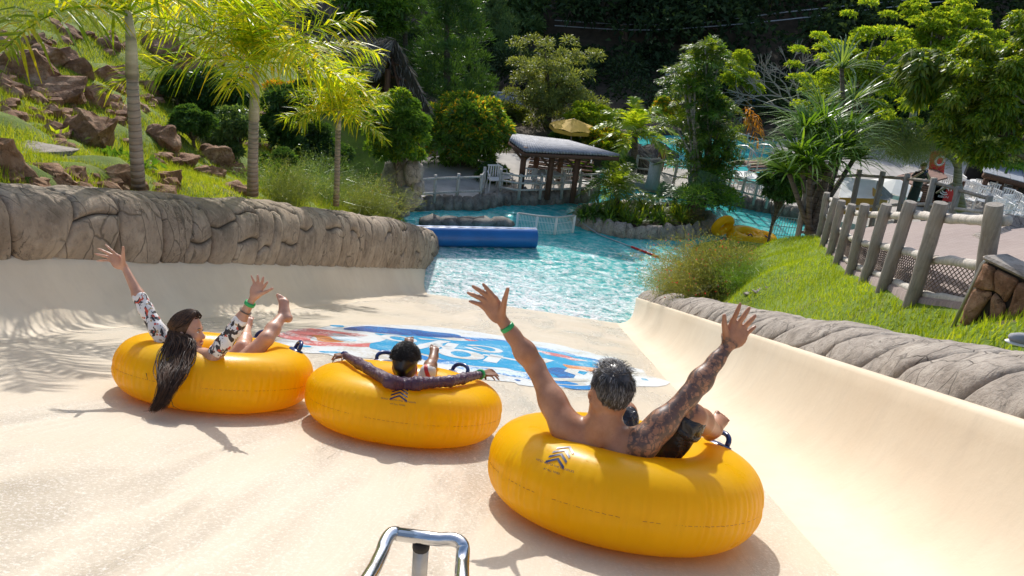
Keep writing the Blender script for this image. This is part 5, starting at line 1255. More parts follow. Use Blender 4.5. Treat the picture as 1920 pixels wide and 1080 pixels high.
# ================================================================== boulders on the hill
def boulder(px, py, w_, h_, label, seed, mat='redrock', name='boulder', slab=False, rb=None, depth=None):
    p = hit(px, py+h_*.3, rb or TL) if depth is None else P(px, py+h_*.3, depth)
    if p is None: return
    s_ = (p-CAM).dot(RWC@V((0, 0, -1)))/FX; rx, rz = w_*s_*.66, h_*s_*.70; ry = rx*.8; rnd = random.Random(seed)
    import bmesh
    bm = bmesh.new()
    for i in range(16 if not slab else 12):
        d = V((rnd.gauss(0, 1), rnd.gauss(0, 1), rnd.gauss(0, 1))).normalized(); k = 1/max(abs(d.x), abs(d.y), abs(d.z))**.75; bm.verts.new((d.x*k*rx*1.02, d.y*k*ry, d.z*k*rz*1.05))
    r = bmesh.ops.convex_hull(bm, input=bm.verts); bmesh.ops.delete(bm, geom=[g for g in r['geom_interior'] if isinstance(g, bmesh.types.BMVert)], context='VERTS')
    bmesh.ops.triangulate(bm, faces=bm.faces); bmesh.ops.subdivide_edges(bm, edges=bm.edges, cuts=4, use_grid_fill=True); m = min(rx, rz)
    rot = Matrix.Rotation(rnd.uniform(-.35, .35), 3, 'Y')@Matrix.Rotation(rnd.uniform(0, .6), 3, 'Z')
    for q in bm.verts:
        c = q.co.copy(); n_ = c.normalized(); k = mnoise.noise(c*(1.3/m)+V((seed, 0, 0)))*.20+mnoise.noise(c*(3.2/m)+V((0, seed, 0)))*.13+mnoise.noise(c*(8/m))*.05; st = abs(math.sin(c.z/m*4.5+seed+mnoise.noise(c/m)*2))*.09
        q.co = rot@(c+n_*m*(k+st))
    o = bpy.data.meshes.new(name); bm.to_mesh(o); bm.free(); o.materials.append(M[mat]); ob = bpy.data.objects.new(name, o); COL.objects.link(ob)
    ob.location = p+V((0, 0, .12*rz)); tag(ob, label, 'boulder', 'red brown boulders on the grassy hillside'); return ob
BL = [
 (22, 118, 66, 46, 'reddish boulder at the left picture edge, beside the upper rock cluster'), (52, 128, 74, 52, 'rounded brown boulder in front of the upper left rock cluster'),
 (62, 80, 50, 26, 'small flat topped rock crowning the upper left rock cluster'), (88, 106, 56, 36, 'brown rock wedged between two larger ones in the upper left cluster'),
 (97, 156, 88, 54, 'large square faced red boulder in the middle of the upper left cluster'), (128, 184, 42, 18, 'thin low rock lying just under the large square faced boulder'),
 (108, 104, 50, 26, 'ragged rock on the grass ledge right of the flat topped rock'), (150, 130, 40, 44, 'upright reddish rock at the right end of the upper left cluster'),
 (180, 182, 32, 46, 'narrow pointed rock standing left of the tall palm trunk'), (205, 142, 54, 44, 'brown rock just left of the tall palm trunk, high on the slope'),
 (214, 166, 26, 24, 'fist shaped small rock below the one beside the tall palm trunk'), (163, 248, 60, 72, 'big dark red boulder with a deep shadow in the middle of the left slope'),
 (12, 300, 64, 72, 'dark overhanging boulder at the left edge just above the rock wall'), (97, 328, 62, 38, 'low brown boulder touching the rock wall near the left edge'),
 (18, 334, 36, 24, 'pair-sized small orange rock in the lower left corner above the wall'), (138, 326, 34, 26, 'weathered small rock half sunk in grass above the wall'),
 (222, 330, 52, 42, 'red rock directly left of the tall palm base'), (306, 260, 44, 46, 'cracked reddish rock right of the tall palm, halfway up'),
 (404, 294, 52, 42, 'dark red split boulder between the first two palms'), (390, 322, 42, 28, 'brown rock below the split boulder between the palms'),
 (434, 320, 38, 26, 'brown rock at the foot of the second palm'), (316, 332, 32, 34, 'grey brown rock by the wall right of the tall palm base'),
 (345, 300, 40, 22, 'flat pinkish rock on the grass between the palms'), (298, 92, 58, 52, 'large brown rock of the upper ledge, right of the tall palm'),
 (340, 118, 60, 46, 'block of the upper ledge sloping down behind the first palm'), (372, 146, 34, 38, 'last block at the lower end of the upper ledge'),
 (206, 84, 30, 28, 'small grey rock left of the tall palm crownshaft'), (118, 54, 52, 16, 'thin grey slab lying high on the grass at the upper left'),
 (411, 222, 30, 26, 'grey rock in the shade behind the second palm'), (348, 205, 26, 18, 'tiny grey rock on the sunny slope right of the tall palm'), (440, 352, 60, 18, 'pale flat rock at the wall, right by the second palm foot'),
 (285, 165, 34, 26, 'mossy rock at the right side of the tall palm trunk')]
for i, (px, py, w_, h_, lb) in enumerate(BL): boulder(px, py, w_, h_, lb, i+3)
ob = boulder(62, 274, 108, 30, 'long pale stone slab lying on the grass near the left edge', 91, 'rockcurb', 'stone_slab', True); ob['category'] = 'stone slab'
# pebbles and broken bits, grass, weeds
def hill_scatter():
    rng = np.random.default_rng(5); pts = []
    for _ in range(900):
        px, py = rng.uniform(0, 520), rng.uniform(60, 370); pts.append((px, py))
    mb = MB(); n = 0
    for px, py in pts[:900]:
        if mnoise.noise(V((px*.012, py*.012, 3))) < .05: continue
        p = hit(px, py, TL, 5, 30)
        if p is None or p.x > LX-.6: continue
        r = rng.uniform(.03, .15)**1.0; mb.blob(p+V((0, 0, r*.2)), (r*1.3, r, r*.8), seed=n, amp=.5, sub=1); n += 1
    o = mb.build('rubble', M['redrock']); tag(o, 'loose reddish rubble scattered over the left slope', 'rubble', kind='stuff')
hill_scatter()
def grass_on(name, rb, x0, x1, y0, y1, n, L, mat, label, keep, seed, zoff=0):
    rng = np.random.default_rng(seed); y = y0+(y1-y0)*rng.random(n)**1.3; x = x0+(x1-x0)*rng.random(n); k = keep(x, y); x, y = x[k], y[k]; xy = np.stack([x, y], 1)
    z = rb(xy) + np.array([ .0 for a in x]); P_ = np.stack([x, y, z+zoff], 1); d = np.linalg.norm(P_-np.array(CAM), axis=1)
    o = blades(name, P_, np.clip(L*(.6+d/16), L*.8, L*2.6)[:, None]*1.0 if False else L, .012, mat, seed=seed, lean=.45); tag(o, label, 'grass', kind='stuff'); return o
_fx = np.vectorize(fwx)
_gn = np.vectorize(lambda x, y: mnoise.noise(V((x*.9, y*.9, 7)))+.5*mnoise.noise(V((x*2.6, y*2.6, 3))))
grass_on('lawn_grass', TR, RX+.85, 8, 2.5, 19, 95000, .075, M['fl_blade'], 'bright green lawn grass on the bank beside the slide', lambda x, y: x < _fx(y)-.03, 1)
grass_on('hill_grass', TL, -16, LX-.85, 4.5, 24, 240000, .10, M['fl_blade_l'], 'sunlit rough grass on the left hillside', lambda x, y: (x > -3.5-y*.75) & (_gn(x, y) > -.75), 2)
def weeds():
    rng = np.random.default_rng(9)
    for i, (px, py, n, lb) in enumerate([(118, 262, 26, 'bright broad leaved weed beside the long stone slab'), (215, 300, 60, 'small leafy weeds left of the tall palm base'), (262, 320, 50, 'leafy weeds right of the tall palm base')]):
        p = hit(px, py, TL); root = empty('weed', p, lb, 'plant')
        C = np.array(tuple(p))+rng.normal(size=(n, 3))*np.array([.14, .1, .03])+np.array([0, 0, .06]); D = rdir(n, rng)*.7+np.array([0, 0, .7]); D /= np.linalg.norm(D, axis=1)[:, None]
        v, f = leafmesh(C, D, rng.uniform(.08, .17, n), .06, .2, rng=rng); tag(npmesh('leaf_tuft', v, f, M['lf_mid'] if i else M['lf_bright'], root, smooth=False), kind='stuff')
weeds()
# ------------------------------------------------------------------ decks round the pool
from mathutils.geometry import tessellate_polygon
def slab(name, pxs, z, thick, mat, edge=None):
    P2 = [W(x, y, z) for x, y in pxs]; n = len(P2); tri = tessellate_polygon([P2])
    ar = sum(P2[i].x*P2[(i+1) % n].y-P2[(i+1) % n].x*P2[i].y for i in range(n))
    v = [tuple(p) for p in P2]+[(p.x, p.y, p.z-thick) for p in P2]; f = [tuple(t) for t in tri]+[(i, (i+1) % n, n+(i+1) % n, n+i) for i in range(n)]
    me = bpy.data.meshes.new(name); me.from_pydata(v, [], f); me.materials.append(M[mat])
    import bmesh
    bm = bmesh.new(); bm.from_mesh(me); bmesh.ops.recalc_face_normals(bm, faces=bm.faces); bm.to_mesh(me); bm.free()
    return tag(link(bpy.data.objects.new(name, me)), kind='structure')
slab('left_deck', [(745, 375), (900, 377), (930, 368), (1095, 362), (1108, 345), (1090, 320), (1010, 290), (900, 285), (740, 300), (640, 330)], .28, .8, 'deck')
slab('right_deck', [(1335, 361), (1500, 388), (1560, 413), (1900, 470), (2300, 500), (2300, 240), (1700, 235), (1460, 262), (1440, 300), (1470, 340), (1360, 345)], .28, .8, 'deck')
slab('middle_walkway', [(1160, 335), (1330, 372), (1360, 345), (1300, 318), (1180, 308), (1140, 318)], .26, .6, 'deck')
slab('far_left_bank', [(560, 345), (760, 330), (900, 300), (1140, 304), (1172, 266), (1180, 246), (1290, 244), (1480, 258), (1720, 232), (2100, 230), (2100, 150), (1200, 130), (560, 120)], .26, .6, 'soil')
def rockedge(name, label, pxs, z, h, wd, n, mat='greyrock', seed=0, closed=False):
    root = empty(name, W(*pxs[0], 0), label, 'rock edging'); pts = [W(x, y, z) for x, y in pxs]
    if closed: pts.append(pts[0])
    L = [0]
    for a, b in zip(pts, pts[1:]): L.append(L[-1]+(b-a).length)
    rnd = random.Random(seed); k = 0
    for i in range(n):
        t = (i+.5)/n*L[-1]
        while k < len(L)-2 and L[k+1] < t: k += 1
        a, b = pts[k], pts[k+1]; p = a+(b-a)*((t-L[k])/(L[k+1]-L[k])); d = (b-a).normalized(); s_ = L[-1]/n
        mb = MB(); mb.blob(p+V((0, 0, h*.2)), (s_*.80, wd*rnd.uniform(.85, 1.15), h*rnd.uniform(.88, 1.05)), seed=i+seed, amp=.35, sub=2, axes=(d, V((-d.y, d.x, 0)), V((0, 0, 1))))
        mb.build('rock', M[mat], root, smooth=True)
rockedge('rock_edging', 'dark rock edging along the far pool side below the log fence', [(740, 392), (830, 388), (900, 389), (930, 381), (1010, 379), (1095, 375), (1112, 356)], 0.02, .42, .3, 26, seed=3)
rockedge('rock_edging', 'dark rock edging along the right arm of the pool', [(1335, 372), (1400, 388), (1450, 398), (1500, 412), (1540, 430)], 0.02, .40, .3, 16, seed=31)
rockedge('rock_edging', 'low wet rocks showing just behind the blue inflatable roll', [(792, 418), (830, 417), (860, 418), (900, 419), (955, 420)], 0, .20, .4, 5, mat='greyrock', seed=61)
# ------------------------------------------------------------------ island
isl_px = [(1078, 418), (1110, 430), (1160, 441), (1220, 446), (1290, 444), (1328, 434), (1330, 418), (1290, 404), (1230, 396), (1150, 396), (1095, 404)]
slab('island_soil', [(1086, 402), (1117, 410), (1160, 419), (1220, 424), (1290, 421), (1320, 412), (1322, 402), (1290, 392), (1230, 385), (1150, 385), (1100, 392)], .34, .9, 'soil')
rockedge('rock_edging', 'carved grey rock rim around the planted island', isl_px, .0, .40, .24, 34, mat='rockcurb', seed=81, closed=True)
def iw(px, py, z=.34): return W(px, py, z)
ag = empty('strap_leaf_bed', iw(1200, 425), 'dense bed of green strap leaved plants filling the front of the island', 'plants')
rs = random.Random(4)
for i in range(46):
    x = rs.uniform(1135, 1290); y = 390+rs.uniform(0, 29)+(x-1135)*.02
    straps('strap_clump', iw(x, y), 26, rs.uniform(.6, .85), .035, M['lf_mid'] if i % 2 else M['lf_bright'], ag, i, droop=.45)
dk = empty('dark_leafy_clump', iw(1118, 415), 'dark glossy leafy clump at the left end of the island', 'shrub')
for i in range(14):
    straps('leaf_tuft', iw(1092+i*4.6, 398+rs.uniform(0, 11)), 34, .75, .07, M['lf_dark'] if i % 3 else M['lf_mid'], dk, 100+i, droop=.6, spread=.8)
b = iw(1158, 392); palm('small feathery palm with a short dark trunk standing on the island', [b, P(1157, 378, b.y), P(1156, 348, b.y)], [], .10, 1.4, 24, 40, .36, M['lf_clump'], 31, (-.15, 1.3), 1.1, wid=.035, hang=.3, plume=.3, bark='bark')
b = iw(1300, 406)
cy = empty('cycad', b, 'cycad with a dark barrel trunk at the right end of the island', 'plant'); mb = MB(); mb.lathe(b, [(.30, 0), (.36, .3), (.34, .7), (.2, .95)], 12); mb.build('trunk', M['bark'], cy, smooth=True)
for i in range(22): frond(cy, b+V((0, 0, .95)), i*2.4, -.1+1.2*((i*.618) % 1), 1.25, 30, .26, M['lf_dark'] if i % 2 else M['lf_mid'], droop=.8, wid=.03, seed=700+i, plume=.15, hang=.1)
b = iw(1228, 396)
cy = empty('cycad', b, 'low dark cycad rosette behind the strap leaved bed', 'plant')
for i in range(18): frond(cy, b+V((0, 0, .45)), i*2.4, .0+1.0*((i*.618) % 1), 1.1, 28, .22, M['lf_dark'], droop=.7, wid=.028, seed=740+i, plume=.15, hang=.1)
b = iw(1298, 417); feather_shrub('small reddish flowering plant hanging over the right rim of the island', b, .9, .75, 160, 51, M['lf_dry'], M['fl_red'], name='flowering_plant', nf=120)
# tall clump of slender palms above the island's right end
cb = W(1322, 372, .3)
clp = empty('clumping_palm', cb, 'tall dense clump of slender palms rising at the centre right of the pool', 'palm tree')
rp = random.Random(77)
for i in range(30):
    k_ = (i+.5)/30; yt = 88+250*k_**1.05; wd = 14+62*k_**.7; xt = 1322+(rp.uniform(-1, 1)*wd if i else 0); x0 = 1322+(xt-1322)*.45
    a_ = cb+V((rp.uniform(-.6, .6), rp.uniform(-.5, .5), 0)); t_ = P(xt, yt, a_.y); mb = MB(); mid = (a_+t_)/2+V((rp.uniform(-.15, .15), 0, 0)); mb.tube([a_, mid, t_], [.05, .045, .035], 6); mb.build('stem', M['palebark'], clp, smooth=True)
    for k in range(8): frond(clp, t_, k*2.4+i, .0+1.35*((k*.618+i*.3) % 1), rp.uniform(.95, 1.35) if i > 2 else .9, 26, .34, M['lf_clump'] if (i+k) % 3 else M['lf_mid'], droop=.9, wid=.034, seed=900+i*20+k, plume=.5, hang=.35)
for k in range(3): frond(clp, P(1392, 205+k*8, cb.y), 1.2+k*.6, .3, 1.0, 16, .4, M['lf_orange'], droop=2.2, wid=.05, seed=1200+k, hang=.6)
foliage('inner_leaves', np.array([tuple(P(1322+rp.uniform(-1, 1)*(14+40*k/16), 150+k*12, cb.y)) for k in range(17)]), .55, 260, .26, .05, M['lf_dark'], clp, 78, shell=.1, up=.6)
foliage('undergrowth', np.array([tuple(W(1290+i*9, 372+rp.uniform(-6, 6), .6+rp.uniform(0, .9))) for i in range(9)]), .6, 420, .16, .05, M['lf_mid'], clp, 77)
# ------------------------------------------------------------------ shelter with the striped roof
def shelter():
    fy = W(1000, 372, .3); root = empty('open_shelter', fy, 'open wooden shelter with a low sloping grey roof beside the pool', 'shelter')
    yF, yB = fy.y+.2, fy.y+2.9
    F = [P(962, 268, yF), P(1010, 284, yF-.5), P(1158, 292, yF)]; A, B_, C_, D_ = P(958, 256, yB), P(1062, 268, yB), P(1158, 288, yF-.2), P(1005, 282, yF-.2)
    # the roof as ribs of half round tiles from ridge to eave
    n = 40; V0, V1 = P(962, 252, yB), P(1064, 264, yB); E0, E1 = P(985, 283, yF-.35), P(1162, 291, yF-.35)
    L0 = P(956, 262, yF+.4)
    for i in range(n):
        t = (i+.5)/n; a = V0+(V1-V0)*t; b = (L0+(E0-L0)*min(1, t*5)) if t < .2 else E0+(E1-E0)*((t-.2)/.8); mb = MB(); mb.tube([a, (a+b)/2, b], .062, 6, squash=.8); mb.build('roof_rib', M['slate'], root, smooth=True)
    mb = MB(); mb.add([V0-V((0, 0, .13)), V1-V((0, 0, .13)), E1-V((0, 0, .13)), E0-V((0, 0, .13)), L0-V((0, 0, .13))], [(0, 1, 2), (0, 2, 3), (0, 3, 4)]); mb.build('roof_board', M['brownwood'], root)
    for a, b in ((L0, E0), (E0, E1), (V0, L0)):
        mb = MB(); mb.tube([a-V((0, 0, .14)), b-V((0, 0, .14))], .07, 8); mb.build('beam', M['brownwood'], root, smooth=True)
    for px, yy, tp in ((976, yF, 270), (1028, yF, 285), (1076, yF, 289), (1000, yB-.4, 262), (1045, yB-.4, 268)):
        b = P(px, 352, yy); b.z = .28; t = V((b.x, b.y, P(px, tp, yy).z-.1)); mb = MB(); mb.tube([b, t], .11, 10); mb.build('post', M['brownwood'], root, smooth=True)
        for sx in (-1, 1):
            mb = MB(); mb.tube([V((b.x, b.y, t.z-.5)), V((b.x+sx*.45, b.y, t.z-.05))], .045, 6); mb.build('brace', M['brownwood'], root, smooth=True)
    # stair flight seen through the posts
    st = empty('stairs', W(1040, 358, .3)+V((0, 1.9, 0)), 'timber stair flight with pale handrails seen behind the shelter posts', 'stairs')
    for k in range(8):
        mb = MB(); mb.box(V((wloc(st).x, wloc(st).y+k*.2, .38+k*.11)), (2.6, .26, .05)); mb.build('tread', M['brownwood'] if k % 2 else M['redrock'], st)
    for sx in (-1.3, -.1, 1.2):
        p0 = wloc(st)+V((sx, -.1, .75)); mb = MB(); mb.tube([p0, p0+V((0, 1.4, .35))], .03, 6); mb.build('handrail', M['palewood'], st)
shelter()
# ------------------------------------------------------------------ log fences by the water
def logfence(label, pxs, z0, h, rails, mat='palewood', r=.055, group='log fences round the pools', depth=None, hpx=None):
    pts = [W(x, y, z0) for x, y in pxs]; root = empty('log_fence', pts[0], label, 'fence', group); rnd = random.Random(int(pxs[0][0]))
    for i, p in enumerate(pts):
        mb = MB(); mb.tube([p-V((0, 0, .05)), p+V((rnd.uniform(-.02, .02), 0, h*rnd.uniform(.96, 1.05)))], [r*1.1, r], 8); mb.build('post', M[mat], root, smooth=True)
        if i:
            for f in rails:
                mb = MB(); mb.tube([pts[i-1]+V((0, -.04, h*f)), (pts[i-1]+p)/2+V((0, -.04, h*f+rnd.uniform(-.02, .02))), p+V((0, -.04, h*f))], r*.7, 7); mb.build('rail', M[mat], root, smooth=True)
    return root
logfence('pale log fence left of the shelter, running along the far pool edge', [(772, 380), (814, 378), (856, 376), (900, 374), (906, 362)], .28, .95, (.35, .9))
logfence('pale log fence in front of the shelter', [(936, 366), (972, 372), (1012, 371), (1052, 370), (1084, 368), (1116, 366)], .28, .95, (.35, .62, .9))
logfence('pale log fence on the walkway behind the island', [(1190, 330), (1228, 336), (1262, 346), (1300, 352)], .28, .9, (.4, .9))
logfence('pale log fence along the right arm of the pool', [(1338, 364), (1362, 370), (1388, 376), (1412, 382), (1436, 388)], .28, .95, (.4, .9))
logfence('thin rail fence of the upper pool, right of the tall palm clump', [(1340, 348), (1368, 345), (1398, 342)], .28, .85, (.3, .6, .9), r=.035)
logfence('rail fence on the far terrace behind the palm clump', [(1375, 282), (1395, 288), (1420, 296), (1440, 300)], .28, 1.0, (.3, .6, .9), r=.035)
def stump():
    p = W(1222, 352, .28); o = empty('tree_stump', p, 'pale cut stump like pillar on the walkway behind the small palm', 'pillar'); mb = MB(); mb.lathe(p, [(.30, 0), (.26, .5), (.27, 1.0), (.2, 1.1)], 10); mb.build('column', M['palewood'], o, smooth=True)
    mb = MB(); mb.lathe(p+V((0, 0, 1.1)), [(.3, 0), (.28, .06), (.1, .1)], 10); mb.build('cap', M['greyrock'], o, smooth=True)
stump()
# chairs
def make_chair():
    root = empty('plastic_chair', (0, 0, 0), 'x', 'chair'); mb = MB(); mb.box((0, 0, .43), (.46, .44, .04), bev=.015); mb.build('seat', M['white_paint'], root)
    mb = MB()
    for k in range(5): mb.box((-.18+k*.09, .22+.03, .66), (.045, .02, .40))
    mb.box((0, .26, .87), (.46, .03, .06), bev=.01); mb.build('backrest', M['white_paint'], root)
    for sx in (-1, 1):
        for sy in (-1, 1):
            mb = MB(); mb.tube([(sx*.20, sy*.19, .43), (sx*.24, sy*.23, 0)], .022, 6); mb.build('leg', M['white_paint'], root)
        mb = MB(); mb.tube([(sx*.22, -.2, .43), (sx*.25, -.18, .64), (sx*.24, .2, .66)], .02, 6); mb.build('armrest', M['white_paint'], root)
    return root
proto = make_chair(); first = True
def chairs(lst, label, group):
    global first
    for i, (px, py, rz) in enumerate(lst):
        lb = label if isinstance(label, str) else label(i)
        c = proto if first else copy_tree(proto); first = False
        c.location = W(px, py, .29); c.rotation_euler = (0, 0, rz); c['label'] = lb; c['group'] = group
chairs([(925, 356, .4), (945, 352, 2.2), (990, 362, .2), (1010, 364, 1.2), (1035, 362, 2.5), (1060, 361, .3), (1095, 362, 1.5)], lambda i: ['white plastic chair standing left of the shelter, nearest the fence', 'white plastic chair standing left of the shelter, behind another', 'white plastic chair by the left post of the shelter', 'white plastic chair left of the round table under the shelter', 'white plastic chair right of the round table under the shelter', 'white plastic chair beside the middle post of the shelter', 'white plastic chair at the right end of the shelter fence'][i], 'chairs by the shelter')
chairs([(1360, 358, .2), (1385, 362, 1.8), (1402, 366, .6), (1425, 372, 2.4)], lambda i: 'white plastic chair, %s from the left of four behind the right pool fence' % ['first', 'second', 'third', 'fourth'][i], 'chairs behind the right pool fence')
rr = random.Random(3)
chairs([(1775+18*(i % 7)+rr.uniform(-4, 4), 362+12*(i//7)+2*(i % 7)+rr.uniform(-2, 2), rr.uniform(0, 6)) for i in range(21)], lambda i: 'pale chair, %s from the left in the %s row of the kiosk seating' % (['first', 'second', 'third', 'fourth', 'fifth', 'sixth', 'seventh'][i % 7], ['back', 'middle', 'front'][i//7]), 'chairs beside the kiosk')
chairs([(1855+15*(i % 5), 408+11*(i//5), rr.uniform(0, 6)) for i in range(10)], lambda i: 'pale chair at the right picture edge, %s in the %s row' % (['first', 'second', 'third', 'fourth', 'fifth'][i % 5], ['rear', 'near'][i//5]), 'chairs at the right edge')
def table(px, py, label):
    p = W(px, py, .28); t = empty('round_table', p, label, 'table', 'tables in the seating areas'); mb = MB(); mb.lathe(p+V((0, 0, .70)), [(.48, 0), (.5, .02), (.5, .04), (.0, .05)], 16); mb.build('tabletop', M['white_paint'], t); mb = MB(); mb.lathe(p, [(.22, 0), (.05, .05), (.04, .7)], 8); mb.build('pedestal', M['white_paint'], t)
table(1023, 360, 'white round table between the chairs under the shelter'); table(1830, 372, 'white round table in the middle of the kiosk seating'); table(1393, 360, 'white round table behind the right pool fence')
# ------------------------------------------------------------------ things in the water
def roll():
    a = W(797, 458, 0); b = W(1005, 458, 0); a.y = b.y = W(900, 458, 0).y; r = .33; a = W(776, 442, .28); b = W(1004, 446, .28); a.z = b.z = .28
    o = empty('inflatable_roll', (a+b)/2, 'long blue inflatable roll floating across the pool', 'inflatable'); mb = MB(); n = 30; pts = [a+(b-a)*(i/n) for i in range(n+1)]; rad = [r*(1+.012*math.sin(i*2.1)) for i in range(n+1)]
    pts = pts+[b+(b-a).normalized()*.03]; rad = rad+[r*.80]; mb.tube(pts, rad, 26); mb.build('vinyl_roll', M['blue_vinyl'], o, smooth=True, autos=40)
    mb = MB(); mb.tube([a+V((0, -.02, r*.98)), b+V((0, -.02, r*.98))], [.02, .02], 5); mb.build('seam', M['white_paint'], o)
roll()
def netfence():
    root = empty('water_fence', W(1020, 432, 0), 'white wire mesh fence standing in the pool between the blue roll and the island', 'fence')
    pts = [W(968, 432, 0), W(1004, 437, 0), W(1040, 440, 0), W(1074, 436, 0)]; H = .62
    for p in pts:
        mb = MB(); mb.tube([p-V((0, 0, .3)), p+V((0, 0, H))], .035, 8); mb.build('post', M['white_paint'], root, smooth=True)
    mb = MB(); mb.tube([p+V((0, 0, H)) for p in pts], .032, 6); mb.build('top_rail', M['palewood'], root, smooth=True)
    mb = MB()
    for a, b in zip(pts, pts[1:]):
        for k in range(1, 13): p = a+(b-a)*k/13; mb.tube([p-V((0, 0, .1)), p+V((0, 0, H))], .009, 4, cap=False)
        for f in (.12, .4): mb.tube([a+V((0, 0, f)), b+V((0, 0, f))], .008, 4, cap=False)
    tag(mb.build('mesh', M['white_paint'], root), kind='stuff')
netfence()
def ropeline():
    a = W(1082, 410, .3); b = W(1250, 488, .02); pts = [a+(b-a)*t+V((0, 0, -.25*math.sin(t*PI))) for t in [i/20 for i in range(21)]]; root = empty('float_line', a, 'pale rope with dark red floats stretched from the island towards the lawn bank', 'rope')
    for p in pts: p.z = max(p.z, .03)
    mb = MB(); mb.tube(pts, .018, 5); mb.build('line', M['cable'], root)
    for k in range(7):
        p = pts[13]+(pts[18]-pts[13])*(k/6); d = (pts[18]-pts[13]).normalized(); mb = MB(); mb.lathe(p-d*.09, [(.02, 0), (.04, .03), (.04, .13), (.02, .16)], 8, axis=d); mb.build('float', M['red_paint'], root, smooth=True)
ropeline()
def ftube(px, py, R, label, tilt=0.0, rz=0.0, z=.16):
    p = W(px, py, z); o = empty('inflatable_tube', p, label, 'inner tube', 'yellow tubes drifting in the far pool'); n = 28; N_ = V((math.sin(tilt)*math.cos(rz), math.sin(tilt)*math.sin(rz)-.0, math.cos(tilt))); a, b = frame(N_); mb = MB()
    mb.tube([p+(a*math.cos(2*PI*i/n)+b*math.sin(2*PI*i/n))*R*.68+V((0, 0, R*math.sin(tilt)*.6)) for i in range(n)], R*.32, 12, closed=True); mb.build('ring', M['tube'], o, smooth=True)
    mb = MB(); mb.tube([p+a*R*.68+N_*R*.3-b*.08, p+a*R*.68+N_*R*.42, p+a*R*.68+N_*R*.3+b*.08], .02, 6); mb.build('handle', M['handle'], o, smooth=True)
ftube(1400, 444, .72, 'yellow tube floating flat behind the flowering shrub'); ftube(1352, 436, .45, 'yellow tube standing tilted at the left of the flat floating one', 1.2, 2.2, .25)
ftube(1430, 446, .5, 'yellow tube at the right, half hidden by the lawn bank')
def gate():
    root = empty('water_gate', W(1470, 446, 0), 'grey wire gate standing in the water at the right end of the pool', 'gate'); a, b = W(1444, 444, 0), W(1494, 450, 0)
    for p in (a, b): mb = MB(); mb.tube([p, p+V((0, 0, .85))], .04, 8); mb.build('post', M['steelmat'], root)
    mb = MB()
    for k in range(1, 10): p = a+(b-a)*k/10; mb.tube([p, p+V((0, 0, .8))], .01, 4)
    for f in (.1, .45, .8): mb.tube([a+V((0, 0, f)), b+V((0, 0, f))], .014, 4)
    tag(mb.build('mesh', M['steelmat'], root), kind='stuff')
gate()
# ------------------------------------------------------------------ shrubs and trees of the left and centre
def shrub(label, px, py, w_, h_, y, ncl, n, L, W_, mat, seed, cat='shrub', name='shrub', clr=.3, z0=None, group=None, bark='bark', tr=.05, boff=(0, 0), **kw):
    c = P(px, py, y); s_ = (c-CAM).dot(RWC@V((0, 0, -1)))/FX; r = (w_*s_/2*.82, w_*s_/2*.7, h_*s_/2*.9); base = V((c.x+boff[0], c.y+boff[1], c.z-h_*s_/2*1.05 if z0 is None else z0))
    return tree(name, label, base, c, r, ncl, clr*r[0], n, L, W_, M[mat], tr, bark, group, seed, cat, **kw)
shrub('round clipped hedge bush with a few yellow flowers, right of the small palm', 745, 262, 122, 175, 21, 60, 420, .15, .055, 'lf_mid', 5, accent=M['lf_bright'], acc_f=.12, shell=.8)
shrub('large dense bush with yellow and orange new leaves behind the log fence', 872, 262, 180, 165, 29, 70, 380, .24, .075, 'lf_mid', 6, accent=M['lf_croton'], acc_f=.35, shell=.75)
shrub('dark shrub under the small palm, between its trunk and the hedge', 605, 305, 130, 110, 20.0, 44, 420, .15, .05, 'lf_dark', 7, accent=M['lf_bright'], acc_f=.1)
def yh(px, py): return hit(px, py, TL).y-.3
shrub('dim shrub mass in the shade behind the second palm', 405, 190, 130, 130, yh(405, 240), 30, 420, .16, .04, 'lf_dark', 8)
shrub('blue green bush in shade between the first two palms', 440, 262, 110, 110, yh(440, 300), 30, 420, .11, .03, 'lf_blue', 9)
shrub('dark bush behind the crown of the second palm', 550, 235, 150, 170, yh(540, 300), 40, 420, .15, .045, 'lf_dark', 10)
shrub('shrub with orange dry leaves behind the small palm', 548, 175, 110, 70, yh(540, 300)+.5, 16, 300, .14, .04, 'lf_croton', 11, accent=M['lf_orange'], acc_f=.3)
shrub('olive green bush at the hut wall', 690, 215, 90, 80, 24, 18, 360, .18, .05, 'lf_mid', 12)
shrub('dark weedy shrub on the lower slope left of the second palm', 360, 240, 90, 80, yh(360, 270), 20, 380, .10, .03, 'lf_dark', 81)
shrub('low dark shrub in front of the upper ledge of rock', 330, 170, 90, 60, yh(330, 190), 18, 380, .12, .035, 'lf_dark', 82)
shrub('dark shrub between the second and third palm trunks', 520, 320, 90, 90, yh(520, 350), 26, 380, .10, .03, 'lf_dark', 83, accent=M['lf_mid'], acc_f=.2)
feather_shrub('feathery dry shrub above the wall, between the second and third palm', onX(540, 384, -5.6), .85, .9, 500, 21, M['lf_olive'])
feather_shrub('feathery olive shrub hugging the wall right of the small palm', onX(690, 402, -5.5), 1.2, 1.05, 800, 22, M['lf_olive'], M['fl_red'], nf=40)
feather_shrub('grey green wispy bush in shade behind the feathery shrubs', onX(580, 374, -6.6), 1.4, 1.2, 600, 23, M['lf_blue'])
feather_shrub('wispy dark grass clump right of the second palm base', onX(505, 368, -6.2), .8, .8, 350, 24, M['lf_mid'])
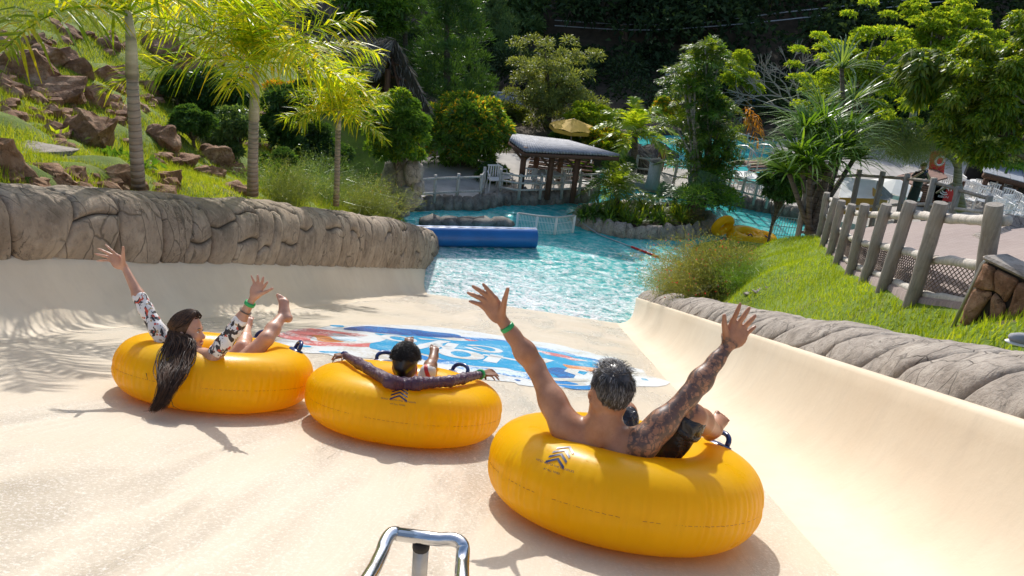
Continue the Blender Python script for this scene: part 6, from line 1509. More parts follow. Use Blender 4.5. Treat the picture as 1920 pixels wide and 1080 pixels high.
def bigrock():
    o = empty('pool_rock', P(768, 370, 21.8), 'large smooth grey rock formation at the pool corner below the hedge', 'rock')
    for i, (px, py, w_, h_, y) in enumerate([(752, 340, 78, 100, 21.8), (776, 325, 36, 60, 21.3), (768, 372, 46, 46, 21.2), (740, 385, 60, 50, 21.4), (784, 352, 24, 38, 21.2)]):
        c = P(px, py, y); s_ = y*1.06/FX; mb = MB(); mb.blob(c, (w_*s_/2, w_*s_/2, h_*s_/2), seed=i+40, amp=.35, sub=3); mb.build('rock', M['rockcurb'], o, smooth=True)
bigrock()
def hut():
    o = empty('thatched_hut', P(720, 220, 29), 'thatched hut with a steep dark underside half hidden by the palms', 'hut'); y0 = 27.0
    R0, R1 = P(560, 62, y0+4.5), P(742, 76, y0); L1 = P(716, 132, y0-.3); L0 = P(520, 170, y0+3.8); E1 = P(806, 206, y0-.6); E0 = P(640, 215, y0+4.6)
    def thatch(a, b, c, d, n, seed, name):
        rng = np.random.default_rng(seed); u = rng.random(n)[:, None]; v = rng.random(n)[:, None]; A, B_, C_, D_ = [np.array(tuple(q)) for q in (a, b, c, d)]
        p = (A*(1-u)+B_*u)*(1-v)+(D_*(1-u)+C_*u)*v; dn = (D_-A); dn = dn/np.linalg.norm(dn); D = dn+rng.normal(size=(n, 3))*.28; D /= np.linalg.norm(D, axis=1)[:, None]
        vv, f = leafmesh(p+np.array([0, 0, .08]), D, rng.uniform(.3, .6, n), .035, .3, rng=rng); tag(npmesh(name, vv, f, M['thatch'], o, smooth=False), kind='stuff')
        mb = MB(); nrm = V((0, 0, .10)); mb.add([a, b, c, d]+[q-nrm for q in (a, b, c, d)], [(0, 1, 2, 3), (7, 6, 5, 4), (0, 4, 5, 1), (1, 5, 6, 2), (2, 6, 7, 3), (3, 7, 4, 0)]); mb.build('roof_slope', M['thatchbase'], o)
    thatch(R0, R1, L1, L0, 5200, 1, 'thatch_bundle'); thatch(R0+V((0, 0, .02)), R1+V((0, 0, .02)), E1, E0, 3600, 2, 'thatch_bundle')
    for t in (.28, .5, .72):
        a = R1+(E1-R1)*t+V((-.1, .25, -.25)); mb = MB(); mb.tube([a, a+V((-2.1, 1.2, -.1))], .055, 6); mb.build('cross_beam', M['brownwood'], o)
    for k in (0.0, 1.3, 2.4): mb = MB(); mb.tube([R1+V((-.4-k*.7, .5+k, -.3)), E1+V((-1.2-k*.7, .6+k, .1))], .05, 6); mb.build('rafter', M['brownwood'], o)
    for q in (E1+V((-.4, .3, 0)), L1+V((.1, .4, 0))): mb = MB(); mb.tube([q, V((q.x, q.y, q.z-3.5))], .11, 8); mb.build('post', M['brownwood'], o)
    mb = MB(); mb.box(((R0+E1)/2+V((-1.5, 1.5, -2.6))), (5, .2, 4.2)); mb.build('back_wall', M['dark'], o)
hut()
def conifer(px, ptop, pbase, y, rpx, seed, mat, label, n=15000, kind='dark'):
    t, b = P(px, ptop, y), P(px, pbase, y); s_ = y*1.08/FX; R_ = rpx*s_; o = empty('conifer_tree', b, label, 'tree'); mb = MB(); mb.tube([b, t], [.22, .03], 8); mb.build('trunk', M['bark'], o, smooth=True)
    rng = np.random.default_rng(seed); H = (t-b).length; cen = []; 
    for i in range(150):
        k = rng.random()**1.2; a = rng.uniform(0, 6.28); r = R_*(1-k)**.55*rng.uniform(.35, 1); cen.append((b.x+math.sin(a)*r, b.y+math.cos(a)*r, b.z+H*(.08+.9*k)-r*.12))
    foliage('crown', np.array(cen), .50*rng.uniform(.6, 1.2, 150)*R_/2.6, n//150, .34, .035, mat, o, seed, up=.75, shell=.15, droop=.1); return o
conifer(838, -90, 225, 36, 92, 1, M['lf_dark'], 'dark pointed conifer right of the thatched hut', 21000)
conifer(760, -80, 190, 42, 90, 2, M['lf_dark'], 'dark conifer behind the thatched hut roof', 16000)
conifer(900, -140, 200, 50, 80, 3, M['lf_blue'], 'tall conifer standing furthest back in the middle', 14000)
shrub('pale green leafy tree behind the hut, near the top of the picture', 700, 20, 170, 130, 40, 40, 380, .34, .12, 'lf_mid', 14, cat='tree', name='leafy_tree')
shrub('grey green tree at the top, left of the beige building', 940, 40, 170, 150, 56, 40, 380, .42, .16, 'lf_blue', 15, cat='tree', name='leafy_tree')
shrub('light olive tree with an airy rounded crown behind the shelter', 1035, 162, 250, 220, 37, 120, 170, .20, .05, 'lf_olive', 16, cat='tree', name='olive_tree', z0=.3, tr=.22, clr=.16, shell=.25, cshell=.3, top=False)
shrub('pale tree fringe on the far slope below the cables', 1000, 90, 150, 60, 58, 20, 300, .4, .14, 'lf_blue', 17, cat='tree', name='leafy_tree')
for i, (px, py, w_, h_, y, mt, lb) in enumerate([
    (1110, 235, 110, 75, 35, 'lf_bright', 'bright green bush behind the yellow umbrella'), (1130, 270, 90, 60, 33, 'lf_croton', 'bush with orange tinted leaves right of the shelter roof'),
    (1060, 268, 70, 40, 34, 'lf_mid', 'low bush above the shelter roof'), (1245, 215, 60, 60, 38, 'lf_croton', 'yellowish bush right of the coconut palm'), (960, 225, 70, 60, 38, 'lf_olive', 'olive bush left of the airy tree trunk'),
    (1150, 232, 60, 50, 38, 'lf_mid', 'leafy bush left of the coconut palm crown'), (925, 330, 60, 46, 27.5, 'lf_dark', 'dark low bush under the large bush beside the fence'), (1395, 150, 90, 110, 42, 'lf_bright', 'light green tree top right of the palm clump'),
    (1160, 312, 60, 34, 30, 'lf_dark', 'low dark bush right of the shelter eave'), (1090, 330, 60, 50, 30.5, 'lf_mid', 'bamboo like bush behind the right shelter post')]):
    shrub(lb, px, py, w_, h_, y, 22, 300, .2, .07, mt, 200+i, accent=M['lf_bright'], acc_f=.2)
b = W(1192, 318, .3); palm('coconut style palm with a dark trunk behind the small island palm', [b, P(1190, 290, b.y), P(1190, 248, b.y)], [], .14, 2.1, 17, 30, .55, M['lf_bright'], 41, (-.1, 1.3), 1.0, wid=.07, hang=.35, plume=.25, bark='bark')
# thatched parasols
def thatch_parasol(px, py, y, R_, label):
    top = P(px, py, y); o = empty('thatched_parasol', V((top.x, top.y, .3)), label, 'parasol', 'thatched parasols by the upper pool'); mb = MB(); mb.tube([V((top.x, top.y, .25)), top], .07, 8); mb.build('pole', M['bark'], o)
    mb = MB(); mb.lathe(top, [(R_, -.62), (R_*.55, -.30), (.04, .02)], 16); mb.build('cone', M['thatchbase'], o)
    rng = np.random.default_rng(int(px)); n = 900; a = rng.uniform(0, 6.28, n); r = R_*rng.random(n)**.6; p = np.stack([top.x+np.cos(a)*r, top.y+np.sin(a)*r, top.z-.62*r/R_+.03], 1); D = np.stack([np.cos(a), np.sin(a), -.75+0*a], 1)+rng.normal(size=(n, 3))*.2; D /= np.linalg.norm(D, axis=1)[:, None]
    v, f = leafmesh(p, D, .34, .04, .3, rng=rng); tag(npmesh('straw', v, f, M['thatch'], o, smooth=False), kind='stuff')
for q in [(1178, 258, 35, 1.1, 'thatched parasol left of the coconut palm trunk'), (1236, 266, 36, 1.1, 'thatched parasol right of the coconut palm trunk'), (1282, 268, 38, 1.0, 'thatched parasol half hidden by the tall palm clump'), (1200, 292, 32, .9, 'lowest thatched parasol, beside the coconut palm base')]: thatch_parasol(*q)
def parasol(px, py, y, R_, h, mat, label, sides=8, pole=2.2):
    top = P(px, py, y); o = empty('parasol', V((top.x, top.y, top.z-pole)), label, 'parasol')
    mb = MB(); mb.tube([V((top.x, top.y, top.z-pole)), top], .03, 8); mb.build('pole', M['white_paint'], o)
    for k in range(sides):
        a0, a1 = 2*PI*k/sides, 2*PI*(k+1)/sides; e = [top+V((math.cos(a)*R_, math.sin(a)*R_, -h)) for a in (a0, a1)]; mid = (e[0]+e[1])/2+V((0, 0, .05)); mb = MB()
        lo_ = [q-V((0, 0, .16)) for q in e]; mb.add([top, e[0], mid, e[1]]+lo_, [(0, 1, 2), (0, 2, 3), (1, 4, 5, 3)]); mb.build('canopy_panel', M[mat], o)
    return o
parasol(1076, 222, 33.2, 1.05, .38, 'yellow_cloth', 'yellow parasol seen behind the shelter roof')
parasol(1682, 334, 30, 1.1, .42, 'white_cloth', 'white parasol in front of the brown roofed kiosk', pole=2.0)
def swimmer():
    p = W(1240, 333, .0); b = P(1242, 300, p.y); o = empty('person', V((b.x, b.y, 0)), 'distant standing bather with dark hair beside the upper pool', 'person'); h = 1.05; s_ = .62
    c = V((b.x, b.y, .3)); S = SDF(np.array(tuple(c))-np.array([.4, .4, .1]), np.array(tuple(c))+np.array([.4, .4, 1.3]), .02); U = V((0, 0, 1))
    for sx in (-1, 1): S.cone(c+V((sx*.06, 0, 0)), c+V((sx*.07, 0, .5)), .04, .065, .02); S.cone(c+V((sx*.15, 0, .88)), c+V((sx*.2, -.02, .52)), .035, .025, .02)
    S.cone(c+U*.5, c+U*.85, .10, .11, .03); S.ell(c+U*1.05, [.07, .08, .09], k=.02); body_mesh('body', S, M['skin_boy'], o, 1)
    mb = MB(); mb.blob(c+U*1.09, (.08, .09, .08), sub=2, amp=.05); mb.build('hair', M['hair_black'], o, smooth=True); mb = MB(); mb.lathe(c+U*.42, [(.125, 0), (.12, .1), (.11, .14)], 10); mb.build('swim_trunks', M['shorts'], o)
swimmer()
# ------------------------------------------------------------------ far buildings
def panel(name, label, q, y, mat, cat, th=.2, cells=None):
    c = [P(x, y_, y) for x, y_ in q]; o = empty(name, (c[2]+c[3])/2, label, cat); mb = MB(); d = V((0, th, 0)); mb.add(c+[p+d for p in c], [(3, 2, 1, 0), (4, 5, 6, 7), (0, 1, 5, 4), (1, 2, 6, 5), (2, 3, 7, 6), (3, 0, 4, 7)]); mb.build('board', M[mat], o)
    return o, c
def checker(o, a, b, n, w_, m0='white_paint', m1='dark'):
    d = (b-a)/n; s_ = V((w_, 0, 0))
    for k in range(n):
        mb = MB(); p = a+d*k; mb.add([p, p+s_, p+s_+d, p+d, p+V((0, .06, 0)), p+s_+V((0, .06, 0)), p+s_+d+V((0, .06, 0)), p+d+V((0, .06, 0))], [(0, 1, 2, 3), (7, 6, 5, 4), (0, 4, 5, 1), (2, 6, 7, 3), (1, 5, 6, 2), (0, 3, 7, 4)]); mb.build('tile', M[m0 if k % 2 else m1], o)
o, c = panel('mosaic_wall', 'leaning yellow and blue mosaic wall left of the tall palm clump', [(1252, 132), (1300, 138), (1290, 240), (1236, 236)], 49, 'blue_paint', 'wall'); checker(o, c[0]+V((-.12, -.08, 0)), c[3]+V((-.12, -.08, 0)), 22, .18)
mb = MB(); c2 = [P(x, y, 48.9) for x, y in [(1258, 136), (1300, 140), (1296, 178), (1254, 172)]]; mb.add(c2+[p+V((0, .08, 0)) for p in c2], [(3, 2, 1, 0), (0, 1, 5, 4), (1, 2, 6, 5), (2, 3, 7, 6), (3, 0, 4, 7)]); mb.build('yellow_field', M['yellow_cloth'], o)
o, c = panel('mosaic_wall', 'narrow sandy mosaic wall right of the tall palm clump', [(1372, 150), (1412, 160), (1408, 246), (1378, 240)], 47, 'yellow_cloth', 'wall'); checker(o, c[1]+V((0, -.08, 0)), c[2]+V((0, -.08, 0)), 18, .16, 'blue_paint', 'white_paint')
mb = MB(); c2 = [P(x, y, 46.9) for x, y in [(1380, 212), (1409, 216), (1406, 246), (1380, 240)]]; mb.add(c2+[p+V((0, .08, 0)) for p in c2], [(3, 2, 1, 0), (0, 1, 5, 4), (1, 2, 6, 5), (2, 3, 7, 6), (3, 0, 4, 7)]); mb.build('pink_field', M['rooftile'], o)
panel('hoarding', 'flat blue panel behind the airy olive tree', [(1112, 160), (1158, 164), (1150, 200), (1105, 194)], 50, 'blue_paint', 'hoarding')
def stage():
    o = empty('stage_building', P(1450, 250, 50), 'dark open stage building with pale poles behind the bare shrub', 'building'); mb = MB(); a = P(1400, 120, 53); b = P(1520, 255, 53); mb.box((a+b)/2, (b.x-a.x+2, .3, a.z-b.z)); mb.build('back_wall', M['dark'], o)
    for px in (1436, 1462, 1490): p = P(px, 246, 50); t = P(px+8, 180, 50); mb = MB(); mb.tube([p, t], .10, 8); mb.build('pole', M['bark'], o)
    mb = MB(); a, b = P(1380, 250, 48.5), P(1520, 272, 48.5); mb.box((a+b)/2, (b.x-a.x, 1.0, .9)); mb.build('stone_plinth', M['greyrock'], o)
stage()
def beige():
    y = 84; o = empty('beige_building', P(1015, 30, y), 'beige building glimpsed between trees at the top of the picture', 'building'); a, b = P(985, -30, y), P(1056, 34, y); c = (a+b)/2; mb = MB(); mb.box(c, (b.x-a.x, 4, a.z-b.z)); mb.build('wall', M['cream_paint'], o)
    for px in (1030, 1046): p = P(px, 22, y-2.05); mb = MB(); mb.box(p, (.5, .1, 1.0)); mb.build('window', M['dark'], o)
    mb = MB(); mb.box(V((c.x, c.y, a.z+.2)), (b.x-a.x+1, 5, .3)); mb.build('roof', M['rooftile'], o)
beige()
def cables():
    for lb, pts, y in (('upper of the two thin cables crossing in front of the dark forest', [(1040, 38), (1180, 46), (1300, 44), (1480, 22), (1700, 0), (1900, -24)], 55), ('lower of the two thin cables crossing in front of the dark forest', [(1040, 48), (1180, 56), (1300, 52), (1480, 36), (1700, 10), (1900, -10)], 54)):
        q = [P(x, yy, y) for x, yy in pts]; pp = []
        for i in range(len(q)-1):
            a, b, c, d = q[max(i-1, 0)], q[i], q[i+1], q[min(i+2, len(q)-1)]
            for k in range(6): t = k/6; pp.append(((b*2)+(c-a)*t+(a*2-b*5+c*4-d)*t*t+(b*3-a-c*3+d)*t**3)*.5)
        pp.append(q[-1]); mb = MB(); mb.tube(pp, .035, 5, cap=False); o = mb.build('cable', M['cable']); tag(o, lb, 'cable')
cables()
def gutter():
    o = empty('thatch_roof_building', P(920, 200, 42), 'low roof with a pale ridge line behind the large bush', 'building'); a, b, c, d = P(865, 168, 43), P(968, 176, 43), P(985, 205, 41), P(880, 215, 41); mb = MB(); mb.add([a, b, c, d], [(0, 1, 2, 3)]); mb.add([q-V((0, 0, .15)) for q in (a, b, c, d)], [(3, 2, 1, 0)]); mb.build('roof', M['slate'], o); mb = MB(); mb.tube([a, b], .07, 6); mb.build('ridge', M['white_paint'], o)
    mb = MB(); mb.box((c+d)/2+V((0, .6, -1.4)), (3.2, .2, 2.6)); mb.build('wall', M['dark'], o)
gutter()
# ------------------------------------------------------------------ forest
def forest():
    rng = np.random.default_rng(3); cen = []; rad = []
    for y, n in ((56, 40), (63, 56), (73, 66), (88, 76), (106, 86)):
        for i in range(n):
            x = rng.uniform(-.95*y, 1.05*y); yy = y+rng.uniform(-4, 4); H = rng.uniform(4, 8) if y < 70 else rng.uniform(6, 11); g = gz(x, yy); R_ = rng.uniform(2.0, 4.2)
            for k in range(9): d = rdir(1, rng)[0]; cen.append((x+d[0]*R_, yy+d[1]*R_, g+H*.55+abs(d[2])*H*.5-1)); rad.append(R_*rng.uniform(.4, .7))
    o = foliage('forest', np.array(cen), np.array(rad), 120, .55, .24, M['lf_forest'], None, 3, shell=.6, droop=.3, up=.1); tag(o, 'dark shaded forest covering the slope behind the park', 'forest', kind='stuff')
    cen = []
    for i in range(250): yy = rng.uniform(43, 60); x = rng.uniform(-.75*yy, .95*yy); cen.append((x, yy, .5+rng.uniform(0, 1.3)))
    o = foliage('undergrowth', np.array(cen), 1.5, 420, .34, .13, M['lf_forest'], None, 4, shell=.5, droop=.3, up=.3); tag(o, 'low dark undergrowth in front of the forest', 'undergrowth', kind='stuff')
    for i, (px, w_) in enumerate([(1100, .12), (1190, .16), (1345, .14), (1208, .1), (960, .14), (1440, .12)]):
        b = P(px, 150, 57+i); q = empty('bare_tree', b, 'x', 'tree'); mb = MB(); mb.tube([b, b+V((.5, 0, 4)), b+V((.2+i*.1, 0, 9))], [w_*1.6, w_*1.3, w_], 7); mb.build('trunk', M['bark'], q, smooth=True); mb = MB(); mb.tube([b+V((.4, 0, 5)), b+V((1.2, 0, 7)), b+V((1.4, 0, 9))], [w_, w_*.7, w_*.4], 5); mb.build('limb', M['bark'], q, smooth=True); tag(q, ['slim trunk rising in the forest below the middle of the cables', 'forked looking forest trunk left of the mosaic wall', 'forest trunk behind the tall palm clump', 'second slim forest trunk left of the mosaic wall', 'forest trunk above the airy olive tree', 'forest trunk above the bare shrub'][i], 'tree')
forest()
# ------------------------------------------------------------------ the post and rail fence on the lawn
def post_fence():
    base = P(*FENCE[3]); root = empty('post_fence', base, 'weathered wooden post and rail fence with rope netting along the lawn', 'fence'); pos = []
    rnd = random.Random(2)
    for i, ((bx, by, y), (tx, ty, _)) in enumerate(zip(FENCE, FENCE_T)):
        b = P(bx, by, y); t = P(tx, ty, y); b.z = min(b.z, zr(b.x, b.y)) if i else b.z
        up = (t-b); r = .066; mb = MB(); n = 8
        mb.tube([b-V((0, 0, .15))]+[b+up*(k/n)+V((rnd.uniform(-.006, .006), rnd.uniform(-.006, .006), 0)) for k in range(1, n)]+[t-up*.012, t], [r*1.02]*n+[r*.96, r*.88], 14); mb.build('post', M['postwood'], root, smooth=True, autos=50); pos.append((b, t))
    for i in range(len(pos)-1):
        for f, r in ((.86, .044), (.46, .043), (.10, .042)):
            a = pos[i][0].lerp(pos[i][1], f)+V((.10, .03, 0)); c = pos[i+1][0].lerp(pos[i+1][1], f)+V((.10, .03, 0)); d = (c-a); a = a-d*.04; c = c+d*.04; n = 9
            mb = MB(); mb.tube([a+(c-a)*(k/n)+V((rnd.uniform(-1, 1), rnd.uniform(-1, 1), rnd.uniform(-1, 1)))*.008 for k in range(n+1)], [r*(1+.10*rnd.uniform(-1, 1)) for k in range(n+1)], 10); mb.build('rail', M['railwood'], root, smooth=True)
        mb = MB(); a0, a1 = pos[i][0].lerp(pos[i][1], .12)+V((.13, .03, 0)), pos[i][0].lerp(pos[i][1], .44)+V((.13, .03, 0)); c0, c1 = pos[i+1][0].lerp(pos[i+1][1], .12)+V((.13, .03, 0)), pos[i+1][0].lerp(pos[i+1][1], .44)+V((.13, .03, 0)); N = 13
        for k in range(-6, N):
            for s_ in (0, 1):
                t0, t1 = k/N, (k+6)/N; u0, u1 = max(0, t0), min(1, t1); f0, f1 = (u0-t0)/(t1-t0), (u1-t0)/(t1-t0)
                if s_: f0, f1 = 1-f0, 1-f1
                p = a0.lerp(c0, u0).lerp(a1.lerp(c1, u0), f0); q = a0.lerp(c0, u1).lerp(a1.lerp(c1, u1), f1); mb.tube([p, (p+q)/2-V((0, 0, .006)), q], .0055, 4, cap=False)
        tag(mb.build('netting', M['rope'], root), kind='stuff')
post_fence()
def fence2():
    pts = [(1508, 418), (1560, 402), (1610, 392), (1655, 388), (1700, 392), (1745, 400), (1790, 412), (1846, 428)]
    top = [(1515, 340), (1560, 322), (1612, 318), (1656, 322), (1702, 326), (1752, 334), (1798, 350), (1856, 368)]; ys = [19, 20, 20.5, 20, 19, 18, 17.5, 16.5]
    root = empty('rail_fence', P(1700, 392, 18.5), 'second wooden rail fence on the far side of the brick path', 'fence'); P0 = []
    for (bx, by), (tx, ty), y in zip(pts, top, ys):
        b, t = P(bx, by, y), P(tx, ty, y); b.z = min(b.z, zr(b.x, b.y)); mb = MB(); mb.tube([b, t], [.075, .07], 10); mb.build('post', M['postwood'], root, smooth=True); P0.append((b, t))
    for a, b in zip(P0, P0[1:]):
        for f in (.95, .66, .38):
            mb = MB(); mb.tube([a[0].lerp(a[1], f), b[0].lerp(b[1], f)], .04, 8); mb.build('rail', M['postwood'] if f > .9 else M['railwood'], root, smooth=True)
fence2()
# ------------------------------------------------------------------ stone wall end
def stonewall():
    A = P(1796, 612, 5.65); B_ = P(2080, 690, 4.7); T = P(1822, 484, 5.65); h = T.z-A.z; U = (V((B_.x, B_.y, 0))-V((A.x, A.y, 0))); Lw = U.length; U.normalize(); N_ = V((U.y, -U.x, 0)); 
    if N_.dot(CAM-A) < 0: N_ = -N_
    root = empty('stone_wall', A, 'low wall of brown fitted stones with a pale cap at the right edge', 'wall'); mb = MB(); c = A+U*Lw/2-N_*.17+V((0, 0, h/2-.2)); mb.box(c, (Lw, .26, h+.36), axes=(U, N_, V((0, 0, 1)))); mb.build('mortar_core', M['groove'], root)
    mb = MB(); mb.box(A+U*(Lw/2)-N_*.10+V((0, 0, h+.02)), (Lw+.04, .26, .04), axes=(U, N_, V((0, 0, 1))), bev=.02); mb.build('cap', M['rockcurb'], root)
    rnd = random.Random(9); cols = 7; rows = 4; g = {}
    for i in range(cols+1):
        for j in range(rows+1):
            g[i, j] = (i/cols*Lw+(rnd.uniform(-.06, .06) if 0 < i < cols else 0), -.15+(h+.13)*j/rows+(rnd.uniform(-.045, .045) if 0 < j < rows else 0))
    import bmesh
    used = set()
    for i in range(cols):
        for j in range(rows):
            if (i, j) in used: continue
            mrg = rnd.random() < .4 and j+1 < rows and (i, j+1) not in used
            j1 = j+2 if mrg else j+1
            if mrg: used.add((i, j+1))
            poly = [g[i, j], ((g[i, j][0]+g[i+1, j][0])/2, (g[i, j][1]+g[i+1, j][1])/2+rnd.uniform(-.015, .015)), g[i+1, j], g[i+1, j1], g[i, j1]]; cx = sum(p[0] for p in poly)/5; cy = sum(p[1] for p in poly)/5; n = 24; vs = []
            def at(t):
                t = t*5; k = int(t) % 5; f = t-int(t); a, b = poly[k], poly[(k+1) % 5]; return a[0]+(b[0]-a[0])*f, a[1]+(b[1]-a[1])*f
            d0 = rnd.uniform(.02, .05)
            for ri, (sc_, dz) in enumerate(((.95, -.02), (.92, .7), (.82, 1.0), (.45, 1.08), (0.02, 1.12))):
                for k in range(n):
                    x, y = at(k/n); x, y = cx+(x-cx)*sc_, cy+(y-cy)*sc_; w_ = .012*mnoise.noise(V((x*9, y*9, i*3)))+.006*mnoise.noise(V((x*30, y*30, j))); vs.append(A+U*x+V((0, 0, y))+N_*(d0*dz-.03+.02+(w_*2 if dz > .5 else 0)))
            fs = [(r*n+k, r*n+(k+1) % n, (r+1)*n+(k+1) % n, (r+1)*n+k) for r in range(4) for k in range(n)]
            me = bpy.data.meshes.new('stone'); me.from_pydata([tuple(v) for v in vs], [], fs); me.materials.append(M['stonewall']); me.shade_smooth(); link(bpy.data.objects.new('stone', me), root)
    # side face stones, looking left
    for j in range(4):
        y0 = -.15+(h+.13)*j/4; c = A-U*.0-N_*.15+V((0, 0, y0+(h+.13)/8)); mb = MB(); mb.blob(c, (.03, .14, (h+.13)/8.6), seed=j+70, amp=.25, sub=3, axes=(U, N_, V((0, 0, 1)))); mb.build('stone', M['stonewall'], root, smooth=True)
    mb = MB(); p = A-U*.06-N_*.03; mb.tube([p-V((0, 0, .1)), p+V((0, 0, h*.9))+U*.03, p+V((0, 0, h*1.05))+U*.06], .016, 8); mb.build('drain_pipe', M['steelmat'], root, smooth=True)
    # log lying on the wall
    mb = MB(); a = A+U*.35-N_*.30+V((0, 0, h+.02)); mb.tube([a, a+U*1.6-N_*.05], [.075, .08], 12); o = mb.build('log', M['postwood'], None, smooth=True, autos=50); tag(o, 'cut log lying on top of the stone wall at the right edge', 'log')
stonewall()
def shoe():
    c = P(1922, 636, 4.35); o = empty('shoe', c, 'grey shoe poking in at the right edge on the lawn', 'shoe'); mb = MB(); mb.blob(c, (.10, .045, .035), seed=2, amp=.1, sub=3); mb.build('upper', M['slate'], o, smooth=True); mb = MB(); mb.blob(c-V((0, 0, .03)), (.108, .05, .014), seed=3, amp=.05, sub=3); mb.build('sole', M['white_paint'], o, smooth=True)
shoe()
feather_shrub('large feathery bush with small red flowers beside the slide mouth', P(1345, 562, 14.6), 1.3, 1.35, 2200, 61, M['lf_dry'], M['fl_red'], nf=520, name='flowering_shrub', lean=(-.1, 0))
feather_shrub('lower feathery bush hanging over the rock curb, left of the large one', P(1272, 556, 16.5), 1.0, .8, 1200, 62, M['lf_dry'], M['fl_red'], nf=160, name='flowering_shrub')
feather_shrub('dark low feathery plant on the lawn side of the large flowering bush', P(1400, 545, 13.6), .8, .7, 700, 63, M['lf_mid'], None, name='flowering_shrub')
for i, (px, py, r) in enumerate([(1405, 550, 12), (1428, 543, 10), (1418, 547, 8), (1473, 525, 6), (1440, 540, 7)]):
    boulder(px, py, r*1.5, r*.42, ['pale flat stone set in the lawn near the bush', 'brick like stone on the lawn near the bush', 'small stone between the two lawn stones', 'stray pebble higher on the lawn', 'pale chip of stone on the lawn'][i], 300+i, 'rockcurb', 'lawn_stone', rb=TR)
# ------------------------------------------------------------------ kiosk and seating behind
def kiosk():
    y = 33; b = P(1790, 372, y); b.z = .28; o = empty('kiosk', b, 'kiosk with a brown tiled roof and red panels behind the fence', 'kiosk')
    R = [P(1680, 328, y-1), P(1745, 316, y+1.2), P(1775, 322, y+1.2), P(1778, 342, y-1.2), P(1722, 358, y-2)]
    mb = MB(); apex = P(1748, 315, y+.6); e = [P(1676, 330, y), P(1720, 346, y-2.2), P(1778, 330, y-1.2), P(1762, 318, y+2)]
    for k in range(4):
        a, c = e[k], e[(k+1) % 4]
        for r_ in range(5):
            f0, f1 = r_/5, (r_+1)/5; q = [apex.lerp(a, f0), apex.lerp(c, f0), apex.lerp(c, f1)-V((0, 0, .05)), apex.lerp(a, f1)-V((0, 0, .05))]; mb = MB(); mb.add(q+[p-V((0, 0, .07)) for p in q], [(0, 3, 2, 1), (4, 5, 6, 7), (0, 1, 5, 4), (1, 2, 6, 5), (2, 3, 7, 6), (3, 0, 4, 7)]); mb.build('roof_course', M['rooftile'], o)
    for i, (x0, x1, y0, y1, mt) in enumerate([(1726, 1752, 346, 390, 'brownwood'), (1762, 1784, 345, 378, 'red_paint'), (1752, 1762, 345, 385, 'dark')]):
        a, c = P(x0, y0, y-1.0), P(x1, y1, y-1.0); mb = MB(); mb.box((a+c)/2, (c.x-a.x, .12, a.z-c.z)); mb.build('wall_panel', M[mt], o)
    for k in range(9): a = P(1727, 350+k*4.3, y-1.12); c = P(1751, 352+k*4.3, y-1.12); mb = MB(); mb.box((a+c)/2, (c.x-a.x, .05, .06)); mb.build('slat', M['rooftile'], o)
    # swirl emblem and lettering on the red panel
    c = P(1773, 357, y-1.1); mb = MB()
    for rr_ in (.18, .10): mb.tube([c+V((math.cos(a)*rr_*1.2, 0, math.sin(a)*rr_)) for a in [i*PI*1.7/14 for i in range(15)]], .022, 4)
    mb.build('swirl_emblem', M['white_paint'], o); text_mesh('lettering', 'KIBON', .14, o, M['white_paint'], lambda x_, y_: c+V((x_, 0, y_-.28)))
    for px, py in ((1720, 395), (1790, 392), (1808, 372)):
        t = P(px, 340, y-.5); mb = MB(); mb.tube([V((t.x, t.y, .28)), t], .06, 8); mb.build('post', M['red_paint'] if px == 1720 else M['brownwood'], o)
    c = P(1757, 308, y+.5); s = empty('kiosk_sign', c, 'small red sign with a white emblem standing on the kiosk roof', 'sign'); mb = MB(); ax = (V((.97, 0, .22)), V((0, 1, 0)), V((-.22, 0, .97))); mb.box(c, (.62, .12, 1.15), axes=ax, bev=.04); mb.build('board', M['red_paint'], s)
    mb = MB(); c1 = c+V((.03, -.075, .18)); mb.tube([c1+V((math.cos(a)*.17, 0, math.sin(a)*.20)) for a in [i*2*PI/14 for i in range(14)]], .045, 4, closed=True); mb.build('ring_emblem', M['white_paint'], s); mb = MB(); mb.box(c+V((-.06, -.07, -.32)), (.34, .02, .16)); mb.build('white_label', M['white_paint'], s)
    mb = MB(); mb.tube([c-V((.1, 0, .5)), c-V((.15, 0, 1.1))], .03, 6); mb.build('bracket', M['steelmat'], s)
kiosk()
def hall():
    y = 36; o = empty('seating_hall', P(1870, 345, y), 'long open hall with a pale sheet roof at the right edge', 'building'); a, b, c, d = P(1840, 305, y+2), P(2150, 360, y+2), P(2150, 400, y-2), P(1846, 322, y-2)
    for k in range(12): t0, t1 = k/12, (k+1)/12; q = [a.lerp(b, t0), a.lerp(b, t1-.004), d.lerp(c, t1-.004), d.lerp(c, t0)]; mb = MB(); mb.add(q+[p-V((0, 0, .08)) for p in q], [(0, 3, 2, 1), (4, 5, 6, 7), (0, 1, 5, 4), (1, 2, 6, 5), (2, 3, 7, 6), (3, 0, 4, 7)]); mb.build('roof_sheet', M['slate'] if k % 2 else M['cable'], o)
    mb = MB(); mb.tube([d-V((0, 0, .15)), c-V((0, 0, .15))], .12, 8); mb.build('eave_log', M['brownwood'], o, smooth=True)
    for px in (1852, 1880, 1908, 1936): p = P(px, 330+(px-1852)*.25, y-1.8); mb = MB(); mb.tube([V((p.x, p.y, .28)), p], .12, 8); mb.build('post', M['brownwood'], o, smooth=True)
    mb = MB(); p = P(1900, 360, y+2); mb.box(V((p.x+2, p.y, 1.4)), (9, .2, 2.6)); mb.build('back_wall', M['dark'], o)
hall()
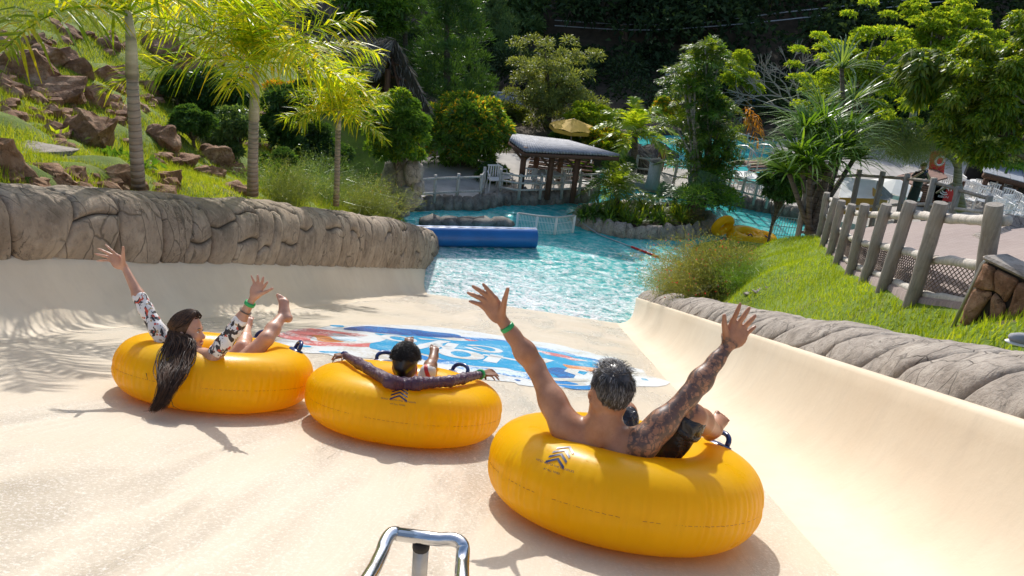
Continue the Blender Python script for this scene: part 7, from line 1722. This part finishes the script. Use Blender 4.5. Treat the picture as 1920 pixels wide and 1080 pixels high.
def stall():
    y = 24; o = empty('storage_shed', P(1620, 380, y), 'small ochre shed with a large white roof panel behind the fence', 'shed')
    def quad(name, q, mt, th=.06):
        c = [P(*p) for p in q]; mb = MB(); d = V((0, th, -.02)); mb.add(c+[p+d for p in c], [(3, 2, 1, 0), (4, 5, 6, 7), (0, 1, 5, 4), (1, 2, 6, 5), (2, 3, 7, 6), (3, 0, 4, 7)]); mb.build(name, M[mt], o)
    quad('roof_panel', [(1583, 332, y+1), (1645, 338, y+1), (1638, 372, y-.4), (1573, 370, y-.4)], 'white_paint'); quad('roof_panel', [(1645, 338, y+1), (1676, 368, y+1.6), (1668, 376, y+.6), (1638, 372, y-.4)], 'slate')
    quad('front_wall', [(1575, 371, y-.3), (1638, 373, y-.3), (1640, 402, y-.3), (1576, 402, y-.3)], 'ochre', .1); quad('side_wall', [(1638, 352, y-.28), (1664, 374, y+1), (1664, 402, y+1), (1638, 402, y-.28)], 'ochre', .1)
stall()
o, c = panel('blue_board', 'bright blue board standing behind the near fence at the right', [(1808, 416), (1846, 420), (1838, 468), (1792, 464)], 13.5, 'blue_paint', 'board', .05)
def photographer():
    c = P(1718, 352, 26); c.z -= .75; o = empty('person', c, 'person in a dark shirt holding a camera up to the face behind the fence', 'person'); S = SDF(np.array(tuple(c))-np.array([.6, .6, .1]), np.array(tuple(c))+np.array([.6, .6, 1.7]), .02); U = V((0, 0, 1)); B = SDF(np.array(tuple(c))-np.array([.6, .6, .1]), np.array(tuple(c))+np.array([.6, .6, 1.7]), .02)
    for sx in (-1, 1): S.cone(c+V((sx*.09, 0, 0)), c+V((sx*.09, 0, .75)), .06, .085, .03); S.cone(c+V((sx*.18, 0, 1.25)), c+V((sx*.30, -.12, 1.08)), .05, .045, .02); S.cone(c+V((sx*.30, -.12, 1.08)), c+V((sx*.06, -.26, 1.38)), .042, .03, .02); B.cone(c+V((sx*.17, 0, 1.24)), c+V((sx*.26, -.08, 1.14)), .068, .062, .02)
    S.cone(c+U*.75, c+U*1.2, .13, .15, .05); S.ell(c+U*1.48, [.085, .10, .12], k=.03); B.cone(c+U*.75, c+U*1.2, .15, .17, .05)
    body_mesh('body', S, M['skin_girl'], o, 1); body_mesh('shirt', B, M['shorts'], o, 1); mb = MB(); mb.blob(c+U*1.53+V((0, .02, 0)), (.10, .115, .11), sub=2, amp=.1); mb.build('hair', M['hair_brown'], o, smooth=True); mb = MB(); mb.lathe(c+U*.1, [(.17, 0), (.17, .66), (.15, .7)], 12); mb.build('trousers', M['dark'], o)
    p = c+V((0, -.27, 1.42)); k = empty('camera', p, 'small black camera held up by the person behind the fence', 'camera'); mb = MB(); mb.box(p, (.14, .07, .09), bev=.012); mb.build('camera_body', M['dark'], k); mb = MB(); mb.lathe(p-V((0, .03, 0)), [(.035, 0), (.035, .07), (.02, .08)], 12, axis=V((0, -1, 0))); mb.build('lens', M['handle'], k, smooth=True)
photographer()
for i, (px, py, w_, h_, y, mt, lb) in enumerate([(1870, 470, 100, 60, 11, 'rockcurb', 'pale rough rock pile behind the stone wall at the right edge'), (1905, 440, 50, 70, 11.5, 'rockcurb', 'tall pale boulder at the right edge above the rock pile'), (1840, 476, 50, 34, 11.8, 'redrock', 'small brown rubble rock left of the pale rock pile')]): boulder(px, py-h_*.2, w_*.8, h_*.8, lb, 400+i, mt, depth=y)
# ------------------------------------------------------------------ plants of the right side
def pandanus(label, base, heads, seed, L=1.1, n=60, mat='lf_mid'):
    o = empty('screw_palm', base, label, 'tree'); rnd = random.Random(seed)
    for i, h in enumerate(heads):
        m = base.lerp(h, .45)+V((rnd.uniform(-.2, .2), 0, -.1)); mb = MB(); mb.tube([base+V((rnd.uniform(-.1, .1), rnd.uniform(-.1, .1), 0)), m, h], [.09, .07, .06], 7); mb.build('stem', M['bark'], o, smooth=True)
        straps('leaf_rosette', h, n, L, .055, M[mat], o, seed*10+i, spread=.9, erect=.75, droop=.45)
b = W(1545, 420, .5); b = P(1520, 440, 19)
pandanus('spiky screw palm with many leaf rosettes behind the lawn crest', b, [P(x, y, 19+dy) for x, y, dy in [(1500, 290, 0), (1535, 265, 1), (1575, 275, .5), (1480, 325, -.3), (1520, 310, -.5), (1560, 300, 0), (1600, 300, 1), (1545, 235, 1.5), (1590, 250, 1.5), (1510, 245, 1)]], 5, 1.35, 110)
pandanus('tall spiky rosette plant rising above the pale green tree', P(1575, 260, 23), [P(1578, 128, 23), P(1600, 190, 23.5), P(1540, 200, 23.4)], 6, 1.5, 60, 'lf_blue')
shrub('dense dark green bush at the right arm of the pool', 1468, 350, 92, 130, 24, 40, 380, .17, .06, 'lf_dark', 301, z0=.3, accent=M['lf_mid'], acc_f=.2)
shrub('dark leafy bush under the spiky screw palm', 1518, 350, 70, 110, 21, 26, 360, .16, .06, 'lf_dark', 302)
shrub('wide pale yellow green tree with layered airy foliage at the upper right', 1610, 150, 340, 330, 27, 160, 230, .12, .055, 'lf_bright', 303, cat='tree', name='pale_green_tree', tr=.18, clr=.115, shell=.2, squash=.4, z0=2.5, cshell=.25, top=False, bark='palebark')
shrub('second pale tree crown at the upper right, against the top edge', 1765, 60, 280, 190, 29, 100, 260, .13, .06, 'lf_bright', 304, cat='tree', name='pale_green_tree', tr=.16, clr=.13, shell=.2, squash=.4, z0=3, cshell=.3, top=False, bark='palebark')
shrub('big tree with hanging glossy leaves filling the right edge', 1875, 175, 250, 330, 19, 140, 330, .15, .055, 'lf_glossy', 305, cat='tree', name='glossy_leaf_tree', tr=.2, clr=.17, shell=.3, droop=.35, up=-.1, z0=1, boff=(8, 1), cshell=.4, top=False, accent=M['lf_bright'], acc_f=.5)
shrub('glossy dark branch cluster hanging left of the big right hand tree', 1735, 155, 110, 110, 20, 30, 260, .26, .085, 'lf_glossy', 306, cat='tree', name='glossy_leaf_tree', tr=.06, clr=.28, shell=.3, droop=.5, up=-.2, z0=6, boff=(3, 1))
shrub('dim tree mass in shade behind the pale green tree', 1680, 190, 230, 150, 46, 40, 420, .4, .1, 'lf_dark', 307, cat='tree', name='dark_tree')
shrub('dark round tree behind the screw palm', 1560, 190, 170, 160, 46, 40, 420, .4, .1, 'lf_dark', 308, cat='tree', name='dark_tree')
feather_shrub('wispy weeping bush left of the kiosk roof', P(1690, 300, 24), 1.6, 1.1, 700, 71, M['lf_olive'], name='weeping_bush'); feather_shrub('wispy weeping bush in front of the kiosk roof, right part', P(1800, 298, 24), 1.7, 1.2, 800, 72, M['lf_olive'], name='weeping_bush')
shrub('light feathery bush left of the kiosk roof', 1680, 262, 130, 60, 25, 30, 300, .16, .04, 'lf_olive', 309, accent=M['lf_bright'], acc_f=.3, droop=.7)
shrub('light feathery bush above the kiosk roof', 1810, 258, 150, 60, 25, 34, 300, .16, .04, 'lf_olive', 310, accent=M['lf_bright'], acc_f=.3, droop=.7)
shrub('leafy shrub behind the hall roof at the right edge', 1900, 290, 120, 70, 27, 24, 300, .2, .07, 'lf_mid', 311)
def leaning_trunk():
    y = 24; mb = MB(); mb.tube([P(1802, 395, y), P(1795, 345, y), P(1797, 300, y), P(1790, 270, y)], [.16, .13, .1, .07], 9); o = empty('leaning_tree', P(1802, 395, y), 'leaning bare grey trunk with side branches standing before the kiosk', 'tree'); mb.build('trunk', M['palebark'], o, smooth=True)
    for q in ([(1795, 340), (1775, 350), (1755, 362)], [(1797, 305), (1820, 290), (1838, 262)], [(1796, 320), (1785, 300), (1772, 292)]): mb = MB(); mb.tube([P(a, b_, y) for a, b_ in q], [.06, .045, .025], 6); mb.build('branch', M['palebark'], o, smooth=True)
leaning_trunk()
def bare_shrub():
    b = P(1500, 212, 40); o = empty('bare_shrub', b, 'leafless grey branching shrub in front of the dark forest', 'shrub'); rnd = random.Random(6)
    def grow(p, d, L, r, k):
        q = p+d*L; m = (p+q)/2+V((rnd.uniform(-1, 1), 0, rnd.uniform(-1, 1)))*L*.08; mb.tube([p, m, q], [r, r*.85, r*.65], 4, cap=False)
        if k: [grow(q, (d+V((rnd.uniform(-.8, .8), rnd.uniform(-.5, .5), rnd.uniform(-.5, .7)))).normalized(), L*rnd.uniform(.6, .9), r*.62, k-1) for _ in range(3 if k > 1 else 4)]
    for d in ((-1, 0, .6), (-.9, .2, .1), (-.4, 0, 1), (-.8, -.1, .9)): mb = MB(); grow(b, V(d).normalized(), 1.3, .06, 3); mb.build('branch', M['palebark'], o)
bare_shrub()
def boat_ramp():
    a = P(1448, 322, 33); o = empty('footbridge', W(1410, 312, .5), 'small reddish arched footbridge with rails over the upper pool', 'footbridge'); p, q = W(1386, 308, .6), W(1436, 330, .6)
    for k in range(9): t = (k+.5)/9; c = p.lerp(q, t)+V((0, 0, .35*math.sin(t*PI))); d = (q-p).normalized(); mb = MB(); mb.box(c, ((q-p).length/9.5, 1.3, .08), axes=(d, V((-d.y, d.x, 0)), V((0, 0, 1)))); mb.build('plank', M['rooftile'], o)
    for s_ in (-.65, .65):
        mb = MB(); d = (q-p).normalized(); n_ = V((-d.y, d.x, 0)); mb.tube([p.lerp(q, t)+V((0, 0, .35*math.sin(t*PI)+.75))+n_*s_ for t in (0, .25, .5, .75, 1)], .04, 6); mb.build('handrail', M['steelmat'], o, smooth=True)
        for t in (0, .33, .66, 1): c = p.lerp(q, t)+n_*s_+V((0, 0, .35*math.sin(t*PI))); mb = MB(); mb.tube([c, c+V((0, 0, .75))], .035, 6); mb.build('baluster', M['steelmat'], o)
boat_ramp()
def easels():
    for (px, py, lb) in ((1508, 430, 'pale leaning wooden rack at the water edge under the screw palm'),):
        b = P(px, py, 19.5); o = empty('wooden_rack', b, lb, 'rack')
        for k in range(5): mb = MB(); mb.tube([b+V((k*.12, 0, -.1)), b+V((k*.12+.1, .15, .8))], .02, 5); mb.build('slat', M['palewood'], o)
        mb = MB(); mb.tube([b+V((0, 0, .3)), b+V((.6, .05, .3))], .02, 5); mb.build('crossbar', M['palewood'], o)
easels()
